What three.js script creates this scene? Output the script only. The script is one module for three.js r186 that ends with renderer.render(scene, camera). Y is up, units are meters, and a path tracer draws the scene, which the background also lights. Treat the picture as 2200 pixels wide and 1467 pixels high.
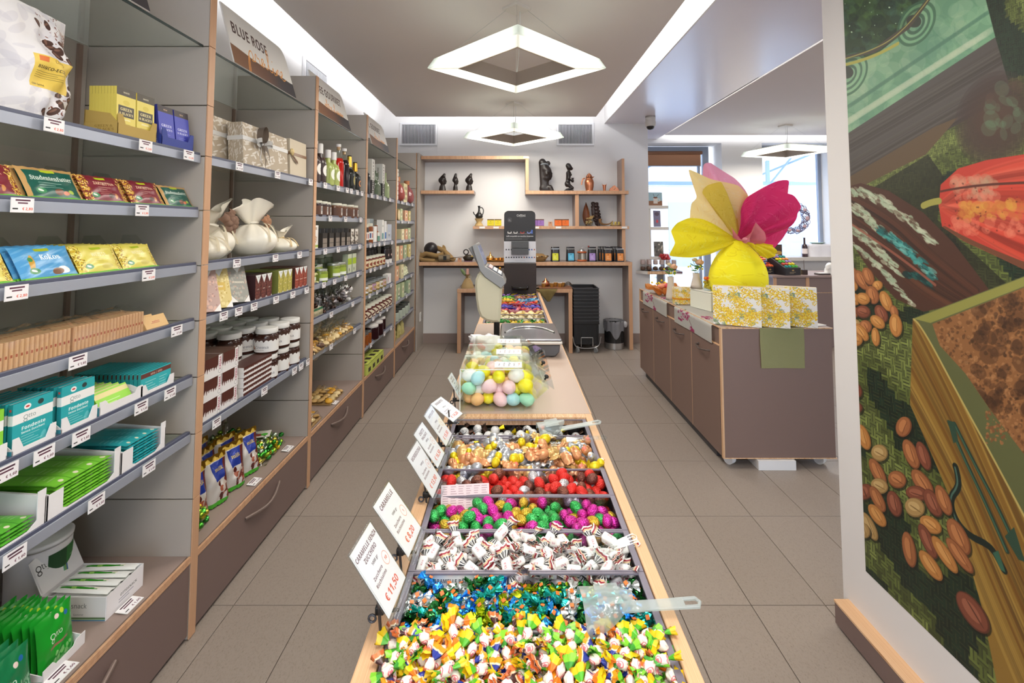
import * as THREE from 'three';
import { RoundedBoxGeometry } from 'three/addons/geometries/RoundedBoxGeometry.js';
import { mergeGeometries, mergeVertices } from 'three/addons/utils/BufferGeometryUtils.js';
import { RectAreaLightUniformsLib } from 'three/addons/lights/RectAreaLightUniformsLib.js';
import { MarchingCubes } from 'three/addons/objects/MarchingCubes.js';
import { ImprovedNoise } from 'three/addons/math/ImprovedNoise.js';

// ---------- camera, sky, exposure, area lights ----------
const scene = new THREE.Scene();
const camera = new THREE.PerspectiveCamera(70.44, 2200 / 1467, 0.05, 80);
camera.position.set(0, 1.52, 0);
camera.rotation.x = Math.atan(0.0566);
camera.setViewOffset(2200, 1467, 0, 305.5, 2200, 1467);
camera.updateProjectionMatrix();
scene.background = new THREE.Color(0.91, 0.955, 1.0);
scene.backgroundIntensity = 2.0;
const renderer = new THREE.WebGLRenderer({ antialias: true });
renderer.toneMapping = THREE.LinearToneMapping;
renderer.toneMappingExposure = 2.15;
renderer.shadowMap.enabled = true;
RectAreaLightUniformsLib.init();
const WARM = [1, 0.94, 0.85], COOL = [0.95, 0.97, 1], LAMP = 11, COVE = 8;
function area(name, p, to, w, h, power, col) {
  const l = new THREE.RectAreaLight(new THREE.Color(...col), power, w, h);
  l.name = name; l.position.set(...p); l.lookAt(...to); l.castShadow = true; scene.add(l); return l;
}
// cove tubes behind the edges of the hung ceilings: light lies in front of each glowing tube
const COVES = [ // [name, centre, aimed at, length, along z?, power]
  ['left', [-1.43, 3.01, -2.3], [-1.71, 2.93, -2.3], 7.4, true, COVE],
  ['rear', [-0.2, 3.01, -6.05], [-0.2, 2.93, -6.41], 2.5, false, COVE * 0.8],
  ['beam', [1.04, 3.02, -2.3], [1.3, 3.08, -2.3], 7.4, true, COVE * 1.3],
  ['second', [2.37, 3.02, -2.8], [2.1, 3.1, -2.8], 8.6, true, COVE * 0.8],
  ['windows', [3.8, 3.01, -7.26], [3.8, 2.93, -7.55], 2.8, false, COVE * 0.9],
];
for (const [n, p, to, len, al, pw] of COVES) area('cove_light_' + n, p, to, len, 0.05, pw, COOL);

// ---------- helpers ----------
const PI = Math.PI, V = (x, y, z) => new THREE.Vector3(x, y, z);
function prng(a) { return () => { a = (a + 0x6d2b79f5) | 0; let t = Math.imul(a ^ (a >>> 15), 1 | a); t = (t + Math.imul(t ^ (t >>> 7), 61 | t)) ^ t; return ((t ^ (t >>> 14)) >>> 0) / 4294967296; }; }
const noise3 = new ImprovedNoise(), N = (x, y, z) => noise3.noise(x, y, z);
const names = {};
function numbered(n) { names[n] = n in names ? names[n] + 1 : 0; return names[n] ? n + '_' + String(names[n]).padStart(3, '0') : n; }
function tag(o, label, category, group) { o.userData.label = label; o.userData.category = category; if (group) o.userData.group = group; return o; }
function shade(o) { o.castShadow = o.receiveShadow = true; return o; }
function thing(name, label, category, pos = [0, 0, 0], ry = 0, group, tilt = 0, roll = 0) {
  const o = new THREE.Group(); o.name = numbered(name); scene.add(o); o.position.set(...pos);
  o.rotation.order = 'YXZ'; o.rotation.set(tilt, ry, roll); return tag(o, label, category, group);
}
function add(parent, name, geo, m, pos, rot, sc) {
  const o = shade(new THREE.Mesh(geo, m)); o.name = numbered(name);
  if (pos) o.position.set(...pos);
  if (rot) { o.rotation.order = 'YXZ'; o.rotation.set(...rot); }
  if (sc) Array.isArray(sc) ? o.scale.set(...sc) : o.scale.setScalar(sc);
  parent.add(o); return o;
}
function solo(name, label, category, geo, m, pos, rot, group, sc) { return tag(add(scene, name, geo, m, pos, rot, sc), label, category, group); }
function again(src, label, pos, ry, tilt = 0, roll = 0, group) {
  const o = src.clone(); o.name = numbered(src.name.replace(/_\d+$/, '')); scene.add(o); o.position.set(...pos);
  o.rotation.order = 'YXZ'; o.rotation.set(tilt, ry, roll); o.userData = { ...src.userData, label }; if (group) o.userData.group = group; return o;
}
function struct(name, geo, m, pos, rot, parent = scene) { const o = add(parent, name, geo, m, pos, rot); if (parent === scene) o.userData.kind = 'structure'; return o; }
const ORD = ['first', 'second', 'third', 'fourth', 'fifth', 'sixth', 'seventh', 'eighth', 'ninth', 'tenth', 'eleventh', 'twelfth', 'thirteenth', 'fourteenth', 'fifteenth', 'sixteenth'];

const mats = {};
function std(color, o = {}) {
  const key = color + JSON.stringify(o, (k, v) => (v && v.isTexture ? v.uuid : v));
  if (!mats[key]) {
    const { normal, ...p } = o, phys = ['transmission', 'clearcoat', 'sheen', 'ior', 'thickness', 'specularIntensity'].some((k) => k in p);
    mats[key] = new (phys ? THREE.MeshPhysicalMaterial : THREE.MeshStandardMaterial)({ color, roughness: 0.6, side: THREE.DoubleSide, ...p });
  }
  return mats[key];
}
const foil = (c, r = 0.28) => std(c, { metalness: 0.85, roughness: r });
const clear = (c = '#f4faf8', r = 0.03) => std(c, { transmission: 1, thickness: 0, roughness: r, ior: 1.45 });
const film = clear('#f2f4f2', 0.12);
// canvas prints
function ctex(w, h, draw, o = {}) {
  const c = document.createElement('canvas'); c.width = w; c.height = h;
  const x = c.getContext('2d'); draw(x, w, h);
  const t = new THREE.CanvasTexture(c); t.colorSpace = THREE.SRGBColorSpace; t.magFilter = THREE.LinearFilter;
  if (o.repeat) { t.wrapS = t.wrapT = THREE.RepeatWrapping; t.repeat.set(...o.repeat); }
  return t;
}
const sheets = []; // small prints share 2048-pixel sheets
function atlas(w, h, draw) {
  let s = sheets[sheets.length - 1];
  const fits = () => { if (!s) return false; if (s.x + w + 4 > 2048) { s.x = 0; s.y += s.row; s.row = 0; } return s.y + h + 4 <= 2048; };
  if (!fits()) { let cx; const t = ctex(2048, 2048, (x) => { cx = x; }); sheets.push((s = { t, cx, x: 0, y: 0, row: 0 })); }
  const X = s.x + 2, Y = s.y + 2; s.x += w + 4; s.row = Math.max(s.row, h + 4);
  s.cx.save(); s.cx.beginPath(); s.cx.rect(X - 1, Y - 1, w + 2, h + 2); s.cx.clip(); s.cx.translate(X, Y); draw(s.cx, w, h); s.cx.restore();
  const t = s.t.clone(); t.repeat.set((w - 1) / 2048, (h - 1) / 2048); t.offset.set((X + 0.5) / 2048, 1 - (Y + h - 0.5) / 2048); return t;
}
const print = (w, h, draw, p = {}) => std('#ffffff', { map: p.repeat || p.own ? ctex(w, h, draw, p) : atlas(w, h, draw), roughness: p.rough ?? 0.5, metalness: p.metal ?? 0 });
function txt(x, s, px, py, size, col, o = {}) {
  x.save(); x.translate(px, py); if (o.rot) x.rotate(o.rot); x.scale(o.sx ?? 1, 1); x.fillStyle = col; x.textAlign = o.align ?? 'center'; x.textBaseline = 'middle';
  x.font = (o.bold === false ? '' : 'bold ') + size + 'px ' + (o.font ?? 'sans-serif'); x.fillText(s, 0, 0); x.restore();
}
function fill(x, c, a = -4, b = -4, w = 4096, h = 4096) { x.fillStyle = c; x.fillRect(a, b, w, h); }
function blob(x, cx, cy, rx, ry, rot, c) { x.fillStyle = c; x.beginPath(); x.ellipse(cx, cy, rx, ry, rot, 0, 7); x.fill(); }
function poly(x, pts, c) { x.fillStyle = c; x.beginPath(); pts.forEach(([a, b], i) => (i ? x.lineTo(a, b) : x.moveTo(a, b))); x.closePath(); x.fill(); }
function curve(x, pts, c, lw) { x.strokeStyle = c; x.lineWidth = lw; x.lineCap = x.lineJoin = 'round'; x.beginPath(); x.moveTo(...pts[0]); for (let i = 1; i < pts.length - 1; i++) { const e = i === pts.length - 2 ? pts[i + 1] : [(pts[i][0] + pts[i + 1][0]) / 2, (pts[i][1] + pts[i + 1][1]) / 2]; x.quadraticCurveTo(...pts[i], ...e); } x.stroke(); }
function lines(x, x0, y0, w, n, gap, c, lw = 2, seed = 1) { const r = prng(seed); x.strokeStyle = c; x.lineWidth = lw; for (let i = 0; i < n; i++) { x.beginPath(); x.moveTo(x0, y0 + i * gap); x.lineTo(x0 + w * (0.6 + 0.4 * r()), y0 + i * gap); x.stroke(); } }
// data textures for relief
function bumpTex(n, f, rep) {
  const d = new Uint8Array(n * n * 4);
  for (let j = 0; j < n; j++) for (let i = 0; i < n; i++) { const v = Math.max(0, Math.min(255, 255 * f(i / n, j / n))); d.set([v, v, v, 255], (j * n + i) * 4); }
  const t = new THREE.DataTexture(d, n, n); t.magFilter = THREE.LinearFilter; t.wrapS = t.wrapT = THREE.RepeatWrapping; t.repeat.set(...rep); t.needsUpdate = true; return t;
}
const crinkle = bumpTex(128, (u, v) => 0.5 + 0.5 * Math.abs(N(u * 9, v * 9, 3)) - 0.4 * Math.abs(N(u * 21, v * 21, 7)), [1, 1]);
const weave = bumpTex(64, (u, v) => 0.5 + 0.25 * Math.sin(u * 16 * PI) * Math.cos(v * 16 * PI) + 0.2 * N(u * 9, v * 9, 1), [6, 6]);
// geometry
const geos = {};
const memo = (k, f) => (geos[k] ??= f());
const bx = (w, h, d, r = 0.002) => memo(['bx', w, h, d, r].join(), () => (r ? new RoundedBoxGeometry(w, h, d, 1, Math.min(r, w / 2.1, h / 2.1, d / 2.1)) : new THREE.BoxGeometry(w, h, d)).translate(0, h / 2, 0));
const box0 = (w, h, d) => bx(w, h, d, 0);
const lathe = (pts, seg = 20) => memo('la' + pts + seg, () => new THREE.LatheGeometry(pts.map((p) => new THREE.Vector2(...p)), seg));
const cyl = (r, h, seg = 16, r2 = r) => memo(['cy', r, h, seg, r2].join(), () => new THREE.CylinderGeometry(r2, r, h, seg).translate(0, h / 2, 0));
const ball = (r, a = 14, b = 10) => memo(['ba', r, a, b].join(), () => new THREE.SphereGeometry(r, a, b));
const tube = (pts, r, seg = 20, rad = 7, closed = false) => new THREE.TubeGeometry(new THREE.CatmullRomCurve3(pts.map((p) => V(...p)), closed), seg, r, rad, closed);
const bar = (a, b, r, seg = 6) => { const A = V(...a), B = V(...b), d = B.clone().sub(A), g = new THREE.CylinderGeometry(r, r, d.length(), seg); g.applyQuaternion(new THREE.Quaternion().setFromUnitVectors(V(0, 1, 0), d.normalize())); return g.translate(...A.add(B).multiplyScalar(0.5).toArray()); };
function extr(pts, depth, bevel = 0.0015, holes) {
  const s = !Array.isArray(pts) ? pts : new THREE.Shape(pts.map((p) => new THREE.Vector2(...p)));
  for (const h of holes ?? []) s.holes.push(new THREE.Path(h.map((p) => new THREE.Vector2(...p))));
  return new THREE.ExtrudeGeometry(s, { depth: depth - 2 * bevel, bevelEnabled: bevel > 0, bevelSize: bevel, bevelThickness: bevel, bevelOffset: -bevel, bevelSegments: 1, curveSegments: 10 }).translate(0, 0, bevel);
}
const merge = (list) => mergeGeometries(list.map((g) => { g = g.index ? g.toNonIndexed() : g.clone(); for (const k of Object.keys(g.attributes)) if (!['position', 'normal', 'uv'].includes(k)) g.deleteAttribute(k); g.clearGroups(); return g; }));
const put = (g, x, y, z, ry = 0, rx = 0, rz = 0) => g.clone().applyMatrix4(new THREE.Matrix4().compose(V(x, y, z), new THREE.Quaternion().setFromEuler(new THREE.Euler(rx, ry, rz, 'YXZ')), V(1, 1, 1)));
// a closed sheet (front + back) whose grid point (u, v) is given by f(u, v, side)
function sheet(nx, ny, f, two = true) {
  const pos = [], uv = [], idx = [];
  for (const s of two ? [1, -1] : [1]) {
    const o = pos.length / 3;
    for (let j = 0; j <= ny; j++) for (let i = 0; i <= nx; i++) { pos.push(...f(i / nx, j / ny, s)); uv.push(s > 0 ? i / nx : 1 - i / nx, j / ny); }
    for (let j = 0; j < ny; j++) for (let i = 0; i < nx; i++) { const a = o + j * (nx + 1) + i, b = a + 1, c = a + nx + 1, d = c + 1; s > 0 ? idx.push(a, b, d, a, d, c) : idx.push(a, d, b, a, c, d); }
  }
  const g = new THREE.BufferGeometry(); g.setAttribute('position', new THREE.Float32BufferAttribute(pos, 3)); g.setAttribute('uv', new THREE.Float32BufferAttribute(uv, 2)); g.setIndex(idx); g.computeVertexNormals(); return g;
}
// a filled sachet or bag standing on y = 0, front towards +z
function pillow(w, h, t, o = {}) {
  const { pu = 3, pv = 3, wr = 0.12, seed = 1, foot = false, nx = 12, ny = 12, ser = 0 } = o;
  return sheet(nx, ny, (u, v, s) => {
    const e = 1 - Math.pow(Math.abs(2 * u - 1), pu), g = foot ? Math.min(1, (1 - v) * 2.2) * (0.75 + 0.25 * Math.min(1, v * 6)) : 1 - Math.pow(Math.abs(2 * v - 1), pv);
    const k = Math.max(0, e) * Math.max(0, g) + (foot && v === 0 ? 0.001 : 0), n = N(u * 5 + seed * 3.7, v * 5, s * 2 + seed) * wr;
    const sh = 1 - 0.05 * Math.max(0, g), zig = ser && (v === 0 || v === 1) ? (Math.round(u * nx) % 2 ? ser : 0) : 0;
    return [(u - 0.5) * w * sh, v * h + (v === 1 ? -zig : zig), s * t / 2 * k * (1 + n * 2) + n * t * 0.5 * (1 - Math.abs(2 * u - 1))];
  });
}
// crumpled ball (foil), radii rx, ry, rz
function crumple(rx, ry, rz, amt, seed, a = 12, b = 8) {
  const g = new THREE.SphereGeometry(1, a, b), p = g.attributes.position;
  for (let i = 0; i < p.count; i++) { const x = p.getX(i), y = p.getY(i), z = p.getZ(i), k = 1 + amt * N(x * 2.3 + seed * 5, y * 2.3 + seed, z * 2.3); p.setXYZ(i, x * rx * k, y * ry * k, z * rz * k); }
  g.computeVertexNormals(); return g;
}
// pleated wrapper end flaring along +x from the origin
function fan(len, r, seed, flat = 0.45, n = 12) {
  const q = prng(seed), ph = [...Array(n)].map(() => q());
  const g = sheet(n, 3, (u, v) => { const k = Math.round(u * n) % n, a = k / n * 2 * PI, rr = (0.16 + 0.84 * Math.pow(v, 0.8)) * r * (k % 2 ? 0.62 : 1) * (0.8 + 0.35 * ph[k]), bend = v * v * len * 0.35 * (ph[0] - 0.5); return [v * len * (0.85 + 0.3 * ph[(k + 3) % n] * v), Math.cos(a) * rr * flat + bend, Math.sin(a) * rr]; }, false);
  return g;
}
// heap: spheres dropped into a tray, relaxed until they rest. Returns [x, y, z] sorted top first.
function heap(n, r, x0, x1, z0, z1, y0, seed, ymax = 9, mound = 0) {
  const q = prng(seed), P = [];
  for (let i = 0; i < n; i++) P.push([x0 + r + q() * (x1 - x0 - 2 * r), y0 + r + (i / n) * r * 9, z0 + r + q() * (z1 - z0 - 2 * r)]);
  const cell = 2 * r;
  for (let it = 0; it < 130; it++) {
    const grid = new Map();
    P.forEach((p, i) => { p[1] -= it < 100 ? r * 0.12 : r * 0.03; const k = Math.floor(p[0] / cell) + ',' + Math.floor(p[1] / cell) + ',' + Math.floor(p[2] / cell); (grid.get(k) ?? grid.set(k, []).get(k)).push(i); });
    for (let i = 0; i < n; i++) {
      const p = P[i], a = Math.floor(p[0] / cell), b = Math.floor(p[1] / cell), c = Math.floor(p[2] / cell);
      for (let dx = -1; dx < 2; dx++) for (let dy = -1; dy < 2; dy++) for (let dz = -1; dz < 2; dz++) for (const j of grid.get(a + dx + ',' + (b + dy) + ',' + (c + dz)) ?? []) if (j > i) {
        const o = P[j], x = o[0] - p[0], y = o[1] - p[1], z = o[2] - p[2], d = Math.hypot(x, y, z) || 1e-5, m = (2 * r - d) / 2 / d;
        if (m > 0) { p[0] -= x * m; p[1] -= y * m; p[2] -= z * m; o[0] += x * m; o[1] += y * m; o[2] += z * m; }
      }
      const top = mound ? 1 : 0;
      p[0] = Math.min(x1 - r, Math.max(x0 + r, p[0])); p[2] = Math.min(z1 - r, Math.max(z0 + r, p[2])); if (p[1] < y0 + r) p[1] = y0 + r; if (p[1] > ymax) p[1] = ymax;
    }
  }
  return P.sort((a, b) => b[1] - a[1]);
}
// common materials
const wood = print(256, 512, (x, w, h) => { fill(x, '#cda07c'); const r = prng(5); for (let i = 0; i < 420; i++) { x.strokeStyle = `rgba(${r() < 0.5 ? '160,108,74' : '226,186,152'},${0.04 + r() * 0.09})`; x.lineWidth = 0.6 + r() * 1.8; const a = r() * w; x.beginPath(); x.moveTo(a, 0); x.bezierCurveTo(a + r() * 8 - 4, h / 3, a + r() * 8 - 4, h * 0.66, a + r() * 6 - 3, h); x.stroke(); } }, { rough: 0.5 });
const woodPale = print(256, 512, (x, w, h) => { fill(x, '#e0b890'); const r = prng(9); for (let i = 0; i < 500; i++) { x.strokeStyle = `rgba(${r() < 0.5 ? '176,120,76' : '246,214,176'},${0.1 + r() * 0.2})`; x.lineWidth = 0.6 + r() * 2; const a = r() * w; x.beginPath(); x.moveTo(a, 0); x.bezierCurveTo(a + r() * 14 - 7, h / 3, a + r() * 14 - 7, h * 0.66, a + r() * 10 - 5, h); x.stroke(); } }, { rough: 0.5 });
const white = std('#e9e7e6', { roughness: 0.85 }), greyLam = std('#b0a79e', { roughness: 0.55 }), mauve = std('#7a655f', { roughness: 0.5 }), taupe = std('#9b8880', { roughness: 0.5 });
const black = std('#161616', { roughness: 0.5 }), steel = std('#c4c4c4', { metalness: 0.9, roughness: 0.3 }), paper = std('#f1efec', { roughness: 0.7 }), darkGrey = std('#4a4a4d', { roughness: 0.5 });
const glassPane = std('#f6fcfa', { transmission: 1, thickness: 0, roughness: 0.04, ior: 1.45 }), glassEdge = std('#2c3b3a', { roughness: 0.2 });
// ================= the setting =================
const B = (x0, x1, y0, y1, z0, z1) => new THREE.BoxGeometry(x1 - x0, y1 - y0, Math.abs(z1 - z0)).translate((x0 + x1) / 2, (y0 + y1) / 2, (z0 + z1) / 2);
{ // floor of large stoneware tiles
  const grain = ctex(256, 256, (x) => { fill(x, '#ffffff'); const r = prng(2); for (let i = 0; i < 9000; i++) { const k = r(); fill(x, `rgba(${k < 0.5 ? '90,80,72' : '255,250,240'},${0.05 + r() * 0.07})`, r() * 256, r() * 256, 1 + r() * 2, 1 + r() * 1.5); } });
  const fl = struct('floor', B(-1.9, 5.5, -0.12, -0.006, -7.95, 2.1), std('#5f564e', { roughness: 0.9 }));
  const tm = ['#9a8e84', '#998d83', '#9b8f85', '#988c82'].map((c) => std(c, { map: grain, roughness: 0.42 }));
  const g = bx(0.2945, 0.014, 0.597, 0.0015).clone().translate(0, -0.014, 0), r = prng(4), rest = [];
  for (let k = -7; k < 16; k++) for (let j = -2; j < 15; j++) {
    const x = 0.665 + 0.2975 * k + 0.149, z = -2.035 + 0.6 * (4 - j) - 0.3;
    if (z < -7.6 || z > 2) continue;
    if (z > -1.2 || (x > 1.6 && z > -2.6)) rest.push(put(g, x, 0, z)); else add(fl, 'tile', g, tm[Math.floor(r() * 4)], [x, 0, z]);
  }
  const o = add(fl, 'tile_field', merge(rest), tm[0]); o.userData.kind = 'stuff';
}
struct('wall_left', B(-1.9, -1.71, 0, 3.25, -6.41, 2), white);
struct('wall_back', B(-1.9, 1.815, 0, 3.25, -7.95, -6.41), white);
struct('wall_right', B(5.3, 5.5, 0, 3.25, -7.95, 2), white);
{
  const w = struct('wall_near', B(-1.9, 5.5, 2.6, 3.25, 2, 2.15), white);
  for (const [x0, x1, y1] of [[-1.9, -1.3, 2.6], [1.0, 1.5, 2.6], [4.9, 5.5, 2.6]]) add(w, 'pier', B(x0, x1, 0, y1, 2, 2.15), white);
  add(w, 'parapet', B(1.5, 4.9, 0, 0.5, 2, 2.15), white);
  const e = struct('door_1', merge([B(-1.3, -1.22, 0, 2.6, 2.04, 2.12), B(0.92, 1.0, 0, 2.6, 2.04, 2.12), B(-0.18, -0.1, 0, 2.6, 2.04, 2.12), B(-1.3, 1.0, 2.5, 2.6, 2.04, 2.12), B(-1.3, 1.0, 0, 0.1, 2.04, 2.12)]), std('#9aa3b4', { roughness: 0.4 })); add(e, 'pane', B(-1.22, 0.92, 0.1, 2.5, 2.079, 2.081), clear('#f2f8ff', 0));
  const s = struct('window_3', merge([B(1.5, 4.9, 0.5, 0.56, 2.04, 2.12), B(1.5, 4.9, 2.54, 2.6, 2.04, 2.12), B(3.17, 3.23, 0.5, 2.6, 2.04, 2.12)]), std('#9aa3b4', { roughness: 0.4 })); add(s, 'pane', B(1.5, 4.9, 0.56, 2.54, 2.079, 2.081), clear('#f2f8ff', 0));
  struct('outside_street', B(-6, 10, -0.2, -0.05, 2.16, 14), std('#c9ccd2', { roughness: 0.9 }));
}
{
  const w = struct('wall_window', B(1.815, 5.3, 2.835, 3.25, -7.95, -7.55), white);
  add(w, 'pier', B(3.295, 3.93, 0, 2.835, -7.95, -7.55), white);
  add(w, 'pier', B(5.02, 5.3, 0, 2.835, -7.95, -7.55), white);
  add(w, 'parapet', B(3.93, 5.02, 0, 1.0, -7.95, -7.55), white);
  add(w, 'sill', B(3.9, 5.05, 1.0, 1.05, -7.9, -7.42), std('#c9c3bd', { roughness: 0.5 }));
}
const partition = struct('wall_partition', B(1.29, 1.45, 0, 3.25, -1.966, 2), std('#e4e0de', { roughness: 0.8 }));
struct('trim_1', merge([B(1.235, 1.2905, 0.012, 0.088, -1.935, 2)]), mauve);
struct('trim_2', B(1.233, 1.2905, 0.088, 0.096, -1.937, 2), woodPale);
struct('baseboard_back', merge([B(-1.16, 1.815, 0, 0.128, -6.422, -6.408)]), taupe);
struct('baseboard_corner', B(1.813, 1.827, 0, 0.128, -7.55, -6.41), taupe);
{ // two hung ceilings with light coves along their edges and a glossy stretched band between them
  const c = struct('ceiling', B(-1.9, 5.5, 3.25, 3.4, -7.95, 2.15), white), pm = std('#e2d9d5', { roughness: 0.75 });
  add(c, 'ceiling_panel', B(-1.48, 1.072, 2.92, 2.965, -6.1, 1.9), pm);
  add(c, 'ceiling_panel', B(2.345, 5.29, 2.92, 2.965, -7.34, 1.9), pm);
  add(c, 'stretched_band', B(1.248, 2.285, 2.897, 2.93, -7.55, 1.9), std('#e4deea', { roughness: 0.3, specularIntensity: 1, clearcoat: 0.7, clearcoatRoughness: 0.2 }));
  add(c, 'upstand', B(1.236, 1.248, 2.897, 3.25, -6.41, 1.9), white);
  add(c, 'upstand', B(2.273, 2.285, 2.897, 3.25, -7.55, 1.9), white);
  const glow = std('#ffffff', { emissive: '#eef4ff', emissiveIntensity: 1.2 });
  for (const [n, p, to, len, al] of COVES) { const d = V(...p).sub(V(...to)).setY(0).normalize().multiplyScalar(0.022); add(c, 'cove_tube', new THREE.CylinderGeometry(0.013, 0.013, len, 8).rotateX(al ? PI / 2 : 0).rotateZ(al ? 0 : PI / 2), glow, [p[0] + d.x, p[1], p[2] + d.z]); }
}
// air grilles
const grilleMat = std('#e3e2e4', { roughness: 0.5 }), slatMat = std('#c6c6ca', { roughness: 0.4 }), hole = std('#48494c');
function grille(label, pos, ry) {
  const t = thing('air_grille', label, 'vent grille', pos, ry, 'air grilles high on the walls');
  add(t, 'frame', extr([[-0.25, -0.155], [0.25, -0.155], [0.25, 0.155], [-0.25, 0.155]], 0.02, 0.003, [[[-0.222, -0.128], [0.222, -0.128], [0.222, 0.128], [-0.222, 0.128]]]), grilleMat);
  add(t, 'duct_back', new THREE.BoxGeometry(0.45, 0.26, 0.002), hole, [0, 0, 0.001]);
  const s = []; for (let i = 0; i < 23; i++) s.push(new THREE.BoxGeometry(0.008, 0.256, 0.012).translate(-0.21 + i * 0.0191, 0, 0.008));
  add(t, 'slats', merge(s), slatMat).userData.kind = 'stuff';
}
grille('white air grille on the back wall, above the three small busts', [-1.247, 2.752, -6.408], 0);
grille('white air grille on the back wall, above the large dark bust', [0.846, 2.752, -6.408], 0);
grille('white air grille on the shelf-side wall, behind the third shelving bay', [-1.708, 2.76, -4.12], PI / 2);
grille('white air grille on the shelf-side wall, above the blue-rose sign', [-1.708, 2.76, -2.3], PI / 2);
// pendant lamps: a square luminous ring hung on its diagonal
const flat = (g) => { g = g.toNonIndexed(); g.computeVertexNormals(); return g; };
const tubeGlow = ctex(256, 4, (x) => { for (let i = 0; i < 256; i++) { const d = Math.abs(((i / 64) % 1) - 0.5) * 2, k = d > 0.72 ? 1 - 0.75 * Math.pow((d - 0.72) / 0.28, 1.3) : 1; x.fillStyle = `rgb(${[250, 255, 246].map((c) => c * Math.sqrt(k) | 0)})`; x.fillRect(i, 0, 1, 4); } });
const lampGlow = std('#e6efe6', { emissive: '#fffaf0', emissiveIntensity: 1.15, emissiveMap: tubeGlow, roughness: 0.4 }), lampSide = std('#e6efe6', { emissive: '#f4fbf2', emissiveIntensity: 0.62, emissiveMap: tubeGlow, roughness: 0.4 });
function pendant(label, x, z, ang) {
  const t = thing('pendant_lamp', label, 'pendant lamp', [x, 2.52, z], ang, 'square ring pendant lamps');
  const R = Math.SQRT2;
  const ring = (l) => flat(new THREE.LatheGeometry(l.map(([a, b]) => new THREE.Vector2(a * R, b)), 4, PI / 4));
  add(t, 'diffuser', ring([[0.262, 0.004], [0.394, 0]]), lampGlow); add(t, 'glass_side', ring([[0.394, 0], [0.402, 0.006], [0.372, 0.066], [0.268, 0.08]]), lampSide);
  add(t, 'inner_frame', flat(new THREE.LatheGeometry([[0.268, 0.095], [0.262, 0.0], [0.254, 0.0], [0.254, 0.095], [0.268, 0.095]].map(([a, b]) => new THREE.Vector2(a * R, b)), 4, PI / 4)), std('#b3a597', { roughness: 0.6 }));
  for (let i = 0; i < 4; i++) { const a = PI / 2 * i, c = Math.cos(a), s = Math.sin(a); add(t, 'cable', bar([0.33 * (c - s) * 0.98, 0.07, 0.33 * (s + c) * 0.98], [0.04 * (c - s), 0.39, 0.04 * (s + c)], 0.0012, 4), steel); }
  add(t, 'power_cord', tube([[0.33, 0.08, -0.33], [0.2, 0.16, -0.18], [0.05, 0.26, -0.02], [0.03, 0.39, 0]], 0.003, 16, 5), white);
  add(t, 'canopy', bx(0.13, 0.022, 0.13), std('#dcd4cc'), [0, 0.38, 0]);
  for (let i = 0; i < 4; i++) {
    const a = ang + PI / 2 * i, l = new THREE.RectAreaLight(new THREE.Color(...WARM), LAMP, 0.74, 0.125);
    l.name = 'pendant_light'; l.position.set(x + Math.sin(a) * 0.331, 2.512, z + Math.cos(a) * 0.331); l.rotation.order = 'YXZ'; l.rotation.set(-PI / 2, a, 0); l.castShadow = true; scene.add(l);
  }
}
pendant('luminous square ring pendant lamp hanging nearest, above the pastel egg bins', 0.03, -3.02, PI / 4);
pendant('luminous square ring pendant lamp hanging in front of the back wall shelves', 0.02, -5.42, PI / 4);
pendant('luminous square ring pendant lamp hanging near the windows, behind the pink tissue', 3.78, -6.62, PI / 11);
pendant('luminous square ring pendant lamp above the entrance end of the sweet counter', 0.03, -0.62, PI / 4);
pendant('luminous square ring pendant lamp near the entrance wall', 0.03, 1.2, PI / 4);
pendant('luminous square ring pendant lamp in the side room behind the poster wall', 3.6, -3.2, PI / 11);
{ // dome camera on the glossy band
  const t = thing('security_camera', 'small white dome security camera hanging from the glossy ceiling band', 'camera', [1.735, 2.897, -6.0], 0);
  add(t, 'housing', lathe([[0, 0], [0.062, 0], [0.064, -0.03], [0.06, -0.034], [0.06, -0.06], [0.066, -0.068], [0.06, -0.12], [0.05, -0.125]], 24), std('#d6d0c8', { roughness: 0.4 }));
  add(t, 'dome', lathe([[0.05, -0.122], [0.045, -0.145], [0.03, -0.162], [0, -0.168]], 20), std('#232326', { roughness: 0.1 }));
}
function outlet(label, pos, ry) { const t = thing('wall_socket', label, 'socket', pos, ry); add(t, 'plate', bx(0.075, 0.11, 0.008), paper); add(t, 'insert', bx(0.045, 0.07, 0.004), std('#d9d7d4'), [0, 0.02, 0.008]); for (const s of [-1, 0, 1]) add(t, 'hole', cyl(0.004, 0.003, 8), black, [0, 0.055 + s * 0.016, 0.012], [PI / 2, 0, 0]); }
outlet('white wall socket low on the wall beside the waste bin', [1.52, 0.29, -6.406], 0);
outlet('white wall socket on the grey filler panel at the far end of the shelving', [-1.157, 0.33, -6.18], PI / 2);
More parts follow.
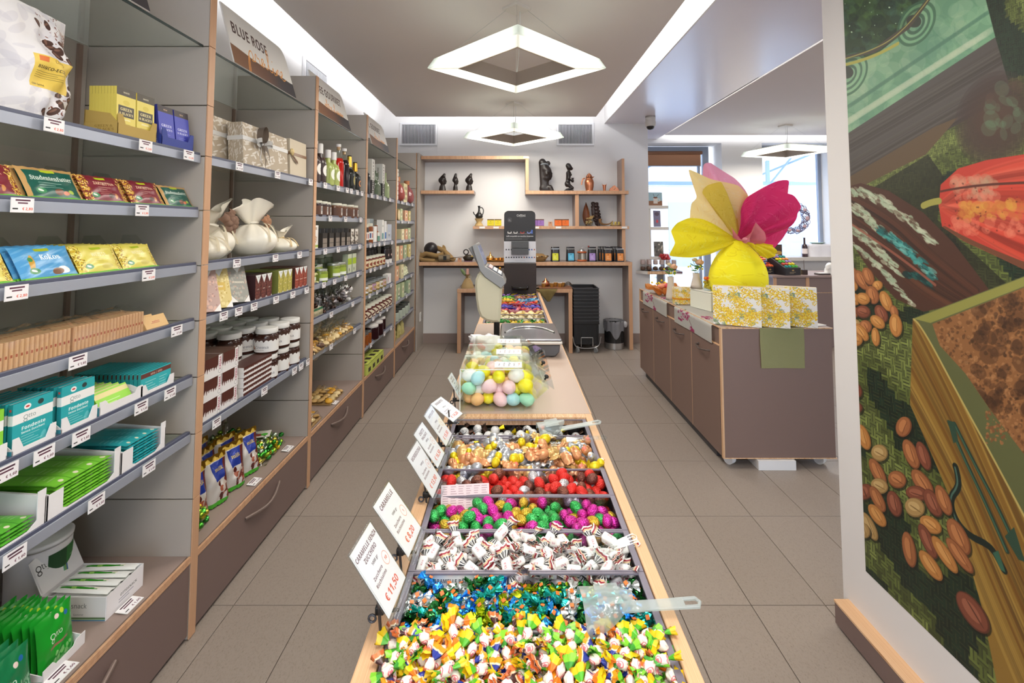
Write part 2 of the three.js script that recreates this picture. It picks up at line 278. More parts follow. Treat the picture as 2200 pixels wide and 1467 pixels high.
{ // windows with frames, panes, blind; the place outside
  const fm = std('#9aa3b4', { roughness: 0.4 });
  const w1 = struct('window_1', merge([B(1.82, 3.2, 2.74, 2.82, -7.88, -7.82), B(3.1, 3.2, 0, 2.74, -7.88, -7.82), B(3.02, 3.06, 0.05, 2.55, -7.87, -7.83), B(1.82, 1.9, 0, 2.74, -7.88, -7.82), B(2.4, 2.46, 0, 1.08, -7.87, -7.83), B(1.9, 3.1, 0, 0.1, -7.88, -7.82)]), fm);
  add(w1, 'pane', B(1.9, 3.1, 0.1, 2.74, -7.853, -7.85), clear('#f2f8ff', 0));
  const w2 = struct('window_2', merge([B(3.93, 5.02, 2.74, 2.835, -7.88, -7.82), B(3.93, 3.98, 1.05, 2.74, -7.88, -7.82), B(4.97, 5.02, 1.05, 2.74, -7.88, -7.82)]), fm);
  add(w2, 'pane', B(3.98, 4.97, 1.05, 2.74, -7.853, -7.85), clear('#f2f8ff', 0));
  const bl = thing('roller_blind', 'short brown roller blind at the top of the tall window', 'blind', [2.5, 2.5, -7.79], 0);
  add(bl, 'cloth', bx(1.12, 0.2, 0.004), std('#a97a5c', { roughness: 0.9 })); add(bl, 'roller', new THREE.CylinderGeometry(0.028, 0.028, 1.16, 14).rotateZ(PI / 2), std('#8a5f45'), [0, 0.215, 0]); add(bl, 'bottom_rail', bx(1.12, 0.016, 0.012), fm, [0, -0.008, 0]);
  struct('outside_pavement', B(-3, 16, -0.2, -0.05, -24, -7.96), std('#c9ccd2', { roughness: 0.9 }));
  const aw = thing('patio_awning', 'white fabric awning with steel arms and gutter bar outside the windows', 'awning', [0, 0, -8], 0);
  add(aw, 'fabric', sheet(8, 6, (u, v) => [1 + u * 7, 3.25 - v * 0.75 - 0.05 * Math.sin(u * PI * 3), -0.1 - v * 2.4]), std('#f2f4f8', { transmission: 0.5, thickness: 0, roughness: 1 }));
  const am = std('#9db4d4', { roughness: 0.4 });
  add(aw, 'gutter_bar', B(1, 8, 2.42, 2.5, -2.52, -2.44), am); add(aw, 'valance', B(1, 8, 2.05, 2.41, -2.5, -2.49), std('#f4f6fa'));
  for (const [a, b] of [[2.45, 3.15], [2.75, 2.6], [5.6, 5.2], [5.0, 5.9]]) add(aw, 'arm', bar([a, 2.48, -2.4], [b, 3.05, -0.5], 0.022), am);
  add(aw, 'post', B(5.05, 5.11, 2.4, 3.05, -1.6, -1.54), am); for (const x of [1.0, 8.0]) add(aw, 'leg', B(x - 0.04, x + 0.04, -0.05, 2.5, -2.52, -2.44), am);
  const fa = thing('facing_building', 'pale facade with columns and tall openings across the street', 'building', [0, 0, -15], 0);
  add(fa, 'wall', B(-4, 18, -0.1, 9, -1, 0), std('#e6ebf5', { roughness: 0.9 }));
  for (let i = 0; i < 12; i++) { add(fa, 'column', B(-2 + i * 1.6, -1.75 + i * 1.6, 0, 4.2, 0, 0.25), std('#f6f8fc')); add(fa, 'window', B(-1.55 + i * 1.6, -0.6 + i * 1.6, 0.3, 2.6, 0, 0.03), std('#aebdd8', { roughness: 0.2 })); }
  add(fa, 'cornice', B(-4, 18, 4.2, 4.45, 0, 0.35), std('#f2f4f8'));
}
{ // the large printed poster on the partition: cocoa still life (flat print)
  const S = 779, W = 690, H = 2048, th = Math.atan(0.0566), ct = Math.cos(th), st = Math.sin(th);
  const q = (u, v) => { const a = (u - 1100) / 1039, y = -(v - 428) / 1039, t = 1.29 / a; return [((-ct + y * st) * t + 1.835) * S, (2.9 - 1.52 - (y * ct + st) * t) * S]; };
  const Q = (l) => l.map((p) => q(...p));
  const tex = ctex(W, H, (x) => {
    const r = prng(17), rad = (u0, v0, u1, v1) => { const a = q(u0, v0), b = q(u1, v1); return [a, b]; };
    const el = (u, v, ru, rv, rot, c) => { const [a, b] = q(u, v), [a2, b2] = q(u + 1, v), [, b3] = q(u, v + 1); x.save(); x.translate(a, b); x.transform(a2 - a, b2 - b, 0, b3 - b, 0, 0); x.rotate(rot); blob(x, 0, 0, ru, rv, 0, c); x.restore(); };
    const spk = (n, u0, u1, v0, v1, cols, s0, s1) => { for (let i = 0; i < n; i++) { const s = s0 + r() * (s1 - s0); el(u0 + r() * (u1 - u0), v0 + r() * (v1 - v0), s, s * (0.5 + r() * 0.6), r() * 3, cols[Math.floor(r() * cols.length)]); } };
    const clip = (pts, f) => { x.save(); x.beginPath(); Q(pts).forEach(([a, b], i) => (i ? x.lineTo(a, b) : x.moveTo(a, b))); x.closePath(); x.clip(); f(); x.restore(); };
    fill(x, '#343a22');
    // burlap: woven threads
    for (let j = 0; j < H;) { const k0 = Math.max(0, Math.min(1, (j - 900) / 700)), py = 7 + 12 * k0, px = py * 1.1; for (let i = 0, n = 0; i < W; i += px, n++) { const k = N(i * 0.006, j * 0.006, 2), c = k > 0.12 ? [22, 40, 27] : k > -0.1 ? [84, 94, 44] : [108, 118, 60]; for (let e = 0; e < 2; e++) { const m = 0.72 + r() * 0.5; x.fillStyle = `rgb(${c.map((q) => q * m | 0)})`; if ((n + Math.round(j / py)) & 1) x.fillRect(i - 2, j + py * (0.08 + 0.46 * e), px + 4, py * 0.34); else x.fillRect(i + px * (0.08 + 0.46 * e), j - 2, px * 0.34, py + 4); } } j += py; }
    // marble slab and dark board
    clip([[1810, 120], [2010, -20], [2115, -20], [2140, 78], [1812, 292]], () => {
      fill(x, '#6b9877'); spk(220, 1815, 2140, 0, 300, ['rgba(150,190,150,.20)', 'rgba(80,130,105,.18)', 'rgba(190,205,170,.16)'], 8, 34);
      for (let i = 0; i < 40; i++) { const a = 1810 + i * 8; el(a, 268 - i * 5.1, 30, 7, -0.6, 'rgba(205,210,180,.18)'); el(a + 10, 230 - i * 5.4, 22, 4, -0.5, 'rgba(70,115,95,.25)'); }
    });
    poly(x, Q([[1812, 292], [2140, 78], [2175, 200], [1815, 402]]), '#4e4845');
    clip([[1812, 292], [2140, 78], [2175, 200], [1815, 402]], () => { for (let i = 0; i < 60; i++) { const k = r(); curve(x, Q([[1812, 295 + k * 115], [1980, 200 + k * 110], [2160, 90 + k * 120]]), `rgba(${r() < 0.5 ? '90,84,78' : '45,38,34'},.25)`, 2 + r() * 4); } });
    poly(x, Q([[1815, 385], [2010, 270], [2060, 250], [1990, 330], [1870, 390], [1815, 420]]), '#5d4a35');
    // dark blurred pod at the edge
    for (let i = 12; i > 0; i--) el(2135, 255, 85 * i / 12, 110 * i / 12, 0.5, `rgba(${60 + (12 - i) * 2},${46 + (12 - i)},42,.35)`);
    spk(26, 2120, 2190, 180, 290, ['rgba(95,125,95,.3)', 'rgba(80,60,50,.4)'], 8, 18);
    // glass bowl
    clip([[1800, -40], [2012, -20], [1960, 55], [1880, 118], [1800, 135]], () => { fill(x, '#2c4229'); spk(260, 1810, 2010, -20, 130, ['rgba(60,95,50,.35)', 'rgba(90,130,60,.22)', 'rgba(25,45,32,.5)', 'rgba(70,110,95,.25)'], 4, 16); spk(16, 1812, 1950, 0, 90, ['#b8d0b0'], 0.8, 2); });
    for (const [u, v, R2] of [[1968, 50, 42], [1822, 160, 42]]) { for (let i = 0; i < 5; i++) { x.strokeStyle = ['rgba(60,100,75,.8)', 'rgba(130,180,135,.6)', 'rgba(60,95,75,.7)', 'rgba(145,190,145,.5)', 'rgba(50,80,65,.7)'][i]; x.lineWidth = 8; x.beginPath(); const [a, b] = q(u, v), [a2] = q(u + R2 - i * 6, v), [, b2] = q(u, v + R2 - i * 6); x.ellipse(a, b, Math.abs(a2 - a), Math.abs(b2 - b), 0, 0, 7); x.stroke(); } el(u - 4, v - 6, R2 - 26, R2 - 28, 0, '#3a4038'); }
    poly(x, Q([[1800, 130], [1880, 112], [1955, 60], [2020, -30], [2012, -30], [1950, 50], [1875, 105], [1800, 122]]), '#4c463c');
    curve(x, Q([[1805, 128], [1880, 108], [1955, 55], [2012, -25]]), '#a99f55', 3); curve(x, Q([[1805, 140], [1870, 128], [1930, 92]]), '#b0ab50', 9);
    // dark hollow behind the pods
    poly(x, Q([[1880, 400], [1995, 330], [2030, 380], [2015, 470], [2200, 640], [2140, 660], [2000, 480]]), 'rgba(22,22,16,.65)');
    // brown pod with pale bloom on its ridges
    const pod = [[1800, 405], [1850, 392], [1910, 408], [1985, 455], [2050, 520], [2100, 585], [2130, 625], [2045, 655], [1985, 668], [1925, 640], [1870, 580], [1830, 520], [1800, 470]];
    clip(pod, () => {
      fill(x, '#4a2d22');
      for (let i = 0; i < 50; i++) { const k = r(), c = ['rgba(85,48,34,.5)', 'rgba(45,26,20,.5)', 'rgba(105,62,44,.35)'][i % 3]; curve(x, Q([[1800, 400 + k * 80], [1900, 440 + k * 120], [2000, 540 + k * 110], [2100, 620 + k * 70]]), c, 5 + r() * 8); }
      const bloom = (a, b, n, w, cols) => { for (let i = 0; i < n; i++) { const k = r(), u = a[0] + (b[0] - a[0]) * k, v = a[1] + (b[1] - a[1]) * k - Math.sin(k * PI) * 8; el(u + (r() - 0.5) * w, v + (r() - 0.5) * w, 3 + r() * 9, 1 + r() * 3.4, 0.62, cols[Math.floor(r() * cols.length)]); } };
      const mint = ['rgba(172,184,156,.75)', 'rgba(150,168,140,.75)', 'rgba(190,196,170,.6)', 'rgba(84,60,46,.5)'];
      bloom([1825, 408], [1915, 445], 110, 16, mint); bloom([1915, 448], [2005, 520], 110, 13, mint); bloom([1820, 440], [1890, 490], 120, 18, mint); bloom([1822, 480], [1930, 585], 170, 15, mint); bloom([1828, 520], [1960, 650], 110, 9, mint);
      bloom([1885, 490], [2005, 590], 170, 16, ['rgba(60,150,145,.7)', 'rgba(30,100,100,.7)', 'rgba(110,180,170,.6)', 'rgba(20,50,50,.6)']); bloom([1950, 590], [2000, 615], 50, 9, ['rgba(30,90,85,.7)', 'rgba(15,45,45,.7)']);
      curve(x, Q([[1815, 470], [1890, 520], [1960, 570], [2010, 610]]), 'rgba(150,88,70,.8)', 7);
    });
    // red pod
    const red = [[2018, 440], [2022, 395], [2060, 360], [2120, 342], [2230, 325], [2230, 590], [2150, 552], [2070, 515], [2025, 485]];
    clip(red, () => {
      fill(x, '#b93a2c');
      for (let i = 0; i < 60; i++) { const k = r(); curve(x, Q([[2018, 440], [2080, 380 + k * 110], [2160, 350 + k * 190], [2230, 335 + k * 240]]), ['rgba(205,70,50,.4)', 'rgba(130,40,28,.4)', 'rgba(222,105,80,.3)'][i % 3], 4 + r() * 9); }
      spk(60, 2050, 2140, 380, 425, ['rgba(214,130,104,.4)', 'rgba(170,150,120,.3)'], 4, 14); spk(50, 2060, 2220, 432, 470, ['rgba(206,150,60,.5)', 'rgba(190,110,50,.45)'], 5, 15); spk(40, 2040, 2200, 470, 500, ['rgba(220,120,95,.4)'], 4, 12); spk(30, 2030, 2200, 380, 520, ['rgba(60,20,16,.5)'], 1, 3);
      curve(x, Q([[2030, 490], [2100, 530], [2220, 575]]), '#6b3f2a', 14); curve(x, Q([[2020, 410], [2100, 392], [2220, 390]]), '#5a2a20', 5);
    });
    curve(x, Q([[1985, 440], [2000, 432], [2018, 430]]), '#9a9448', 16);
    // open wooden drawer with cocoa powder
    poly(x, Q([[1962, 682], [2230, 580], [2230, 1480], [2190, 1480], [2100, 1180], [1956, 868]]), '#5c5f3a');
    const face = [[1962, 684], [1975, 690], [2060, 850], [2215, 1130], [2230, 1500], [2150, 1500], [2110, 1300], [2050, 1085], [1956, 866]];
    clip(face, () => { fill(x, '#8f6d2e'); for (let i = 0; i < 130; i++) { const k = r() * 560 - 280; curve(x, Q([[1950, 700 + k], [2050, 890 + k * 0.9], [2150, 1120 + k], [2230, 1300 + k]]), ['rgba(110,72,26,.4)', 'rgba(170,135,62,.35)', 'rgba(75,50,22,.3)'][i % 3], 2 + r() * 7); } });
    curve(x, Q([[1964, 684], [1978, 692], [2062, 850], [2140, 990], [2225, 1150]]), '#b3a05c', 5);
    poly(x, Q([[1964, 683], [2230, 582], [2230, 602], [2000, 692]]), '#8c8a45');
    const pow = [[2004, 694], [2230, 604], [2230, 1010], [2180, 945], [2130, 880], [2075, 800], [2020, 740]];
    clip(pow, () => { fill(x, '#8a5c36'); spk(1500, 2000, 2225, 600, 1000, ['rgba(160,110,68,.6)', 'rgba(90,56,30,.55)', 'rgba(182,130,84,.5)', 'rgba(58,36,20,.5)'], 1.5, 5); spk(60, 2100, 2220, 640, 900, ['rgba(50,30,16,.35)'], 8, 22); });
    spk(90, 2120, 2165, 880, 950, ['#9a6a40', '#7a5030'], 1, 4);
    for (const l of [[[2040, 905], [2062, 960], [2120, 1080], [2165, 1182]], [[2052, 908], [2090, 985], [2150, 1095], [2188, 1180]]]) { curve(x, Q(l), '#23382c', 9); curve(x, Q(l.map(([a, b]) => [a - 1.2, b])), '#3f6650', 3); }
    poly(x, Q([[2160, 1150], [2180, 1130], [2204, 1205], [2190, 1200]]), '#2c4636'); poly(x, Q([[2036, 900], [2052, 905], [2060, 945], [2050, 950]]), '#2c4636');
    curve(x, Q([[2054, 1000], [2062, 1030], [2058, 1050], [2046, 1062], [2044, 1085], [2058, 1120], [2085, 1150], [2120, 1165], [2140, 1185], [2158, 1222]]), '#16221c', 15); curve(x, Q([[2053, 1002], [2060, 1030], [2055, 1049], [2044, 1062], [2043, 1085], [2057, 1119]]), '#4a6a5c', 4); poly(x, Q([[2134, 1185], [2146, 1180], [2162, 1228], [2152, 1222]]), '#35604c');
    // beans
    const bean = (u, v, a, b, rot, k = 0) => { el(u + 3, v + 5, a * 1.02, b * 1.05, rot, 'rgba(14,14,8,.6)'); const c = [['#9a5f38', '#b9794a', '#7a4528'], ['#b57a3e', '#cf9656', '#94602e'], ['#7c4430', '#9a5c44', '#5c3022'], ['#a98854', '#c2a26c', '#86683c']][k]; el(u, v, a, b, rot, c[2]); el(u - 1, v - 1, a * 0.93, b * 0.86, rot, c[0]); el(u - 2, v - 2.5, a * 0.6, b * 0.45, rot, c[1]); el(u + a * 0.1, v + b * 0.15, a * 0.7, b * 0.06, rot + 0.1, c[2]); };
    const h = PI / 2;
    for (const b of [[1818, 560, 18, 14, 1], [1832, 590, 22, 14, 1.1], [1852, 600, 24, 13, 1], [1866, 592, 20, 12, 1.2], [1828, 613, 16, 12, 0.2, 1], [1886, 612, 10, 12, 1, 1], [1875, 632, 20, 14, 1.3], [1833, 640, 17, 13, 0.6, 1], [1855, 640, 15, 13, 0.3, 1], [1904, 645, 23, 12, 1.2, 1], [1830, 668, 18, 13, 0.2], [1855, 668, 16, 14, 0.2, 2], [1894, 672, 20, 13, 1.1, 2], [1922, 668, 14, 9, 1.3], [1836, 692, 14, 9, 0.3, 3], [1886, 690, 18, 12, 0.7, 1], [1860, 700, 14, 14, 1], [1850, 712, 22, 12, 0.9, 1], [1925, 697, 25, 14, 1.5, 1], [1838, 728, 16, 14, 0.2, 1], [1882, 722, 20, 9, 1.5, 1], [1838, 836, 18, 14, 1.1, 2], [1840, 875, 12, 14, 1.3, 2],
      [1942, 915, 22, 17, 1.9], [1856, 937, 28, 13, 1.25, 1], [1890, 971, 18, 18, 0.4, 3], [1958, 973, 33, 15, 1.2, 0], [1985, 977, 32, 13, 1.25, 2], [1886, 1012, 32, 13, 1.1], [1928, 1028, 20, 18, 0.5, 0], [1890, 1042, 19, 16, 0.4, 3], [1982, 1035, 34, 16, 0.95, 0], [1858, 1055, 16, 20, 1.1, 2], [1886, 1070, 30, 12, 1.1, 0], [1970, 1058, 24, 16, 0.2, 2], [1922, 1080, 28, 15, 1.3, 2], [1966, 1088, 22, 20, 0.5, 3], [2005, 1078, 32, 16, 1.1, 2], [2028, 1072, 34, 14, 1.2, 0], [1885, 1105, 28, 13, 0.95, 1], [1868, 1128, 33, 12, 1.1, 3], [1858, 1138, 16, 12, 1.3, 3], [2000, 1125, 26, 16, 0.6, 1], [1994, 1160, 40, 13, 1.15, 2], [2060, 1150, 42, 18, 1.1, 0], [2030, 1188, 46, 13, 1.0, 1], [2062, 1190, 45, 13, 0.95, 0], [1954, 1178, 38, 14, 1.4, 0], [2000, 1212, 38, 14, 0.95, 1], [2090, 1312, 52, 22, 0.95, 2]]) bean(...b);
  });
  const t = thing('wall_poster', 'tall photo poster of cocoa pods and beans on the white partition wall', 'poster', [1.2885, 0.268, -1.835], 0);
  add(t, 'print', new THREE.PlaneGeometry(0.885, 2.63).rotateY(-PI / 2).translate(0, 1.315, 0.4425), std('#ffffff', { map: tex, roughness: 0.55 }));
}
// ================= shelving along the wall: five bays =================
const G = (k) => 0.742 + 0.2105 * k;                    // height of the glass at level k
const NTH = ['nearest', 'second', 'third', 'fourth', 'farthest'];
const LEVELS = [[0, 1, 2, 3, 4, 5], [0, 2, 3, 5], [0, 1, 2, 3, 4, 5], [-1, 0, 1, 2, 3, 5], [-1, 0, 1, 2, 3, 4, 5]];
const railLow = std('#a9aebb', { roughness: 0.35, metalness: 0.3 }), railLip = std('#54586c', { roughness: 0.3 });
const priceA = print(128, 80, (x) => { fill(x, '#f3f0f2'); fill(x, '#5d3346', 22, 8, 84, 9); fill(x, '#6b4152', 36, 24, 56, 8); fill(x, '#333', 8, 56, 30, 8); txt(x, '€ 2,80', 92, 60, 22, '#e0614a'); });
const priceB = print(128, 80, (x) => { fill(x, '#f3f0f2'); fill(x, '#4a2c3c', 20, 8, 88, 10); fill(x, '#5d3346', 28, 26, 72, 9); fill(x, '#333', 8, 58, 26, 7); txt(x, '€ 1,60', 90, 60, 22, '#5d2436'); });
const TAGS = { '0_5': [-1.246, -1.561, -1.771], '0_4': [-1.176, -1.558], '0_3': [-1.174, -1.598], '0_2': [-1.351, -1.743], '0_1': [-1.174, -1.267, -1.373, -1.59, -1.721], '0_0': [-1.206, -1.434, -1.635], '0_-9': [-1.392, -1.63], '1_5': [-2.103, -2.447, -2.853], '1_3': [-2.107, -2.449, -2.726], '1_2': [-2.023, -2.133, -2.259, -2.467, -2.654, -2.833], '1_0': [-1.999, -2.376, -2.699, -2.782, -2.876], '1_-9': [-2.386, -2.731], '2_5': [-3.077, -3.306, -3.491, -3.582, -3.721, -3.836], '2_4': [-3.175, -3.466, -3.815], '2_3': [-3.1, -3.331, -3.568, -3.795], '2_2': [-3.089, -3.274, -3.492, -3.764], '2_1': [-3.227, -3.658], '2_0': [-3.236, -3.711], '2_-9': [-3.429], '3_5': [-4.106, -4.276, -4.508, -4.713], '3_3': [-4.091, -4.215, -4.361, -4.535, -4.814], '3_2': [-4.102, -4.226, -4.419, -4.683], '3_1': [-4.088, -4.312, -4.529, -4.806], '3_0': [-4.206, -4.428, -4.674], '3_-1': [-4.148, -4.584, -4.829], '3_-9': [-4.467], '4_5': [-5.231, -5.46, -5.764], '4_4': [-5.245, -5.573], '4_3': [-5.346, -5.687], '4_2': [-5.355, -5.696], '4_1': [-5.46, -5.761], '4_0': [-5.52] };
const divZ = (i) => -0.855 - 1.029 * i;                 // centre of the upright before bay i
const shelfName = (k) => (k === 5 ? 'top' : ['second', 'third', 'fourth', 'fifth', 'sixth', 'seventh'][4 - k]);
function bay(i) {
  const t = thing('shelving_bay', `grey shelving bay with beech edges and glass shelves, ${NTH[i]} of five along the wall`, 'shelving', [-1.19, 0, divZ(i)], PI / 2);
  // local axes: +x towards the back of the shop (away), z out of the shelf
  const L = 1.029, D = 0.475;
  add(t, 'back_panel', bx(L - 0.04, 2.23, 0.016, 0), greyLam, [L / 2, 0, -D - 0.01]);
  add(t, 'corner_strip', bx(0.018, 2.2, 0.01, 0), std('#8a7468'), [L - 0.06, 0.02, -D + 0.004]);
  for (const x of i ? [L] : [0, L]) {
    const cuts = [0.004, 0.505, 0.742, 0.952, 1.163, 1.373, 1.584, 1.795, 1.995, 2.23, 2.44];
    for (let c = 0; c < 10; c++) add(t, 'side_panel', bx(0.036, cuts[c + 1] - cuts[c] - 0.004, D, 0.0015), greyLam, [x, cuts[c], -D / 2 - 0.004]);
    for (let c = 0; c < 10; c++) add(t, 'edge_band', bx(0.037, cuts[c + 1] - cuts[c] - 0.002, 0.005, 0.001), wood, [x, cuts[c], 0]);
  }
  const glass = (y, rail) => {
    const s = add(t, 'glass_shelf', bx(L - 0.042, 0.008, D - 0.03, 0), glassPane, [L / 2, y - 0.008, -D / 2 - 0.012]);
    if (rail) { add(s, 'price_rail', bx(L - 0.045, 0.03, 0.005, 0.001), railLow, [0, -0.021, D / 2 - 0.006]); add(s, 'rail_lip', bx(L - 0.045, 0.011, 0.016, 0.002), railLip, [0, 0.0085, D / 2 - 0.014]); }
    else add(s, 'glass_edge', bx(L - 0.042, 0.009, 0.003, 0), glassEdge, [0, -0.0005, D / 2 - 0.012]);
  };
  for (const k of LEVELS[i]) glass(G(k), true);
  glass(2.232, false);
  add(t, 'base_top', bx(L - 0.038, 0.022, D - 0.012, 0), taupe, [L / 2, 0.277, -D / 2 - 0.008]);
  for (const [y, h] of [[0.2755, 0.007], [0.2835, 0.0165]]) add(t, 'base_edge', bx(L - 0.038, h, 0.009, 0.001), wood, [L / 2, y, -0.004]);
  const d = add(t, 'drawer_front', bx(L - 0.042, 0.254, 0.018, 0.0015), mauve, [L / 2, 0.02, -0.012]);
  add(d, 'handle', tube([[-0.16, 0.195, 0.008], [-0.12, 0.19, 0.02], [-0.06, 0.182, 0.034], [0, 0.178, 0.039], [0.06, 0.182, 0.034], [0.12, 0.19, 0.02], [0.16, 0.195, 0.008]], 0.0075, 24, 7), std('#85746c', { metalness: 0.3, roughness: 0.4 }), [0, 0, 0]);
  add(t, 'plinth', bx(L - 0.05, 0.019, 0.02, 0), darkGrey, [L / 2, 0, -0.03]);
}
for (let i = 0; i < 5; i++) bay(i);
for (const key in TAGS) {
  const [i, k] = key.split('_').map(Number), base = k === -9;
  TAGS[key].forEach((z, n) => {
    const where = base ? 'lying on the base board' : `on the ${shelfName(k)} rail`;
    const t = thing('price_tag', `white price tag ${where}, ${NTH[i]} bay, ${ORD[n]} from near end`, 'price tag', base ? [-1.212, 0.301, z] : [-1.1915, G(k) - 0.03, z], PI / 2, 'price tags on the shelving', base ? -1.45 : 0);
    add(t, 'card', bx(base ? 0.07 : 0.056, base ? 0.04 : 0.036, 0.0012, 0), paper);
    add(t, 'print', new THREE.PlaneGeometry(base ? 0.068 : 0.0545, base ? 0.038 : 0.0345).translate(0, base ? 0.02 : 0.018, 0.0011), i === 0 && k > 2 ? priceA : priceB);
  });
}
{ const t = thing('filler_panel', 'pale grey filler panel between the farthest bay and the back wall', 'panel', [-1.16, 0, -6.2], PI / 2); add(t, 'board', bx(0.42, 2.44, 0.02, 0.001), greyLam, [0, 0, -0.011]); add(t, 'edge_band', bx(0.003, 2.44, 0.021), wood, [0.211, 0, -0.011]); }
// brand boards leaning on the top glass
const CUR = { p: [[0, -6, 3, 10], [0, 0, 5, -6], [5, -6, 8, 0], [8, 0, 2, 3]], r: 0 };
function script(x, word, px, py, s, col, lw) { // joined handwriting drawn stroke by stroke
  const P = { p: [[0, 4], [1, -6], [-3, 18], [-6, 22], [-4, 8], [2, -6], [7, -7], [8, 0], [3, 4], [11, 2]], r: [[0, 2], [2, -6], [4, -7], [5, -3], [9, -4], [8, 3], [12, 2]], a: [[0, 2], [7, -5], [3, -7], [0, 0], [3, 4], [7, -4], [8, 3], [12, 2]], l: [[0, 2], [6, -10], [7, -20], [4, -20], [3, -4], [5, 4], [10, 2]], i: [[0, 2], [3, -6], [3, 2], [5, 4], [8, 2]], n: [[0, 2], [2, -6], [2, 4], [4, -4], [7, -6], [8, 3], [11, 2]], e: [[0, 1], [5, -2], [5, -7], [1, -5], [2, 3], [6, 4], [10, 1]], o: [[0, 0], [4, -7], [0, -2], [3, 4], [7, -1], [4, -6], [11, -3]], t: [[0, 2], [4, -14], [4, -2], [6, 4], [9, 2]], c: [[0, 1], [6, -5], [2, -6], [1, 0], [4, 4], [9, 1]], s: [[0, 2], [4, -6], [6, 0], [3, 4], [9, 1]] };
  let X = px; for (const ch of word) { if (ch === ' ') { X += s * 6; continue; } const g = P[ch]; curve(x, g.map(([a, b]) => [X + a * s, py + b * s]), col, lw); if (ch === 'i') blob(x, X + 4 * s, py - 11 * s, lw * 0.6, lw * 0.6, 0, col); if (ch === 't') curve(x, [[X, py - 8 * s], [X + 3 * s, py - 8.5 * s], [X + 8 * s, py - 9 * s]], col, lw); X += (g[g.length - 1][0] - 0.3) * s; }
}
function board(label, z, title, word, ws) {
  const t = thing('brand_board', label, 'sign', [-1.203, 2.233, z], PI / 2, undefined, -0.26);
  const s = new THREE.Shape(); s.moveTo(-0.3, 0); s.lineTo(0.3, 0); s.lineTo(0.285, 0.2); s.quadraticCurveTo(0.28, 0.27, 0.22, 0.275); s.lineTo(-0.3, 0.28);
  add(t, 'panel', extr(s, 0.006, 0.001), paper, [0, 0, -0.006]);
  const g = new THREE.ShapeGeometry(s, 10), p = g.attributes.position, uv = g.attributes.uv; for (let i = 0; i < p.count; i++) uv.setXY(i, p.getX(i) / 0.6 + 0.5, p.getY(i) / 0.28);
  add(t, 'print', g, print(600, 280, (x) => {
    fill(x, '#eceae6'); const gr = x.createLinearGradient(0, 0, 600, 0); gr.addColorStop(0, '#8a6246'); gr.addColorStop(0.5, '#6a4a3c'); gr.addColorStop(0.75, '#3f393c'); gr.addColorStop(1, '#37343a');
    x.fillStyle = gr; x.beginPath(); x.moveTo(0, 190); x.bezierCurveTo(120, 196, 240, 216, 330, 200); x.bezierCurveTo(420, 186, 520, 210, 600, 200); x.lineTo(600, 280); x.lineTo(0, 280); x.fill();
    txt(x, title, 40, 96, 76, '#4a322e', { align: 'left', sx: 0.82 }); script(x, word, 150, 196, ws, '#eaa052', 6);
  }), [0, 0, 0.0008]);
}
board('white brand board lettered BLUE ROSE, leaning on top of the second bay', -2.36, 'BLUE ROSE', 'praline', 5);
board('white brand board lettered IDEE GOURMET, leaning on top of the third bay', -3.28, 'IDEE GOURMET', 'oltre il cacao', 2.6);
board('white brand board lettered L. GOURMET, leaning on top of the fourth bay', -4.42, 'L. GOURMET', 'oltre il cacao', 2.6);
board('white brand board with dark brown foot, leaning on top of the nearest bay', -1.27, 'SELEZIONE BIO.', 'cioccolato', 3.4);
// ================= goods on the nearest bay =================
const FX = -1.212;                                     // goods stand just behind the rail
function series(desc, make, list, group, suffix = 'from the near upright') {
  let src;
  list.forEach(([x, y, z, ry = PI / 2, tilt = 0, roll = 0], i) => {
    const label = list.length > 1 ? `${desc}, ${ORD[i] ?? 'one of the last'} ${suffix}` : desc;
    if (!src) src = make(label, [x, y, z], ry, tilt, roll, group); else again(src, label, [x, y, z], ry, tilt, roll);
  });
}
// a printed carton or bar: front face print, rest plain
const carton = (w, h, d, front, side, r = 0.001) => { // geometry + material array
  return [memo(['ct', w, h, d].join(), () => new THREE.BoxGeometry(w, h, d).translate(0, h / 2, 0)), [side, side, side, side, front, side]];
};
{ // big bag of chocolate
  const t = thing('chocolate_bag', 'large white chocolate bag printed with cocoa beans and a yellow label', 'bag', [-1.305, G(5) + 0.001, -1.285], PI / 2 + 0.12);
  add(t, 'pouch', pillow(0.225, 0.32, 0.13, { foot: true, wr: 0.16, nx: 20, ny: 22, seed: 4 }), print(400, 560, (x) => {
    fill(x, '#e9e6e8'); const r = prng(8); for (let i = 0; i < 60; i++) blob(x, r() * 400, r() * 560, 30 + r() * 40, 8 + r() * 14, r() * 3, 'rgba(190,188,200,.25)');
    for (let i = 0; i < 150; i++) blob(x, 250 + r() * 150 - (i % 3) * 40, r() * 560, 2 + r() * 6, 1 + r() * 3, r() * 3, '#7a4636');
    for (let i = 0; i < 46; i++) { const a = 240 + r() * 160 - Math.max(0, (i % 4) * 50 - 80), b = 60 + r() * 480; blob(x, a, b, 24, 14, r() * 3, '#4a3028'); blob(x, a - 3, b - 3, 15, 5, r() * 3, '#7d5a4c'); }
    for (let i = 0; i < 300; i++) blob(x, 290 + r() * 110 + 20, 60 + r() * 150, 3, 2, r() * 3, ['#a86a44', '#8a4e30', '#c08a62'][i % 3]);
    fill(x, '#e9c95a', 90, 250, 210, 150); fill(x, '#e0783a', 105, 256, 34, 24); txt(x, 'DÉCORS', 210, 268, 22, '#8a6a30', { bold: false }); txt(x, 'BIANCO-ECCELLENZA', 195, 306, 19, '#4a3a1a', { sx: 0.95 }); lines(x, 104, 326, 150, 4, 9, '#8a7434', 2); txt(x, 'con latte', 130, 386, 14, '#5a4a1e');
  }), [0, 0, 0]);
}
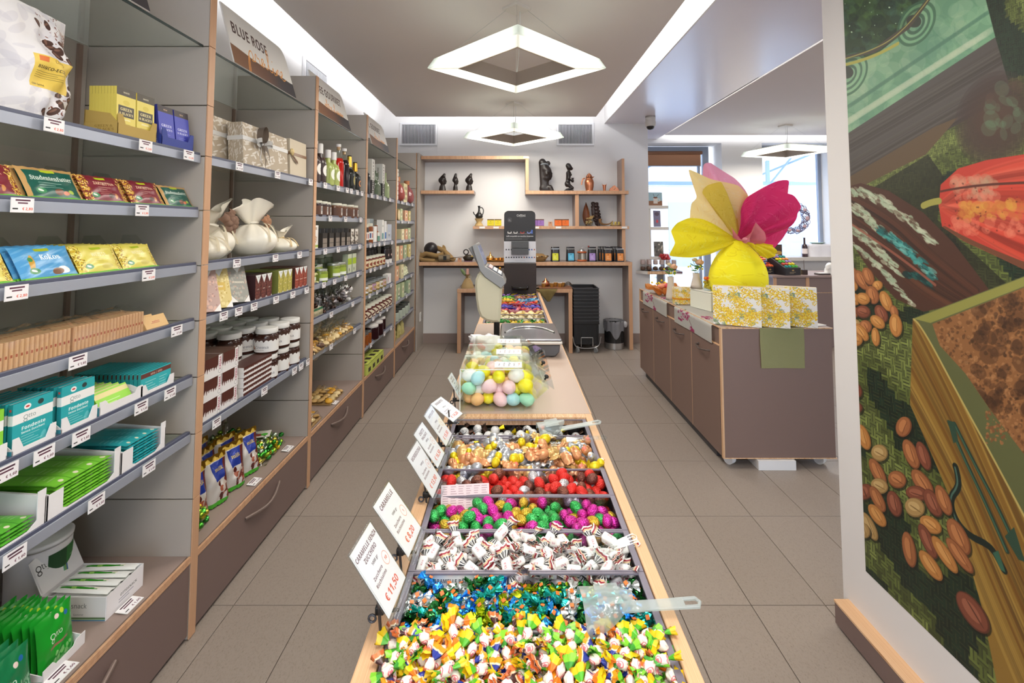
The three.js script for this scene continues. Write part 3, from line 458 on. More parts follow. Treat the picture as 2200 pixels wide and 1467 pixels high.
// stacked bars in open display boxes
const gbY = print(128, 280, (x) => { fill(x, '#e7d467'); fill(x, '#4b4236', 0, 0, 128, 44); txt(x, 'WHITE', 64, 24, 13, '#d8cfae'); blob(x, 64, 80, 22, 14, 0, '#dcc650'); fill(x, '#4a443c', 12, 100, 104, 62); txt(x, 'GREEN', 64, 120, 22, '#efe0a0', { font: 'serif' }); txt(x, "& BLACK'S", 64, 143, 20, '#efe0a0', { font: 'serif', sx: 0.85 }); txt(x, 'ORGANIC', 64, 176, 13, '#f6efc8'); lines(x, 26, 200, 76, 5, 11, '#b79f3c', 2); });
const gbB = print(128, 280, (x) => { fill(x, '#3d44b4'); fill(x, '#33262c', 0, 0, 128, 44); txt(x, 'MILK', 64, 24, 13, '#d0a880'); txt(x, 'GREEN', 64, 132, 24, '#d7d8ee', { font: 'serif' }); txt(x, "& BLACK'S", 64, 156, 20, '#d7d8ee', { font: 'serif', sx: 0.85 }); lines(x, 26, 190, 76, 4, 11, '#8a90dc', 2); blob(x, 24, 262, 10, 10, 0, '#c8ccea'); });
const gbSide = print(256, 128, (x) => { fill(x, '#b99c55'); txt(x, 'GREEN &', 150, 26, 30, '#8a6f30', { font: 'serif' }); txt(x, "BLACK'S", 165, 56, 30, '#8a6f30', { font: 'serif' }); txt(x, 'ORGANIC', 150, 86, 18, '#8a6f30', { font: 'serif' }); txt(x, 'WHITE', 150, 110, 26, '#7f652c', { font: 'serif' }); });
const gbSideB = print(256, 128, (x) => { fill(x, '#2f3f92'); txt(x, 'GREEN &', 150, 30, 30, '#9aa6de', { font: 'serif' }); txt(x, "BLACK'S", 160, 62, 30, '#9aa6de', { font: 'serif' }); blob(x, 200, 104, 20, 16, 0, '#d6d8ec'); });
function openBox(name, label, pos, ry, w, d, hf, hs, m, sideM, group, notch) { // tray with low front, higher sides
  const t = thing(name, label, 'display box', pos, ry, group), e = 0.002;
  add(t, 'bottom', box0(w, e, d), m, [0, 0, -d / 2]);
  const side = extr([[0, 0], [d, 0], [d, hs * 1.15], [d * 0.25, hs], [0, hf]], e, 0);
  for (const s of [-1, 1]) add(t, 'side', side, m, [s * (w / 2) + (s < 0 ? 0 : -e), 0, 0], [0, PI / 2, 0]);
  if (sideM) { const g = new THREE.PlaneGeometry(d * 0.98, hf * 0.98).translate(0, hf / 2, 0); add(t, 'side_print', g, sideM, [-w / 2 - 0.0006, 0, -d / 2], [0, -PI / 2, 0]); }
  add(t, 'back', box0(w, hs * 1.15, e), m, [0, 0, -d + e]);
  const f = notch ? extr([[-w / 2, 0], [w / 2, 0], [w / 2, hs], [w / 2 - notch, hs], [w / 2 - notch - 0.012, hf], [-w / 2 + notch + 0.012, hf], [-w / 2 + notch, hs], [-w / 2, hs]], e, 0) : box0(w, hf, e);
  add(t, 'front', f, m, [0, 0, notch ? -e : -e / 2]);
  return t;
}
const tan = std('#b79a52', { roughness: 0.7 }), navy = std('#2f3f92', { roughness: 0.6 }), card = std('#ece9ea', { roughness: 0.6 });
function barBox(name, boxLabel, barName, barLabel, y, z0, w, d, bw, bh, bt, n, cols, front, side, boxM, sideM, hf, hs, tilt, notch) {
  openBox(name, boxLabel, [FX, y, z0 - w / 2], PI / 2, w, d, hf, hs, boxM, sideM, undefined, notch);
  const [g, ms] = carton(bw, bh, bt, front, side);
  for (let c = 0; c < cols; c++) {
    let src; for (let i = 0; i < n; i++) {
      const label = `${barLabel}${cols > 1 ? (c ? ', farther column' : ', nearer column') : ''}, ${ORD[i] ?? 'at the back'}${ORD[i] ? ' from the front' : ''}`;
      const pos = [FX - 0.006 - bt / 2 - i * ((d - 0.02) / n), y + 0.003, z0 - w * (c + 0.5) / cols];
      if (!src) { src = thing(barName, label, 'chocolate bar', pos, PI / 2, barLabel.slice(0, 40), tilt); add(src, 'carton', g, ms); } else again(src, label, pos, PI / 2, tilt);
    }
  }
}
const stdc = (c) => std(c, { roughness: 0.45 });
barBox('yellow_bar_display', 'tan display box holding yellow white-chocolate bars', 'yellow_bar', 'yellow white-chocolate bar in the tan display', G(5), -1.472, 0.162, 0.105, 0.076, 0.158, 0.009, 9, 2, gbY, stdc('#d8c65c'), tan, gbSide, 0.045, 0.075, -0.03, 0.018);
barBox('blue_bar_display', 'dark blue display box holding blue milk-chocolate bars', 'blue_bar', 'blue milk-chocolate bar in the blue display', G(5), -1.66, 0.165, 0.105, 0.076, 0.150, 0.009, 6, 2, gbB, stdc('#343a9c'), navy, gbSideB, 0.04, 0.07, -0.12, 0.018);
// soft bar packs leaning in clear stands
const packPrint = (bg, draw, lip = '#66b82e') => print(256, 150, (x) => { fill(x, bg); draw(x); fill(x, lip, 0, 134, 256, 16); blob(x, 62, 108, 22, 13, 0, '#3f8a58'); blob(x, 60, 107, 12, 5, 0.3, '#dfeadf'); }, { rough: 0.3 });
const goldEdge = (x, c = ['#d9a83a', '#8a5f1c', '#f3d67a']) => { const r = prng(3); for (let i = 0; i < 260; i++) { const s = r() < 0.5; blob(x, s ? r() * 46 : 256 - r() * 34, r() * 134, 2 + r() * 6, 1 + r() * 3, r() * 3, c[i % 3]); } };
const pkGreen = packPrint('#c29a62', (x) => { fill(x, '#17584c', 20, 18, 222, 118); fill(x, '#b9cc2c', 96, 12, 64, 14); txt(x, 'Studentenfutter', 132, 52, 28, '#e8efe4', { font: 'serif', sx: 0.85 }); lines(x, 60, 74, 130, 3, 10, '#9fc2b4', 2); blob(x, 140, 112, 22, 13, 0, '#7a4a36'); blob(x, 172, 116, 14, 9, 0, '#c8683a'); blob(x, 198, 110, 14, 10, 0, '#a8c24a'); });
const pkRed = packPrint('#7c2433', (x) => { goldEdge(x); poly(x, [[60, 0], [220, 0], [205, 134], [44, 134]], '#7c2433'); fill(x, '#b9cc2c', 100, 12, 60, 13); txt(x, 'ZARTBITTER', 138, 46, 22, '#e8c6a4'); lines(x, 92, 66, 92, 4, 11, '#d2a894', 2); blob(x, 150, 110, 18, 11, 0, '#4a2620'); blob(x, 182, 110, 8, 14, 0.3, '#c88a4a'); });
const pkYel = packPrint('#d9cb55', (x) => { goldEdge(x, ['#c9a52c', '#8d6d18', '#f0e190']); poly(x, [[70, 0], [236, 0], [216, 134], [52, 134]], '#ddd062'); fill(x, '#a9b82a', 110, 14, 60, 13); txt(x, 'WEISSE', 142, 52, 26, '#efe6b0'); lines(x, 100, 74, 92, 3, 10, '#bcae44', 2); blob(x, 160, 112, 34, 12, 0, '#cdbf5c'); });
const pkBlue = packPrint('#4f9ad0', (x) => { const r = prng(6); for (let i = 0; i < 40; i++) blob(x, r() * 256, r() * 130, 30, 4, -0.3, 'rgba(160,205,235,.3)'); fill(x, '#a9b82a', 98, 12, 64, 14); txt(x, 'Kokos', 150, 52, 30, '#e8f2fa', { font: 'serif' }); blob(x, 60, 80, 12, 40, 0.2, '#c99a3a'); blob(x, 60, 60, 10, 10, 0, '#3f8a4a'); blob(x, 190, 112, 30, 16, 0, '#f2f2f0'); blob(x, 160, 116, 26, 13, 0, '#7a5238'); });
const packGeo = [1, 2, 3].map((s) => pillow(0.158, 0.098, 0.013, { pu: 6, pv: 4, wr: 0.3, seed: s, ser: 0.002 }));
const bandM = std('#66b82e', { roughness: 0.4 });
function packStand(z, y, m, n, kind, nth, w = 1) {
  const s = thing('clear_bar_stand', `clear plastic stand ${n ? 'behind the ' + kind + ' bars' : 'standing empty beside the far upright'}, ${nth}`, 'display stand', [FX - 0.03, y, z], PI / 2);
  add(s, 'base', box0(0.13, 0.002, 0.16), film, [0, 0, -0.06]); add(s, 'back', extr([[-0.05, 0], [0.05, 0], [0.05, 0.09], [0.03, 0.12], [-0.03, 0.12], [-0.05, 0.09]], 0.002, 0), film, [0, 0.002, -0.12], [-0.3, 0, 0]);
  let src; for (let i = 0; i < n; i++) {
    const label = `${kind} bar pack, ${nth}, ${ORD[i]} from the front`, pos = [FX - 0.012 - i * 0.017, y + 0.004 + i * 0.001, z + (i % 2) * 0.003], ti = -0.5;
    src = thing('bar_pack', label, 'chocolate bar', pos, PI / 2, kind + ' bar packs', ti); src.scale.setScalar(w); add(src, 'wrapper', packGeo[i % 3], m); add(src, 'green_lip', bx(0.15, 0.01, 0.015, 0.002), bandM, [0, -0.002, 0]);
  }
}
packStand(-1.135, G(4), pkRed, 4, 'dark red and gold', 'at the photo edge');
packStand(-1.305, G(4), pkGreen, 5, 'green nut', 'nearest stand', 1.04); packStand(-1.47, G(4), pkRed, 5, 'dark red and gold', 'middle stand'); packStand(-1.635, G(4), pkRed, 5, 'dark red and gold', 'farther stand'); packStand(-1.79, G(4), pkGreen, 4, 'green nut', 'farthest stand', 0.95);
packStand(-1.125, G(3), pkYel, 4, 'yellow and gold', 'at the photo edge'); packStand(-1.30, G(3), pkBlue, 4, 'blue coconut', 'beside the yellow ones', 1.04); packStand(-1.46, G(3), pkYel, 6, 'yellow and gold', 'middle stand'); packStand(-1.612, G(3), pkYel, 4, 'yellow and gold', 'farther stand', 0.97); packStand(-1.77, G(3), pkYel, 0, '', 'on the fourth level');
// shrink-wrapped wafer bundles
const waferM = print(32, 128, (x) => { fill(x, '#cfa278'); fill(x, '#b98a62', 0, 0, 4, 128); fill(x, '#dbb48c', 14, 0, 8, 128); fill(x, '#a8543a', 8, 56, 14, 12); });
[[-1.075, 22, 'nearer'], [-1.362, 21, 'farther']].forEach(([z0, n, w]) => {
  let src; const step = w === 'nearer' ? 0.0127 : 0.0122;
  for (let i = 0; i < n; i++) { const label = `tan wafer packet standing in the ${w} shrink-wrapped bundle`, p = [FX - 0.06, G(2) + 0.002, z0 - step * (i + 0.5)]; if (!src) { src = thing('wafer_packet', label, 'wafer', p, PI / 2, w + ' wafer bundle'); add(src, 'packet', bx(0.0115, 0.076, 0.11, 0.0015), waferM); } else again(src, label, p, PI / 2); }
  const f = thing('shrink_wrap', `crumpled clear shrink wrap over the ${w} bundle of wafers`, 'plastic wrap', [FX - 0.06, G(2), z0 - step * n / 2], PI / 2), W = step * n + 0.006;
  add(f, 'film', sheet(28, 10, (u, v) => { const a = (v - 0.5) * 2, n1 = N(u * 9, v * 7, z0) * 0.012, n2 = N(u * 22, v * 14, 4) * 0.006; return [(u - 0.5) * W, 0.08 + (1 - a * a) * 0.016 + n1 + n2, -a * 0.06]; }, false), clear('#f6f8f8', 0.14));
  add(f, 'front_film', sheet(12, 4, (u, v) => [(u - 0.5) * W, 0.002 + v * 0.076, 0.0585 + N(u * 8, v * 4, 2) * 0.003], false), clear('#fbfbfb', 0.06));
});
series('loose tan wafer packet leaning beside the wrapped bundles', (l, p, ry, ti, ro, g) => { const t = thing('loose_wafer', l, 'wafer', p, ry, g, ti, ro); add(t, 'packet', bx(0.105, 0.05, 0.017, 0.0015), std('#dcb47c', { roughness: 0.6 })); add(t, 'print', new THREE.PlaneGeometry(0.06, 0.012).translate(0, 0.026, 0.009), print(64, 16, (x) => { fill(x, '#dcb47c'); txt(x, 'wafers', 32, 6, 11, '#b0543c'); lines(x, 8, 13, 48, 1, 4, '#b0543c', 2); })); return t; }, [[FX - 0.07, G(2) + 0.004, -1.66, PI / 2, -0.5], [FX - 0.045, G(2) + 0.003, -1.675, PI / 2, -0.5], [FX - 0.02, G(2) + 0.002, -1.70, PI / 2, -0.5]], 'loose wafers', 'from the back');
// teal and lime chocolate in white display boxes
function ottoFace(bg, dk, nm) { return print(160, 220, (x) => { fill(x, bg); fill(x, '#f0f0ee', 0, 46, 160, 42); blob(x, 56, 26, 14, 12, 0, '#f4f0ee'); blob(x, 56, 26, 8, 4, 0, '#c23a34'); blob(x, 108, 24, 12, 11, 0, '#2c3c3a'); logo(x, 70, 68, 1.1, '#8a9a98'); txt(x, nm, 34, 112, 21, '#e8f4f2', { align: 'left' }); txt(x, 'Senza Zuccheri', 34, 130, 13, '#e8f4f2', { align: 'left' }); lines(x, 34, 146, 84, 4, 11, 'rgba(240,250,250,.6)', 2); fill(x, dk, 50, 190, 70, 4); blob(x, 122, 180, 12, 26, 0.2, 'rgba(200,235,235,.35)'); }); }
function logo(x, px, py, s, c, word = 'tto') { x.strokeStyle = c; x.lineWidth = 2.4 * s; x.beginPath(); x.ellipse(px - 18 * s, py, 7 * s, 7 * s, 0, 0, 7); x.stroke(); x.beginPath(); x.ellipse(px - 19 * s, py + 13 * s, 6 * s, 5 * s, 0, 0, 7); x.stroke(); txt(x, word, px - 9 * s, py, 22 * s, c, { align: 'left', bold: false }); }
const teal = '#2aa6ac', lime = '#8ad03c', ottoT = ottoFace(teal, '#b8c83a', 'Fondente'), ottoL = ottoFace(lime, '#3a8a4a', 'Gianduia');
const tealSide = print(32, 220, (x) => { fill(x, '#1f9096'); fill(x, '#e6eeea', 0, 46, 32, 42); fill(x, '#c04a42', 8, 20, 14, 10); }), limeSide = stdc('#74bb2c');
const stripes = print(128, 64, (x) => { ['#2d5a34', '#47743a', '#94b43c', '#1c6b86', '#4d9ab8'].forEach((c, i) => fill(x, c, i * 24, 0, 24, 64)); fill(x, '#f0efee', 120, 0, 8, 64); });
const tealBand = print(64, 64, (x) => { fill(x, '#3c8ea0'); fill(x, '#2f7f92', 0, 0, 24, 64); });
const ottoFront = print(128, 48, (x) => { fill(x, '#efedee'); logo(x, 66, 22, 0.9, '#6b7470'); lines(x, 44, 42, 40, 1, 4, '#9aa', 2); });
barBox('lime_bar_display', 'white display box of lime green bars cut by the photo edge', 'lime_bar', 'tall lime bar in the cut-off display', G(1), -1.085, 0.108, 0.13, 0.1, 0.128, 0.012, 5, 1, ottoL, limeSide, card, tealBand, 0.02, 0.05, -0.02, 0.015);
barBox('teal_bar_display', 'nearer white display box of tall teal bars', 'teal_bar', 'tall teal bar in the nearer display', G(1), -1.206, 0.112, 0.15, 0.104, 0.128, 0.012, 7, 1, ottoT, tealSide, card, tealBand, 0.022, 0.05, -0.02, 0.015);
barBox('teal_bar_display', 'farther white display box of tall teal bars', 'teal_bar', 'tall teal bar in the farther display', G(1), -1.334, 0.112, 0.15, 0.104, 0.128, 0.012, 6, 1, ottoT, tealSide, card, tealBand, 0.022, 0.05, -0.02, 0.015);
const limeLand = print(200, 100, (x) => { fill(x, '#9ad94a'); fill(x, '#e8d99a', 0, 8, 200, 22); lines(x, 40, 50, 110, 3, 12, '#d0eeb0', 3); blob(x, 170, 82, 7, 7, 0, '#24483a'); });
const tealLand = print(200, 110, (x) => { fill(x, '#35b0b6'); fill(x, '#6a3a34', 0, 6, 200, 20); txt(x, 'otto | otto', 100, 16, 15, '#d8b8a8'); lines(x, 30, 46, 80, 4, 12, '#bfe6e6', 2); lines(x, 120, 46, 60, 4, 12, '#bfe6e6', 2); });
barBox('lime_mini_display', 'low white display box of leaning lime mini bars', 'lime_mini_bar', 'small leaning lime bar with cream strip', G(1), -1.455, 0.165, 0.16, 0.125, 0.07, 0.009, 6, 1, limeLand, limeSide, card, tealBand, 0.035, 0.05, -0.55, 0.02);
openBox('teal_mini_display', 'white display box of upright teal mini bars near the far upright', [FX, G(1), -1.69], PI / 2, 0.155, 0.24, 0.022, 0.045, card, stripes, undefined, 0.02);
{ const [g, ms] = carton(0.14, 0.08, 0.009, tealLand, stdc('#1d8c92')); let src; for (let i = 0; i < 16; i++) { const l = `upright teal mini bar beside the far upright, ${ORD[i] ?? 'one at the back'}${ORD[i] ? ' from the front' : ''}`, p = [FX - 0.012 - i * 0.014, G(1) + 0.003, -1.69]; if (!src) { src = thing('teal_mini_bar', l, 'chocolate bar', p, PI / 2, 'teal mini bars'); add(src, 'carton', g, ms); } else again(src, l, p, PI / 2); } }
// flat stacks on the lowest glass
function flatStack(z0, w, d, n, m, edge, name, lab, boxLabel, boxSide, h = 0.1) {
  const b = thing(name + '_display', boxLabel, 'display box', [FX, G(0), z0 - w / 2], PI / 2), e = 0.002;
  add(b, 'bottom', box0(w, e, d), card, [0, 0, -d / 2]); add(b, 'back', box0(w, h * 1.12, e), card, [0, 0, -d]);
  for (const s of [-1, 1]) add(b, 'side', extr([[0, 0], [d, 0], [d, h * 0.9], [0, h * 0.75]], e, 0), card, [s * w / 2 + (s < 0 ? 0 : -e), 0, 0], [0, PI / 2, 0]);
  add(b, 'side_print', new THREE.PlaneGeometry(d * 0.94, h * 0.7).translate(0, h * 0.37, 0), boxSide, [-w / 2 - 0.0006, 0, -d / 2], [0, -PI / 2, 0]);
  const c = w / 2; add(b, 'front', extr([[-c, 0], [c, 0], [c, h * 0.95], [c - 0.022, h * 0.95], [c - 0.022, 0.03], [c - 0.045, 0.016], [-c + 0.06, 0.016], [-c + 0.045, 0.022], [-c + 0.045, h * 0.72], [-c, h * 0.72]], e, 0), card, [0, 0, -e]);
  add(b, 'logo', new THREE.PlaneGeometry(0.05, 0.014), ottoFront, [0.02, 0.0085, 0.0008]);
  let src; const g = pillow(w - 0.05, d - 0.03, 0.0105, { pu: 8, pv: 8, wr: 0.12, seed: 3 }); for (let i = 0; i < n; i++) { const l = `${lab}, ${ORD[i] ?? 'near the top'} from the bottom`, p = [FX - 0.008 - d + 0.03 + (i % 2) * 0.002, G(0) + 0.006 + i * 0.0095, z0 - w / 2 - 0.004]; if (!src) { src = thing(name, l, 'chocolate bar', p, PI / 2, name + ' stack', PI / 2); add(src, 'wrapper', g, m); } else again(src, l, p, PI / 2, PI / 2); }
}
const flatP = (c, c2) => print(200, 160, (x) => { fill(x, c); for (let i = 0; i < 4; i++) { fill(x, c2, i * 50 + 46, 0, 3, 160); lines(x, i * 50 + 8, 30, 30, 5, 12, 'rgba(255,255,255,.35)', 3); blob(x, i * 50 + 18, 12, 7, 5, 0, '#e8e2c8'); blob(x, i * 50 + 30, 140, 5, 6, 0, '#28506a'); } }, { rough: 0.35 });
flatStack(-1.305, 0.235, 0.25, 9, flatP('#7cc83c', '#4f9a22'), null, 'lime_flat_pack', 'lime pack lying flat in the striped display', 'white display box with dark green, lime and blue stripes', stripes, 0.105);
flatStack(-1.545, 0.19, 0.23, 9, flatP('#2fa6ae', '#177c84'), null, 'teal_flat_pack', 'teal pack lying flat in its display', 'white display box of flat teal packs near the far upright', print(64, 64, (x) => { fill(x, '#e6e6e2'); fill(x, '#1c4a2c', 0, 36, 64, 3); fill(x, '#6fae3a', 0, 39, 64, 5); fill(x, '#2f86a8', 0, 44, 64, 4); }), 0.105);
flatStack(-1.085, 0.215, 0.20, 5, flatP('#5eb43a', '#3a8a22'), null, 'green_flat_pack', 'green pack lying flat in the cut-off display', 'white display box with a high back and a few green packs', card, 0.105);
// base board
{
  const t = thing('canister', 'round white canister with dark green printed panel on the base board', 'canister', [-1.56, 0.3, -1.66], PI / 2 + 0.35); t.scale.setScalar(0.88);
  add(t, 'drum', lathe([[0, 0], [0.085, 0], [0.092, 0.006], [0.094, 0.2], [0.09, 0.21], [0, 0.212]], 28), card);
  add(t, 'printed_panel', new THREE.CylinderGeometry(0.0948, 0.0938, 0.17, 20, 1, true, -0.9, 2.4).translate(0, 0.1, 0), print(256, 160, (x) => { fill(x, '#2f7a34'); fill(x, '#1d4a26', 0, 0, 70, 160); fill(x, '#7aa84a', 210, 0, 46, 160); lines(x, 90, 40, 100, 6, 18, '#a9cc9a', 3); txt(x, 'otto', 140, 24, 26, '#cfe6c4'); }));
  add(t, 'lid', lathe([[0, 0.212], [0.096, 0.21], [0.098, 0.222], [0.09, 0.228], [0, 0.228]], 28), card);
}
{ // snack box with raised lid
  const w = 0.15, d = 0.205, h = 0.072, t = thing('snack_box', 'open white snack box with lettered raised lid and paper sticks on base board', 'box', [-1.362, 0.3, -1.645], 0), e = 0.002, band = print(256, 90, (x) => { fill(x, '#dddbd8'); logo(x, 100, 34, 1.1, '#6e706c', 'ttosnack'); txt(x, 'Gomme', 150, 66, 11, '#888', { bold: false }); fill(x, '#4a6a44', 0, 76, 256, 5); fill(x, '#9ab48a', 0, 81, 256, 4); fill(x, '#4a7a9a', 0, 85, 256, 5); }), sp = print(190, 90, (x) => { fill(x, '#f1eef0'); txt(x, 'OTTOSNACK', 110, 40, 15, '#777'); lines(x, 60, 56, 90, 2, 10, '#99a', 3); });
  add(t, 'bottom', box0(d, e, w), card); add(t, 'near_side', box0(d, h, e), card, [0, 0, w / 2]); add(t, 'far_side', box0(d, h, e), card, [0, 0, -w / 2]); add(t, 'front', box0(e, h, w), card, [d / 2, 0, 0]); add(t, 'back', box0(e, h, w), card, [-d / 2, 0, 0]);
  add(t, 'near_print', new THREE.PlaneGeometry(d - 0.002, h - 0.002).translate(0, h / 2, 0), band, [0, 0, w / 2 + 0.0014]); add(t, 'front_print', new THREE.PlaneGeometry(w - 0.002, h - 0.002).translate(0, h / 2, 0), sp, [d / 2 + 0.0014, 0, 0], [0, PI / 2, 0]);
  const lid = new THREE.Shape(); lid.moveTo(-w / 2, 0); lid.lineTo(w / 2, 0); lid.lineTo(w / 2, 0.105); lid.lineTo(0.035, 0.112); lid.absarc(0, 0.112, 0.035, 0, PI, false); lid.lineTo(-w / 2, 0.105);
  const L = add(t, 'lid', extr(lid, e, 0), card, [-d / 2, h, 0], [-0.45, PI / 2, 0]);
  add(L, 'lid_print', new THREE.PlaneGeometry(w * 0.94, 0.1).translate(0, 0.056, 0.0032), print(256, 170, (x) => { fill(x, '#ece9ea'); logo(x, 62, 54, 1.9, '#3c3c3c', 'ttosnack'); lines(x, 70, 80, 60, 1, 5, '#888', 2); x.save(); x.translate(165, 120); x.rotate(0.25); fill(x, '#5c9a7c', -14, -28, 10, 56); fill(x, '#7aa04a', -4, -28, 8, 56); fill(x, '#4a6aa0', 4, -28, 8, 56); x.restore(); }));
  const sm = print(220, 48, (x) => { fill(x, '#ecedea'); fill(x, '#2f8a1e', 16, 14, 150, 12); fill(x, '#8cc25a', 60, 12, 20, 18); fill(x, '#e8e6d0', 150, 12, 20, 10); }, { rough: 0.3 }), sg = pillow(0.19, 0.03, 0.009, { pu: 8, pv: 3, wr: 0.2, seed: 5 });
  for (let i = 0; i < 4; i++) for (let j = 0; j < 2; j++) solo('paper_stick', `white paper stick with green stripe in snack box, ${ORD[i]} from the near side${j ? ', upper layer' : ', lower layer'}`, 'snack stick', sg, sm, [-1.362, 0.355 + j * 0.014, -1.592 - i * 0.034 + j * 0.004], [-PI / 2, 0.03 * (i - 1.5), 0], 'sticks in snack box');
}
{ // green bags in white tray
  const gp = print(160, 180, (x) => { fill(x, '#1f9a2c'); blob(x, 84, 24, 10, 8, 0, '#f0d8d0'); blob(x, 108, 18, 8, 9, 0, '#b8d83a'); blob(x, 122, 34, 9, 9, 0, '#2a6cb0'); logo(x, 76, 76, 1.2, '#e0f0dc'); fill(x, '#9a6a58', 40, 108, 80, 8); const r = prng(4); for (let i = 0; i < 12; i++) blob(x, 60 + r() * 80, 130 + r() * 40, 9, 6, r() * 3, '#8ad07a'); }, { rough: 0.22 }), gg = pillow(0.115, 0.14, 0.022, { pu: 5, pv: 3, wr: 0.25, seed: 2 });
  openBox('green_bag_tray', 'white tray with green stripe holding upright green bags', [-1.252, 0.3, -1.4 - 0.025], PI / 2 + 0.05, 0.135, 0.2, 0.022, 0.035, card, print(64, 32, (x) => { fill(x, '#e4e4e0'); fill(x, '#3a7a3e', 0, 18, 64, 4); fill(x, '#7ab070', 0, 24, 64, 3); }), undefined, 0.03);
  let src; for (let i = 0; i < 9; i++) { const l = `shiny green bag in the white tray, ${ORD[i]} from the front`, p = [-1.275 - i * 0.02, 0.303, -1.425]; if (!src) { src = thing('green_bag', l, 'bag', p, PI / 2 + 0.05, 'green bags in tray', -0.12); add(src, 'pouch', gg, gp); } else again(src, l, p, PI / 2 + 0.1 * Math.sin(i * 7), -0.12, 0.05 * Math.sin(i * 5)); }
  const dp = print(160, 180, (x) => { fill(x, '#1d7a4a'); blob(x, 100, 40, 9, 9, 0, '#f0d8d0'); blob(x, 122, 34, 9, 9, 0, '#2a6cb0'); logo(x, 76, 86, 1.2, '#e0f0dc'); const r = prng(4); for (let i = 0; i < 60; i++) blob(x, 80 + r() * 70, 100 + r() * 70, 7, 1.5, 1.5, '#9ad0a8'); }, { rough: 0.22 });
  series('darker green bag in cut-off tray at the corner', (l, p, ry, ti, ro, g) => { const t = thing('dark_green_bag', l, 'bag', p, ry, g, ti); add(t, 'pouch', gg, dp); return t; }, [[-1.25, 0.303, -1.275, PI / 2, -0.15], [-1.275, 0.303, -1.275, PI / 2, -0.15], [-1.3, 0.303, -1.275, PI / 2, -0.15]], 'dark green bags', 'from the front');
}
// ================= goods on the second bay =================
{ // gift boxes with ribbon bows
  const wrap = print(256, 256, (x) => { fill(x, '#b7a893'); const r = prng(12); for (let i = 0; i < 120; i++) { const a = r() * 256, b = r() * 256, t = r() < 0.5 ? -0.7 + r() * 0.3 : 0.9 + r() * 0.7; blob(x, a, b, 13, 4.4, t, '#ddd6cc'); } }, { rough: 0.6 });
  const rib = std('#d9d8d6', { roughness: 0.4 }), satin = std('#8a7c70', { roughness: 0.35 }), cream = std('#cfc2ac', { roughness: 0.6 });
  const strip = (pts, w) => sheet(14, 1, (u, v) => { const c = new THREE.CatmullRomCurve3(pts.map((p) => V(...p))), p = c.getPoint(u); return [p.x, p.y + (v - 0.5) * w, p.z]; });
  const bow = (t, x, y, z, s, big) => {
    const k = (n, pts, w, m) => add(t, n, strip(pts.map(([a, b, c]) => [x + a * s, y + b * s, z + c * s]), w * s), m);
    k('bow_loop', [[0, 0, 0.004], [-0.04, 0.012, 0.03], [-0.07, 0, 0.02], [-0.04, -0.012, 0.016], [0, 0, 0.006]], 0.022, rib); k('bow_loop', [[0, 0, 0.004], [0.05, 0.012, 0.03], [0.08, 0.004, 0.02], [0.04, -0.008, 0.016], [0, 0, 0.006]], 0.022, rib);
    k('bow_tail', [[0, 0, 0.006], [-0.02, -0.03, 0.016], [-0.03, -0.08, 0.012]], 0.024, rib);
    const L = sheet(12, 2, (u, v) => { const a = u * 2 * PI; return [x + s * (Math.sin(a) * 0.028 - 0.012), y + s * (0.04 - Math.cos(a) * 0.04), z + s * (0.012 + (v - 0.5) * 0.03 + 0.012 * Math.sin(a / 2))]; }); add(t, 'satin_loop', L, satin);
    k('satin_tail', [[0, 0, 0.01], [0.012, -0.05, 0.018], [0.026, -0.11, 0.008]], 0.034, satin); if (big) k('satin_tail', [[0, 0, 0.01], [0.04, -0.03, 0.016], [0.07, -0.075, 0.01]], 0.03, satin);
    add(t, 'knot', crumple(0.01 * s, 0.009 * s, 0.008 * s, 0.2, 2), rib, [x, y, z + 0.008]);
  };
  const gift = (label, w, h, d, pos, ry, tilt, withBow, bowAt = 0) => {
    const t = thing('gift_box', label, 'gift box', pos, ry, undefined, tilt); add(t, 'box', bx(w, h, d, 0.003), wrap);
    add(t, 'ribbon_band', bx(w + 0.003, 0.02, d + 0.003, 0), rib, [0, h * 0.6, 0]); if (withBow) bow(t, bowAt, h * 0.61, d / 2 + 0.002, 1, true); return t;
  };
  gift('feather-print gift box with grey satin bow, in front of its row', 0.44, 0.205, 0.07, [-1.257, G(5), -2.41], PI / 2, -0.06, true, -0.07);
  gift('feather-print gift box standing second in its row, white band only', 0.42, 0.215, 0.07, [-1.34, G(5), -2.30], PI / 2, -0.05, false);
  gift('feather-print gift box standing third in its row with cream tied loops', 0.42, 0.22, 0.07, [-1.42, G(5), -2.225], PI / 2, -0.05, true, -0.19);
  gift('grey gift box at the back of its row beside the upright', 0.34, 0.29, 0.06, [-1.5, G(5), -2.11], PI / 2, -0.04, false);
  const c = thing('cream_gift_box', 'plain cream gift box with brown ribbon beside the far upright', 'gift box', [-1.265, G(5), -2.765], PI / 2, undefined, -0.03);
  add(c, 'box', bx(0.21, 0.215, 0.08, 0.002), cream); add(c, 'ribbon_band', bx(0.213, 0.016, 0.083, 0), std('#8a6a50', { roughness: 0.4 }), [0, 0.125, 0]); add(c, 'ribbon_tail', strip([[-0.1, 0.125, 0.045], [-0.06, 0.1, 0.05], [-0.02, 0.085, 0.046]], 0.016), std('#8a6a50', { roughness: 0.4 })); add(c, 'dried_flower', crumple(0.016, 0.018, 0.012, 0.5, 4), std('#d8c08a'), [-0.096, 0.14, 0.046]);
}
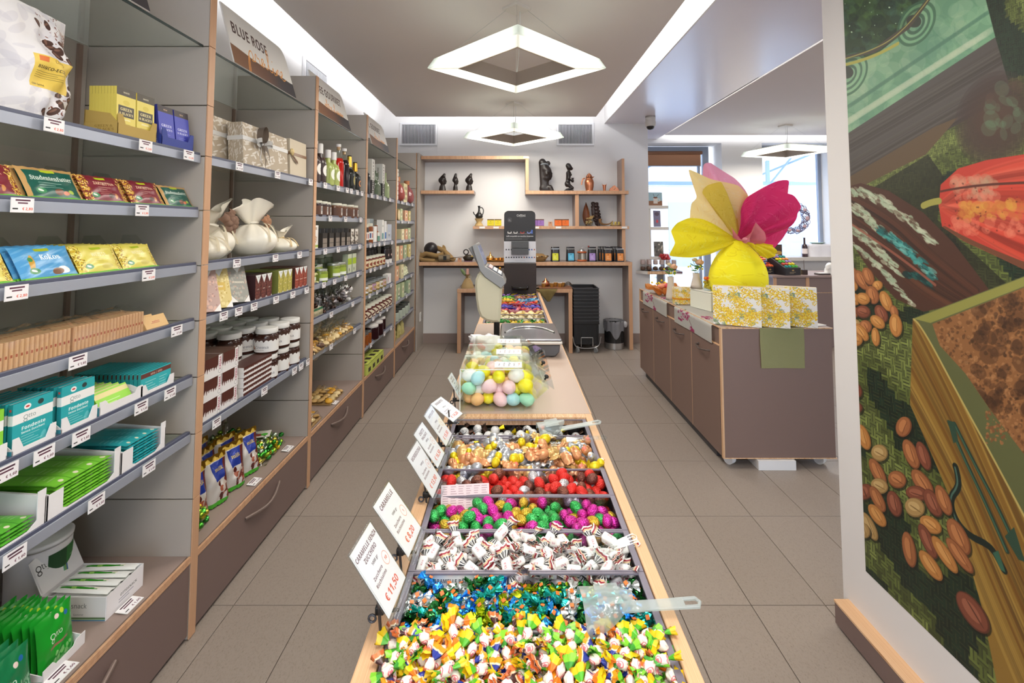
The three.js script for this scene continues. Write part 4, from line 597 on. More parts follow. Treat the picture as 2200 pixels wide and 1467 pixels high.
{ // satin pouches gathered at the neck
  const sat = std('#efe9da', { roughness: 0.32, sheen: 0.5, sheenRoughness: 0.4, sheenColor: new THREE.Color('#fff8ea') }), org = std('#ecd9ae', { transmission: 0.3, thickness: 0, roughness: 0.8 }), petal = std('#b99682', { roughness: 0.85 }), petal2 = std('#dcab88', { roughness: 0.8 }), leaf = std('#5a5a40', { roughness: 0.8 });
  const body = (r, h, seed) => sheet(40, 18, (u, v) => { const a = u * 2 * PI, belly = Math.sin(Math.min(1, v * 1.06) * PI * 0.93 + 0.22), rr = r * (0.15 + 0.9 * Math.pow(Math.max(0, belly), 0.65)) * (1 - 0.0 * v) * (1 + (0.015 + 0.1 * v * v) * Math.sin(a * 9 + seed * 2) + 0.05 * N(Math.cos(a) * 1.6 + seed, v * 2.4, Math.sin(a) * 1.6)); const k = v === 0 ? 0.75 : 1; return [Math.cos(a) * rr * k, v * h * 0.98, Math.sin(a) * rr * k]; }, false);
  const crown = (r, h, seed) => sheet(36, 9, (u, v) => { const a = u * 2 * PI, f = Math.pow(v, 0.7), rr = r * (0.2 + 0.9 * f) * (1 + 0.28 * f * Math.sin(a * 3 + seed) + 0.1 * Math.sin(a * 7 + seed * 3)); return [Math.cos(a) * rr * 1.1, h * (v * 0.95 + 0.28 * f * Math.sin(a * 2 + seed) - 0.18 * Math.pow(v, 4)), Math.sin(a) * rr * 0.55]; }, false);
  const rose = (t, x, y, z, s, m) => { const f = add(t, 'fabric_flower', crumple(0.018 * s, 0.02 * s, 0.014 * s, 0.3, 9), m, [x, y, z]); const q = prng(31); for (let i = 0; i < 12; i++) { const a = i * 2.4, rr = 0.01 + 0.0022 * i; add(f, 'petal', sheet(4, 4, (u, v) => [(u - 0.5) * 0.03 * s, (v - 0.5) * 0.03 * s, (0.008 - 0.03 * ((u - 0.5) ** 2 + (v - 0.5) ** 2)) * s * 8 * 0.2]), m, [Math.cos(a) * rr * s, Math.sin(a) * rr * s, 0.012 * s - i * 0.0012 * s], [q() - 0.5 - Math.sin(a) * 0.5, Math.cos(a) * 0.7, q() * 3]); } add(t, 'leaf', crumple(0.02 * s, 0.009 * s, 0.004, 0.2, 3), leaf, [x - 0.016 * s, y - 0.028 * s, z - 0.004], [0, 0, 0.5]); };
  const pouch = (label, pos, ry, r, h, ch, seed, flower, ribbon) => {
    const t = thing('satin_pouch', label, 'gift pouch', pos, ry, 'cream satin pouches'); add(t, 'bag', body(r, h, seed), sat); add(t, 'gathered_top', crown(r * 0.92, ch, seed), sat, [0, h * 0.9, 0]);
    add(t, 'ribbon_tie', new THREE.TorusGeometry(r * 0.24, 0.006, 6, 18).rotateX(PI / 2), ribbon ?? sat, [0, h * 0.95, 0]);
    for (const s of [-1, 1]) add(t, 'ribbon_tail', sheet(8, 1, (u, v) => [s * (0.005 + u * 0.035 + (v - 0.5) * 0.016), h * 0.95 - u * u * h * 0.55, r * (0.3 + 0.75 * Math.sqrt(u))]), ribbon ?? std('#efe6d0', { roughness: 0.4 }));
    if (flower) rose(t, flower[0], flower[1], flower[2], flower[3], flower[4]); return t;
  };
  pouch('tall cream satin pouch with a large dusty-rose fabric flower', [-1.385, G(3), -2.215], PI / 2, 0.105, 0.165, 0.13, 1, [0.035, 0.165, 0.075, 1.35, petal]);
  pouch('largest cream satin pouch with small peach flower, in the middle', [-1.30, G(3), -2.42], PI / 2, 0.11, 0.175, 0.125, 4, [0.03, 0.17, 0.06, 0.8, petal2], undefined);
  pouch('small cream satin pouch tied with yellow organza ribbon', [-1.285, G(3), -2.68], PI / 2, 0.084, 0.092, 0.07, 7, null, org);
  pouch('small cream satin pouch cut by the near upright', [-1.30, G(3), -2.04], PI / 2, 0.09, 0.11, 0.06, 3, null, undefined);
  pouch('cream satin pouch behind the smallest one at the near upright', [-1.5, G(3), -2.06], PI / 2, 0.1, 0.15, 0.09, 9, null, undefined);
}
{ // praline boxes
  const pb = (bg, dots, dot, panel, name) => print(128, 256, (x) => { fill(x, bg); const r = prng(6); for (let i = 0; i < 46; i++) blob(x, r() * 128, 60 + r() * 196, 8, 8, 0, dots); for (let i = 0; i < 30; i++) blob(x, r() * 128, 60 + r() * 196, 5, 5, 0, dot); poly(x, [[0, 0], [128, 0], [70, 84]], '#e6e9e8'); poly(x, [[128, 214], [128, 256], [84, 256]], '#f2f0ee'); poly(x, [[0, 214], [0, 256], [44, 256]], '#f2f0ee'); blob(x, 74, 22, 5, 9, 0.4, '#444'); fill(x, panel, 34, 116, 64, 44); txt(x, name, 66, 138, 15, '#f4ecd8'); });
  const big = (label, pos, m, side, ry) => { const t = thing('praline_box', label, 'chocolate box', pos, ry, undefined, -0.3, -0.12), [g, ms] = carton(0.122, 0.2, 0.038, m, side); add(t, 'carton', g, ms); };
  big('pink printed praline box leaning half hidden by the near upright', [-1.222, G(2) + 0.012, -1.955], pb('#c2a49c', '#dcb8aa', '#b08c84', '#c2a49c', ''), stdc('#b0968e'), PI / 2 - 0.12);
  big('cream yellow praline box leaning beside the pink one', [-1.228, G(2) + 0.013, -2.05], pb('#dcc884', '#ecdca0', '#c8ac5c', '#d8b85c', 'RUBY'), stdc('#a8843c'), PI / 2 - 0.1);
  big('silver grey praline box leaning beside the cream one', [-1.232, G(2) + 0.014, -2.195], pb('#9a9a92', '#b2b0a6', '#c2a898', '#9a9a92', 'FONDENTE'), stdc('#33241e'), PI / 2 - 0.08);
  const slim = (c, d, p, nm) => pb(c, d, p, c, nm);
  const set = (desc, kind, front, side, z0, n, grp) => { const [g, ms] = carton(0.05, 0.125, 0.2, front, side); let src; for (let i = 0; i < n; i++) { const l = `${desc}, ${ORD[i]} of ${n} from the near side`, p = [FX - 0.103, G(2), z0 - i * 0.0535]; if (!src) { src = thing(kind, l, 'chocolate box', p, PI / 2, grp); add(src, 'carton', g, ms); } else again(src, l, p, PI / 2); } };
  set('slim dark brown praline box', 'slim_brown_box', slim('#5c2e2a', '#7c4438', '#8a5248', 'LATTE'), stdc('#3c2224'), -2.335, 3, 'slim brown praline boxes');
  set('slim olive green praline box', 'slim_green_box', slim('#b3a850', '#d0c468', '#8a8a3c', 'PISTA'), stdc('#7f8440'), -2.56, 3, 'slim green praline boxes');
  set('slim red praline box', 'slim_red_box', slim('#8e3c30', '#a85440', '#c87854', 'GIANDUIA'), stdc('#5a342c'), -2.755, 3, 'slim red praline boxes');
}
{ // spread jars in two tiers
  const lab = print(512, 128, (x) => { fill(x, '#43281f'); x.fillStyle = '#e9e7e4'; x.beginPath(); x.moveTo(0, 128); x.lineTo(0, 34); const r = prng(14); for (let i = 0; i <= 32; i++) { const a = i * 16, d = i % 2 ? 18 + r() * 26 : 6 + r() * 6; x.quadraticCurveTo(a - 4, 14 + d * 0.4, a, 14 + d * 0.7); x.lineTo(a + 6, 14 + d * 0.5); } x.lineTo(512, 128); x.fill(); for (const c of [150, 400]) { for (let i = 0; i < 9; i++) blob(x, c - 54 + (i % 5) * 11, 96 - Math.floor(i / 5) * 14, 9, 8, 0, ['#b4683a', '#8a4a26', '#c88452'][i % 3]); txt(x, 'Crema', c + 50, 82, 32, '#5c5c66', { font: 'serif', bold: false }); lines(x, c - 60, 108, 150, 1, 3, '#6a4a3c', 2); } }, { rough: 0.5 });
  const glassB = std('#3a211a', { roughness: 0.12 }), lid = std('#dcdad6', { roughness: 0.5 });
  const R = 0.0565; let src, n = 0;
  const NM = ['front', 'second', 'third', 'back'];
  for (let tier = 0; tier < 2; tier++) for (let c = 0; c < 4; c++) for (let j = 0; j < 4; j++) {
    if (j === 3 && tier === 0 && c === 0) continue;
    const p = [-1.262 - c * 0.118, G(0) + tier * 0.131, -2.78 + j * 0.128], l = `brown spread jar with white lid, ${tier ? 'upper' : 'lower'} tier, ${NM[c]} row, ${ORD[j]} from the far upright`;
    if (j === 3 && c === 0) continue;
    if (!src) {
      src = thing('spread_jar', l, 'jar', p, 0.6, 'brown spread jars');
      add(src, 'jar_body', lathe([[0, 0], [R - 0.004, 0], [R, 0.006], [R, 0.085], [R - 0.006, 0.098], [R - 0.012, 0.104], [R - 0.012, 0.108], [0, 0.108]], 24), glassB);
      add(src, 'label', new THREE.CylinderGeometry(R + 0.0006, R + 0.0006, 0.068, 28, 1, true).translate(0, 0.05, 0), lab); add(src, 'lid', lathe([[0, 0.13], [R - 0.012, 0.13], [R - 0.004, 0.128], [R - 0.003, 0.106], [R - 0.006, 0.104]], 26), lid);
    } else again(src, l, p, 0.6 + (n++ * 1.7) % 0.9);
  }
  // drip-printed boxes
  const drip = (w, h, kk, side) => print(w, h, (x) => { fill(x, '#54281f'); x.fillStyle = '#ebe8e8'; x.beginPath(); x.moveTo(0, h); x.lineTo(0, h * 0.5); const r = prng(kk), n = Math.round(w / 16); for (let i = 0; i <= n; i++) { const a = i * 16; x.lineTo(a, h * (0.42 + 0.12 * r())); x.quadraticCurveTo(a + 3, h * (0.72 + 0.2 * r()), a + 7, h * (0.5 + 0.1 * r())); } x.lineTo(w, h); x.fill(); if (side) { fill(x, '#efecec', w - 30, 0, 26, h); txt(x, 'CREMA', w - 17, h * 0.4, 20, '#a8405a', { rot: -PI / 2, sx: 0.9 }); x.strokeStyle = '#999'; x.lineWidth = 2; x.beginPath(); x.ellipse(w - 17, h * 0.8, 10, 10, 0, 0, 7); x.stroke(); } });
  const dm = drip(128, 96, 3, true), dw = stdc('#e6e3e1'), bt = stdc('#5a4036'), [g, ms] = carton(0.117, 0.082, 0.2, dm, dw); ms[2] = bt; let s2;
  for (let k = 0; k < 3; k++) for (let j = 0; j < 2; j++) { const l = `white box with brown drip print, ${['bottom', 'middle', 'top'][k]} of the ${j ? 'farther' : 'nearer'} stack`, p = [FX - 0.1, G(0) + k * 0.083, -2.0 - j * 0.12]; if (!s2) { s2 = thing('drip_box', l, 'box', p, PI / 2, 'drip-print boxes'); add(s2, 'carton', g, ms); } else again(s2, l, p, PI / 2); }
  const [g3, m3] = carton(0.255, 0.0225, 0.085, drip(256, 32, 8), dw); m3[2] = stdc('#4c2a22'); let s3;
  for (let k = 0; k < 6; k++) { const l = `flat drip-print bar box in the middle pile, ${ORD[k]} from the bottom`, p = [FX - 0.045, G(0) + k * 0.0232, -2.36 + (k % 2) * 0.002]; if (!s3) { s3 = thing('flat_bar_box', l, 'chocolate bar', p, PI / 2, 'flat drip-print bar boxes'); add(s3, 'carton', g3, m3); } else again(s3, l, p, PI / 2); }
}
{ // base: milk-chocolate bags and clear bags of foil sweets
  const bp = print(160, 240, (x) => { fill(x, '#d9d4cf'); fill(x, '#d8b548', 0, 0, 160, 24); poly(x, [[44, 30], [136, 26], [128, 112], [52, 120]], '#2a3f9c'); poly(x, [[136, 26], [160, 26], [160, 150], [110, 130]], '#6a2f2a'); const r = prng(3); for (let i = 0; i < 30; i++) blob(x, 70 + r() * 80, 130 + r() * 80, 14, 9, r() * 3, ['#7a3a30', '#5c2620', '#a8604a', '#d8c8bc'][i % 4]); txt(x, 'milk', 92, 66, 26, '#d8c06a', { font: 'serif' }); fill(x, '#4fae34', 0, 218, 160, 22); }, { rough: 0.25, metal: 0.2 });
  const gg = [1, 2].map((s) => pillow(0.125, 0.2, 0.06, { foot: true, wr: 0.2, seed: s, nx: 14, ny: 14, ser: 0.004 })); const gold = foil('#d8b040');
  [[-1.30, -2.205], [-1.30, -2.33], [-1.302, -2.47], [-1.375, -2.14], [-1.38, -2.28], [-1.38, -2.41], [-1.455, -2.08], [-1.46, -2.22], [-1.46, -2.36], [-1.31, -2.08], [-1.53, -2.3]].forEach(([x, z], i) => { const t = thing('chocolate_pouch', `silvery chocolate bag with blue emblem and gold top, ${ORD[i]} from the front`, 'bag', [x, 0.3, z], PI / 2 - 0.25 + 0.15 * Math.sin(i * 5), 'silvery chocolate bags on the base board', -0.16 + 0.05 * Math.sin(i * 3)); add(t, 'pouch', gg[i % 2], bp); add(t, 'gold_seal', sheet(10, 1, (u, v) => [(u - 0.5) * 0.122, 0.185 + v * 0.022, 0.002 + 0.004 * Math.sin(u * 20)]), gold); });
  const cg = crumple(0.016, 0.012, 0.013, 0.35, 3, 8, 6), cols = ['#4fae3a', '#d8bc34', '#3f9a44', '#e8d25a', '#9ac43a', '#b8c4b0'].map((c) => foil(c, 0.25));
  const bagOf = (label, pos, w, d, h, seed, n, card2) => { const t = thing('foil_sweet_bag', label, 'bag of sweets', pos, 0.1); const q = prng(seed), groups = cols.map(() => []);
    for (let i = 0; i < n; i++) { const u = q() * 2 - 1, v = q() * 2 - 1, k = Math.sqrt(Math.max(0, 1 - (u * u * u * u + v * v * v * v) / 2)); groups[i % cols.length].push(put(cg, u * w / 2, 0.012 + q() * h * k, v * d / 2, q() * 3, q() * 3)); }
    groups.forEach((gs, i) => { add(t, 'foil_sweets', merge(gs), cols[i]).userData.kind = 'stuff'; });
    add(t, 'clear_bag', put(pillow(w * 1.06, d * 1.06, h * 2.2, { pu: 5, pv: 5, wr: 0.2, seed }), 0, 0.006, d * 0.53, 0, -PI / 2), clear('#f6faf4', 0.1));
    if (card2) add(t, 'header_card', bx(0.12, 0.002, 0.07), print(96, 64, (x) => { fill(x, '#d8d2c8'); blob(x, 30, 34, 18, 14, 0, '#2a3f8c'); blob(x, 52, 40, 16, 12, 0, '#8a3a2c'); blob(x, 72, 38, 14, 12, 0, '#4fae34'); }), [0, h * 1.12 + 0.012, -d * 0.1], [0.1, 0.2, 0]); };
  bagOf('clear bag of green and gold foil sweets with printed card, beside far upright', [-1.37, 0.3, -2.66], 0.2, 0.26, 0.075, 3, 240, true); bagOf('clear bag of green and gold foil sweets lying behind the silvery bags', [-1.50, 0.3, -2.58], 0.16, 0.3, 0.12, 5, 200); bagOf('clear bag of green and gold foil sweets beside the near upright', [-1.31, 0.3, -2.005], 0.11, 0.13, 0.085, 8, 120);
}
// ================= goods on the third, fourth and farthest bays =================
const bottleGeo = (r, h, neck, nh) => lathe([[0, 0], [r * 0.95, 0], [r, 0.006], [r, h - nh - r * 1.1], [r * 0.8, h - nh - r * 0.4], [neck * 1.1, h - nh], [neck, h - 0.012], [neck * 1.15, h - 0.01], [neck * 1.15, h - 0.002], [0, h]], 18);
function bottle(label, pos, r, h, neck, nh, gm, o = {}) {
  const t = thing(o.name ?? 'bottle', label, 'bottle', pos, PI / 2, o.group);
  add(t, 'glass_body', bottleGeo(r, h, neck, nh), gm);
  if (o.cap) add(t, 'cap', cyl(neck * 1.25, o.capH ?? 0.03, 14, neck * 1.2), o.cap, [0, h - (o.capH ?? 0.03) + 0.006, 0]);
  if (o.sleeve) add(t, 'foil_sleeve', cyl(neck * 1.5, nh * 0.85, 14, neck * 1.12), o.sleeve, [0, h - nh * 0.9, 0]);
  if (o.label) add(t, 'label', new THREE.CylinderGeometry(r + 0.0008, r + 0.0008, o.lh ?? 0.06, 18, 1, true, -0.9, 1.8).translate(0, o.ly ?? h * 0.25, 0), o.label);
  return t;
}
const cork = std('#c8a27a', { roughness: 0.8 }), goldF = foil('#d9b24a', 0.3), choc = std('#3a2a2a', { roughness: 0.25 }), greenM = std('#a3ae62', { roughness: 0.25 }), redG = std('#b81c12', { roughness: 0.08 }), darkG = std('#221820', { roughness: 0.1 }), blackG = std('#1c1f1c', { roughness: 0.1 });
{ // bay 3, top shelf
  const X = -1.25, y = G(5), disc = print(96, 64, (x, w, h) => { fill(x, '#3a2a2a'); blob(x, 48, 32, 36, 30, 0, '#eceae4'); blob(x, 60, 34, 10, 11, 0, '#3a3230'); blob(x, 66, 34, 9, 7, 0, '#eceae4'); }), disc2 = print(96, 64, (x) => { fill(x, '#a3ae62'); blob(x, 48, 32, 36, 30, 0, '#eef0e4'); blob(x, 60, 34, 10, 11, 0, '#7c8444'); blob(x, 66, 34, 9, 7, 0, '#eef0e4'); }), oval = print(96, 96, (x) => { fill(x, '#1c1f1c'); blob(x, 48, 56, 22, 34, 0, '#a89a5c'); lines(x, 20, 12, 50, 2, 8, '#9aa', 3); }), orange = print(96, 96, (x) => { fill(x, '#1a1a1c'); blob(x, 48, 60, 26, 26, 0, '#d88a4a'); blob(x, 48, 60, 15, 15, 0, '#4a2c1c'); lines(x, 20, 12, 50, 2, 8, '#9aa', 3); });
  for (const [i, z] of [[0, -3.005], [1, -3.10]]) bottle(`dark cream-liqueur bottle with white cap and round label, ${ORD[i]} from the near upright`, [X + 0.01, y, z], 0.042, 0.25, 0.016, 0.075, choc, { cap: white, capH: 0.06, label: disc, lh: 0.075, ly: 0.085, name: 'cream_bottle', group: 'dark cream bottles' });
  for (const [i, z] of [[0, -3.235], [1, -3.34]]) bottle(`pale green cream-liqueur bottle with white cap, ${ORD[i]} from the near upright`, [X + 0.01, y, z], 0.044, 0.235, 0.016, 0.075, greenM, { cap: white, capH: 0.055, label: disc2, lh: 0.075, ly: 0.075, name: 'green_bottle', group: 'green cream bottles' });
  const clearN = clear('#eef2ee', 0.02), redBottle = (label, pos, m, h = 0.31) => { const t = thing('liqueur_bottle', label, 'bottle', pos, PI / 2); add(t, 'liquid_body', lathe([[0, 0], [0.036, 0], [0.038, 0.006], [0.038, 0.18], [0.03, 0.215], [0, 0.216]], 18), m); add(t, 'neck', lathe([[0.032, 0.214], [0.018, 0.24], [0.0145, 0.285], [0.0145, h - 0.02]], 16), clearN); add(t, 'cork', cyl(0.012, 0.025, 12), cork, [0, h - 0.035, 0]); add(t, 'cap', cyl(0.017, 0.02, 14), white, [0, h - 0.012, 0]); };
  redBottle('tall red liqueur bottle in front of the others on third bay', [X, y, -3.46], redG); redBottle('tall dark liqueur bottle beside the tall red one', [X + 0.005, y, -3.565], darkG, 0.295);
  redBottle('tall red liqueur bottle behind the dark cream bottles', [X - 0.12, y, -3.13], redG); redBottle('tall red liqueur bottle behind the green cream bottles', [X - 0.11, y, -3.32], redG); redBottle('tall red liqueur bottle behind the tall red one', [X - 0.12, y, -3.43], redG);
  bottle('black sparkling-wine bottle with gold neck and oval label', [X + 0.005, y, -3.68], 0.044, 0.27, 0.014, 0.1, blackG, { sleeve: goldF, label: oval, lh: 0.1, ly: 0.085 }); bottle('smaller black sparkling-wine bottle with orange round label', [X + 0.01, y, -3.80], 0.044, 0.235, 0.014, 0.085, blackG, { sleeve: foil('#c89a3a'), label: orange, lh: 0.09, ly: 0.075 });
}
const jarSet = {};
function jar(label, pos, r, h, gm, lidM, labM, name = 'jar', group, lh = 0.5, ry = PI / 2) {
  const key = [name, r, h, gm.uuid, lidM.uuid, labM?.uuid].join(), src = jarSet[key];
  if (src) return again(src, label, pos, ry, 0, 0, group);
  const t = (jarSet[key] = thing(name, label, 'jar', pos, ry, group));
  add(t, 'jar_body', lathe([[0, 0], [r * 0.93, 0], [r, r * 0.1], [r, h * 0.78], [r * 0.86, h * 0.86], [r * 0.84, h * 0.88], [0, h * 0.88]], 18), gm); add(t, 'lid', lathe([[r * 0.86, h * 0.84], [r * 0.92, h * 0.86], [r * 0.92, h * 0.99], [r * 0.88, h], [0, h]], 18), lidM);
  if (labM) add(t, 'label', new THREE.CylinderGeometry(r + 0.0006, r + 0.0006, h * lh, 18, 1, true, -1.3, 2.6).translate(0, h * 0.4, 0), labM);
  return t;
}
function box(label, pos, w, h, d, front, side, name = 'carton', cat = 'box', group, ry = PI / 2, tilt = 0) { const t = thing(name, label, cat, pos, ry, group, tilt), [g, ms] = carton(w, h, d, front, side); add(t, 'carton', g, ms); return t; }
const creamLid = std('#d9d8c8', { roughness: 0.5 }), blackLid = std('#1c1a1a', { roughness: 0.35 }), honey = std('#8a4a20', { roughness: 0.12 });
{ // bay 3, lower shelves
  const strip = print(64, 64, (x) => { fill(x, '#5a3a2c'); fill(x, '#c8c4c0', 42, 4, 10, 56); fill(x, '#777', 44, 10, 6, 28); });
  [[-1.25, -3.05, 0.052], [-1.25, -3.165, 0.045], [-1.26, -3.26, 0.04], [-1.25, -3.41, 0.052], [-1.25, -3.53, 0.045], [-1.25, -3.67, 0.052], [-1.25, -3.79, 0.045]].forEach(([x, z, r], i) => jar(`brown cream jar with pale green lid, ${ORD[i]} from the near end of its shelf`, [x, G(4), z], r, 0.1, i < 3 ? choc : std('#6a4630', { roughness: 0.2 }), creamLid, strip, 'cream_jar', 'brown cream jars', 0.55, 0.9));
  // spices and pasta packs
  box('white upright pack with nut drawing beside the near upright', [-1.235, G(3), -2.99], 0.075, 0.155, 0.05, print(64, 128, (x) => { fill(x, '#ebe9e4'); fill(x, '#b8a898', 18, 10, 28, 14); for (let i = 0; i < 8; i++) blob(x, 24 + (i % 3) * 9, 56 + i * 4, 6, 4, i, '#c09a7c'); fill(x, '#a8bc5c', 0, 100, 64, 12); }), paper, 'nut_pack');
  const bk = print(64, 128, (x) => { fill(x, '#2a2522'); fill(x, '#8a7f74', 4, 42, 56, 80); for (let i = 0; i < 7; i++) fill(x, i % 2 ? '#5c5048' : '#a89c90', 6 + i * 8, 46, 4, 72); fill(x, '#4a4038', 4, 78, 56, 5); });
  [-3.14, -3.255, -3.37, -3.48, -3.59].forEach((z, i) => { const t = thing('spice_jar', `square black spice jar with striped label, ${ORD[i]} from the near end`, 'jar', [-1.245, G(3), z], PI / 2, 'square black spice jars'), [g, ms] = carton(0.078, 0.105, 0.07, bk, stdc('#3a332e')); add(t, 'jar_body', g, ms); add(t, 'lid', cyl(0.033, 0.03, 16), blackLid, [0, 0.105, 0]); });
  const zb = print(64, 128, (x) => { fill(x, '#d8d2c8'); const r = prng(5); for (let i = 0; i < 26; i++) blob(x, r() * 64, 20 + r() * 104, 4 + r() * 8, 3 + r() * 5, r() * 3, ['#3a302c', '#8a7864', '#5c5048'][i % 3]); fill(x, '#ece8e2', 8, 8, 48, 12); });
  [-3.695, -3.79].forEach((z, i) => box(`spotted brown and white pack, ${i ? 'farther' : 'nearer'} of two by the far upright`, [-1.24, G(3), z], 0.075, 0.13, 0.05, zb, stdc('#4a3f38'), 'spotted_pack', 'pack', 'spotted packs'));
  // green jars
  const moss = std('#5c6a50', { roughness: 0.15 }), gl = print(64, 64, (x) => { fill(x, '#9aae3c'); fill(x, '#e8ece0', 0, 38, 64, 26); }), silver = std('#c8ccc4', { metalness: 0.7, roughness: 0.3 });
  [-3.1, -3.27, -3.44, -3.6].forEach((z, i) => jar(`tall grey-green preserve jar in the back row, ${ORD[i]} from the near end`, [-1.39, G(2), z], 0.062, 0.16, moss, std('#9aa092', { roughness: 0.4 }), null, 'tall_preserve_jar', 'tall preserve jars'));
  [[-1.235, -3.14, 0.085], [-1.29, -3.09, 0.11], [-1.29, -3.2, 0.11], [-1.25, -3.41, 0.1], [-1.25, -3.53, 0.1]].forEach(([x, z, h], i) => jar(`green pesto jar with silver lid, ${ORD[i]} from the near end`, [x, G(2), z], 0.045, h, std('#7c8c38', { roughness: 0.2 }), silver, gl, 'pesto_jar', 'pesto jars'));
  { const t = thing('herb_bag', 'clear bag of dark leaves and pale slices beside the near upright', 'bag', [-1.24, G(2), -3.0], PI / 2), q = prng(3), a = [], b = []; for (let i = 0; i < 30; i++) { (i % 2 ? a : b).push(put(crumple(0.018, 0.008, 0.012, 0.4, i, 6, 4), (q() - 0.5) * 0.09, (i % 2 ? 0.06 : 0.005) + q() * 0.06, (q() - 0.5) * 0.05, q() * 3, q())); } add(t, 'leaves', merge(a), std('#2c4a30')).userData.kind = 'stuff'; add(t, 'slices', merge(b), std('#d8d6a0')).userData.kind = 'stuff'; }
  [-3.66, -3.765].forEach((z, i) => box(`white pouch with lime band, ${i ? 'farther' : 'nearer'} of two by the far upright`, [-1.24, G(2), z], 0.085, 0.15, 0.04, print(64, 112, (x) => { fill(x, '#c6ccb4'); fill(x, '#a5c02c', 0, 24, 64, 34); blob(x, 26, 86, 6, 10, 0, '#5c6448'); }), stdc('#aab29a'), 'lime_pouch', 'pouch', 'lime band pouches'));
  // wrapped chocolates in bags
  const dm = [foil('#3a2620', 0.3), std('#2a1f1e', { roughness: 0.3 }), std('#9a9498', { metalness: 0.4, roughness: 0.3 })], lm = [std('#e2dedc', { roughness: 0.4 }), foil('#a8a0a0'), std('#4a2a24')];
  const heapBag = (label, z, w, h, ms, seed, x = -1.29, y = G(1), d = 0.15, sc = 1, nm = 'wrapped_sweet_bag') => { const t = thing(nm, label, 'bag of sweets', [x, y, z], PI / 2), q = prng(seed), gs = ms.map(() => []); for (let i = 0; i < 46; i++) { const u = q() * 2 - 1, k = Math.sqrt(1 - u * u * 0.7); gs[i % ms.length].push(put(i % 3 === 2 ? fan(0.03 * sc, 0.016 * sc, i, 0.4, 8) : crumple(0.02 * sc, 0.015 * sc, 0.016 * sc, 0.4, i, 7, 5), u * w / 2, 0.012 + q() * h * k, (q() - 0.5) * d, q() * 6, q() * 2, q())); } gs.forEach((g, i) => { add(t, 'sweets', merge(g), ms[i]).userData.kind = 'stuff'; }); add(t, 'clear_bag', put(pillow(w * 1.04, d * 1.1, h * 2.3, { pu: 6, pv: 6, wr: 0.3, seed }), 0, 0.004, d * 0.55, 0, -PI / 2), clear('#f4f6f6', 0.12)); };
  heapBag('clear bag of dark wrapped pralines, nearest on its shelf', -3.07, 0.2, 0.1, dm, 1); heapBag('clear bag of dark wrapped pralines, middle of its shelf', -3.28, 0.2, 0.105, dm, 2); heapBag('clear bag of dark wrapped pralines beside the white ones', -3.47, 0.17, 0.1, dm, 3); heapBag('clear bag of white wrapped pralines near the far upright', -3.64, 0.17, 0.105, lm, 4);
  [[-3.02], [-3.1]].forEach(([z], i) => box(`small beige box with green ribbon, ${i ? 'farther' : 'nearer'} of two in front of dark pralines`, [-1.228, G(1), z], 0.075, 0.06, 0.03, print(48, 40, (x) => { fill(x, '#c8bc9c'); fill(x, '#2f6a48', 0, 0, 48, 10); for (let i = 0; i < 8; i++) blob(x, 6 + i * 6, 26, 2, 7, 0.3, '#8a8264'); }), stdc('#c2b898'), 'beige_box', 'box', 'beige boxes'));
  // biscuit bags
  const bm = [std('#c9a468', { roughness: 0.7 }), std('#e0c896', { roughness: 0.7 }), std('#5a3c2a', { roughness: 0.7 }), std('#d8a02c', { roughness: 0.6 })];
  const biscuits = (label, x, y, z, w, d, seed, ry = PI / 2) => { const t = thing('biscuit_bag', label, 'bag of biscuits', [x, y, z], ry), q = prng(seed), gs = bm.map(() => []); add(t, 'tray', bx(w * 0.94, 0.012, d * 0.94), std('#b89a6c')); const nx = Math.max(2, Math.round(w / 0.055)), nz = Math.max(2, Math.round(d / 0.05)); for (let i = 0; i < nx; i++) for (let j = 0; j < nz; j++) { const k = Math.floor(q() * 2.5), r0 = 0.022 + q() * 0.005; gs[q() < 0.12 ? 2 : q() < 0.1 ? 3 : k % 2].push(put(lathe([[0, 0], [r0, 0], [r0 * 1.05, 0.008], [r0 * 0.8, 0.016], [0, 0.02]].map(([a, b]) => [+a.toFixed(3), b]), 9), (i + 0.5) * w / nx - w / 2, 0.012 + q() * 0.012, (j + 0.5) * d / nz - d / 2, 0, (q() - 0.5) * 0.7, (q() - 0.5) * 0.7)); } gs.forEach((g, i) => g.length && (add(t, 'biscuits', merge(g), bm[i]).userData.kind = 'stuff')); add(t, 'clear_bag', put(pillow(w * 1.08, d * 1.04, 0.1, { pu: 6, pv: 6, wr: 0.35, seed, nx: 16, ny: 16 }), 0, 0.008, d * 0.52, 0, -PI / 2), clear('#f8f6f0', 0.08)); add(t, 'round_sticker', cyl(0.02, 0.001, 16), bm[3], [w * 0.22, 0.056, d * 0.1]); };
  [[-1.26, -3.06], [-1.26, -3.25], [-1.26, -3.44], [-1.26, -3.62], [-1.41, -3.1], [-1.41, -3.3], [-1.41, -3.5]].forEach(([x, z], i) => biscuits(`bag of round biscuits on the lowest glass, ${i < 4 ? 'front' : 'back'} row, ${ORD[i % 4]} from near end`, x, G(0) + (i < 4 ? 0 : 0.012), z, 0.17, 0.13, i + 2));
  biscuits('large biscuit tray bag on the third bay base board', -1.335, 0.3, -3.5, 0.26, 0.2, 21); biscuits('biscuit bag at the third bay base board edge by near upright', -1.27, 0.3, -3.07, 0.17, 0.12, 22); biscuits('biscuit tray bag behind the large one on the base board', -1.5, 0.3, -3.32, 0.2, 0.18, 23);
}
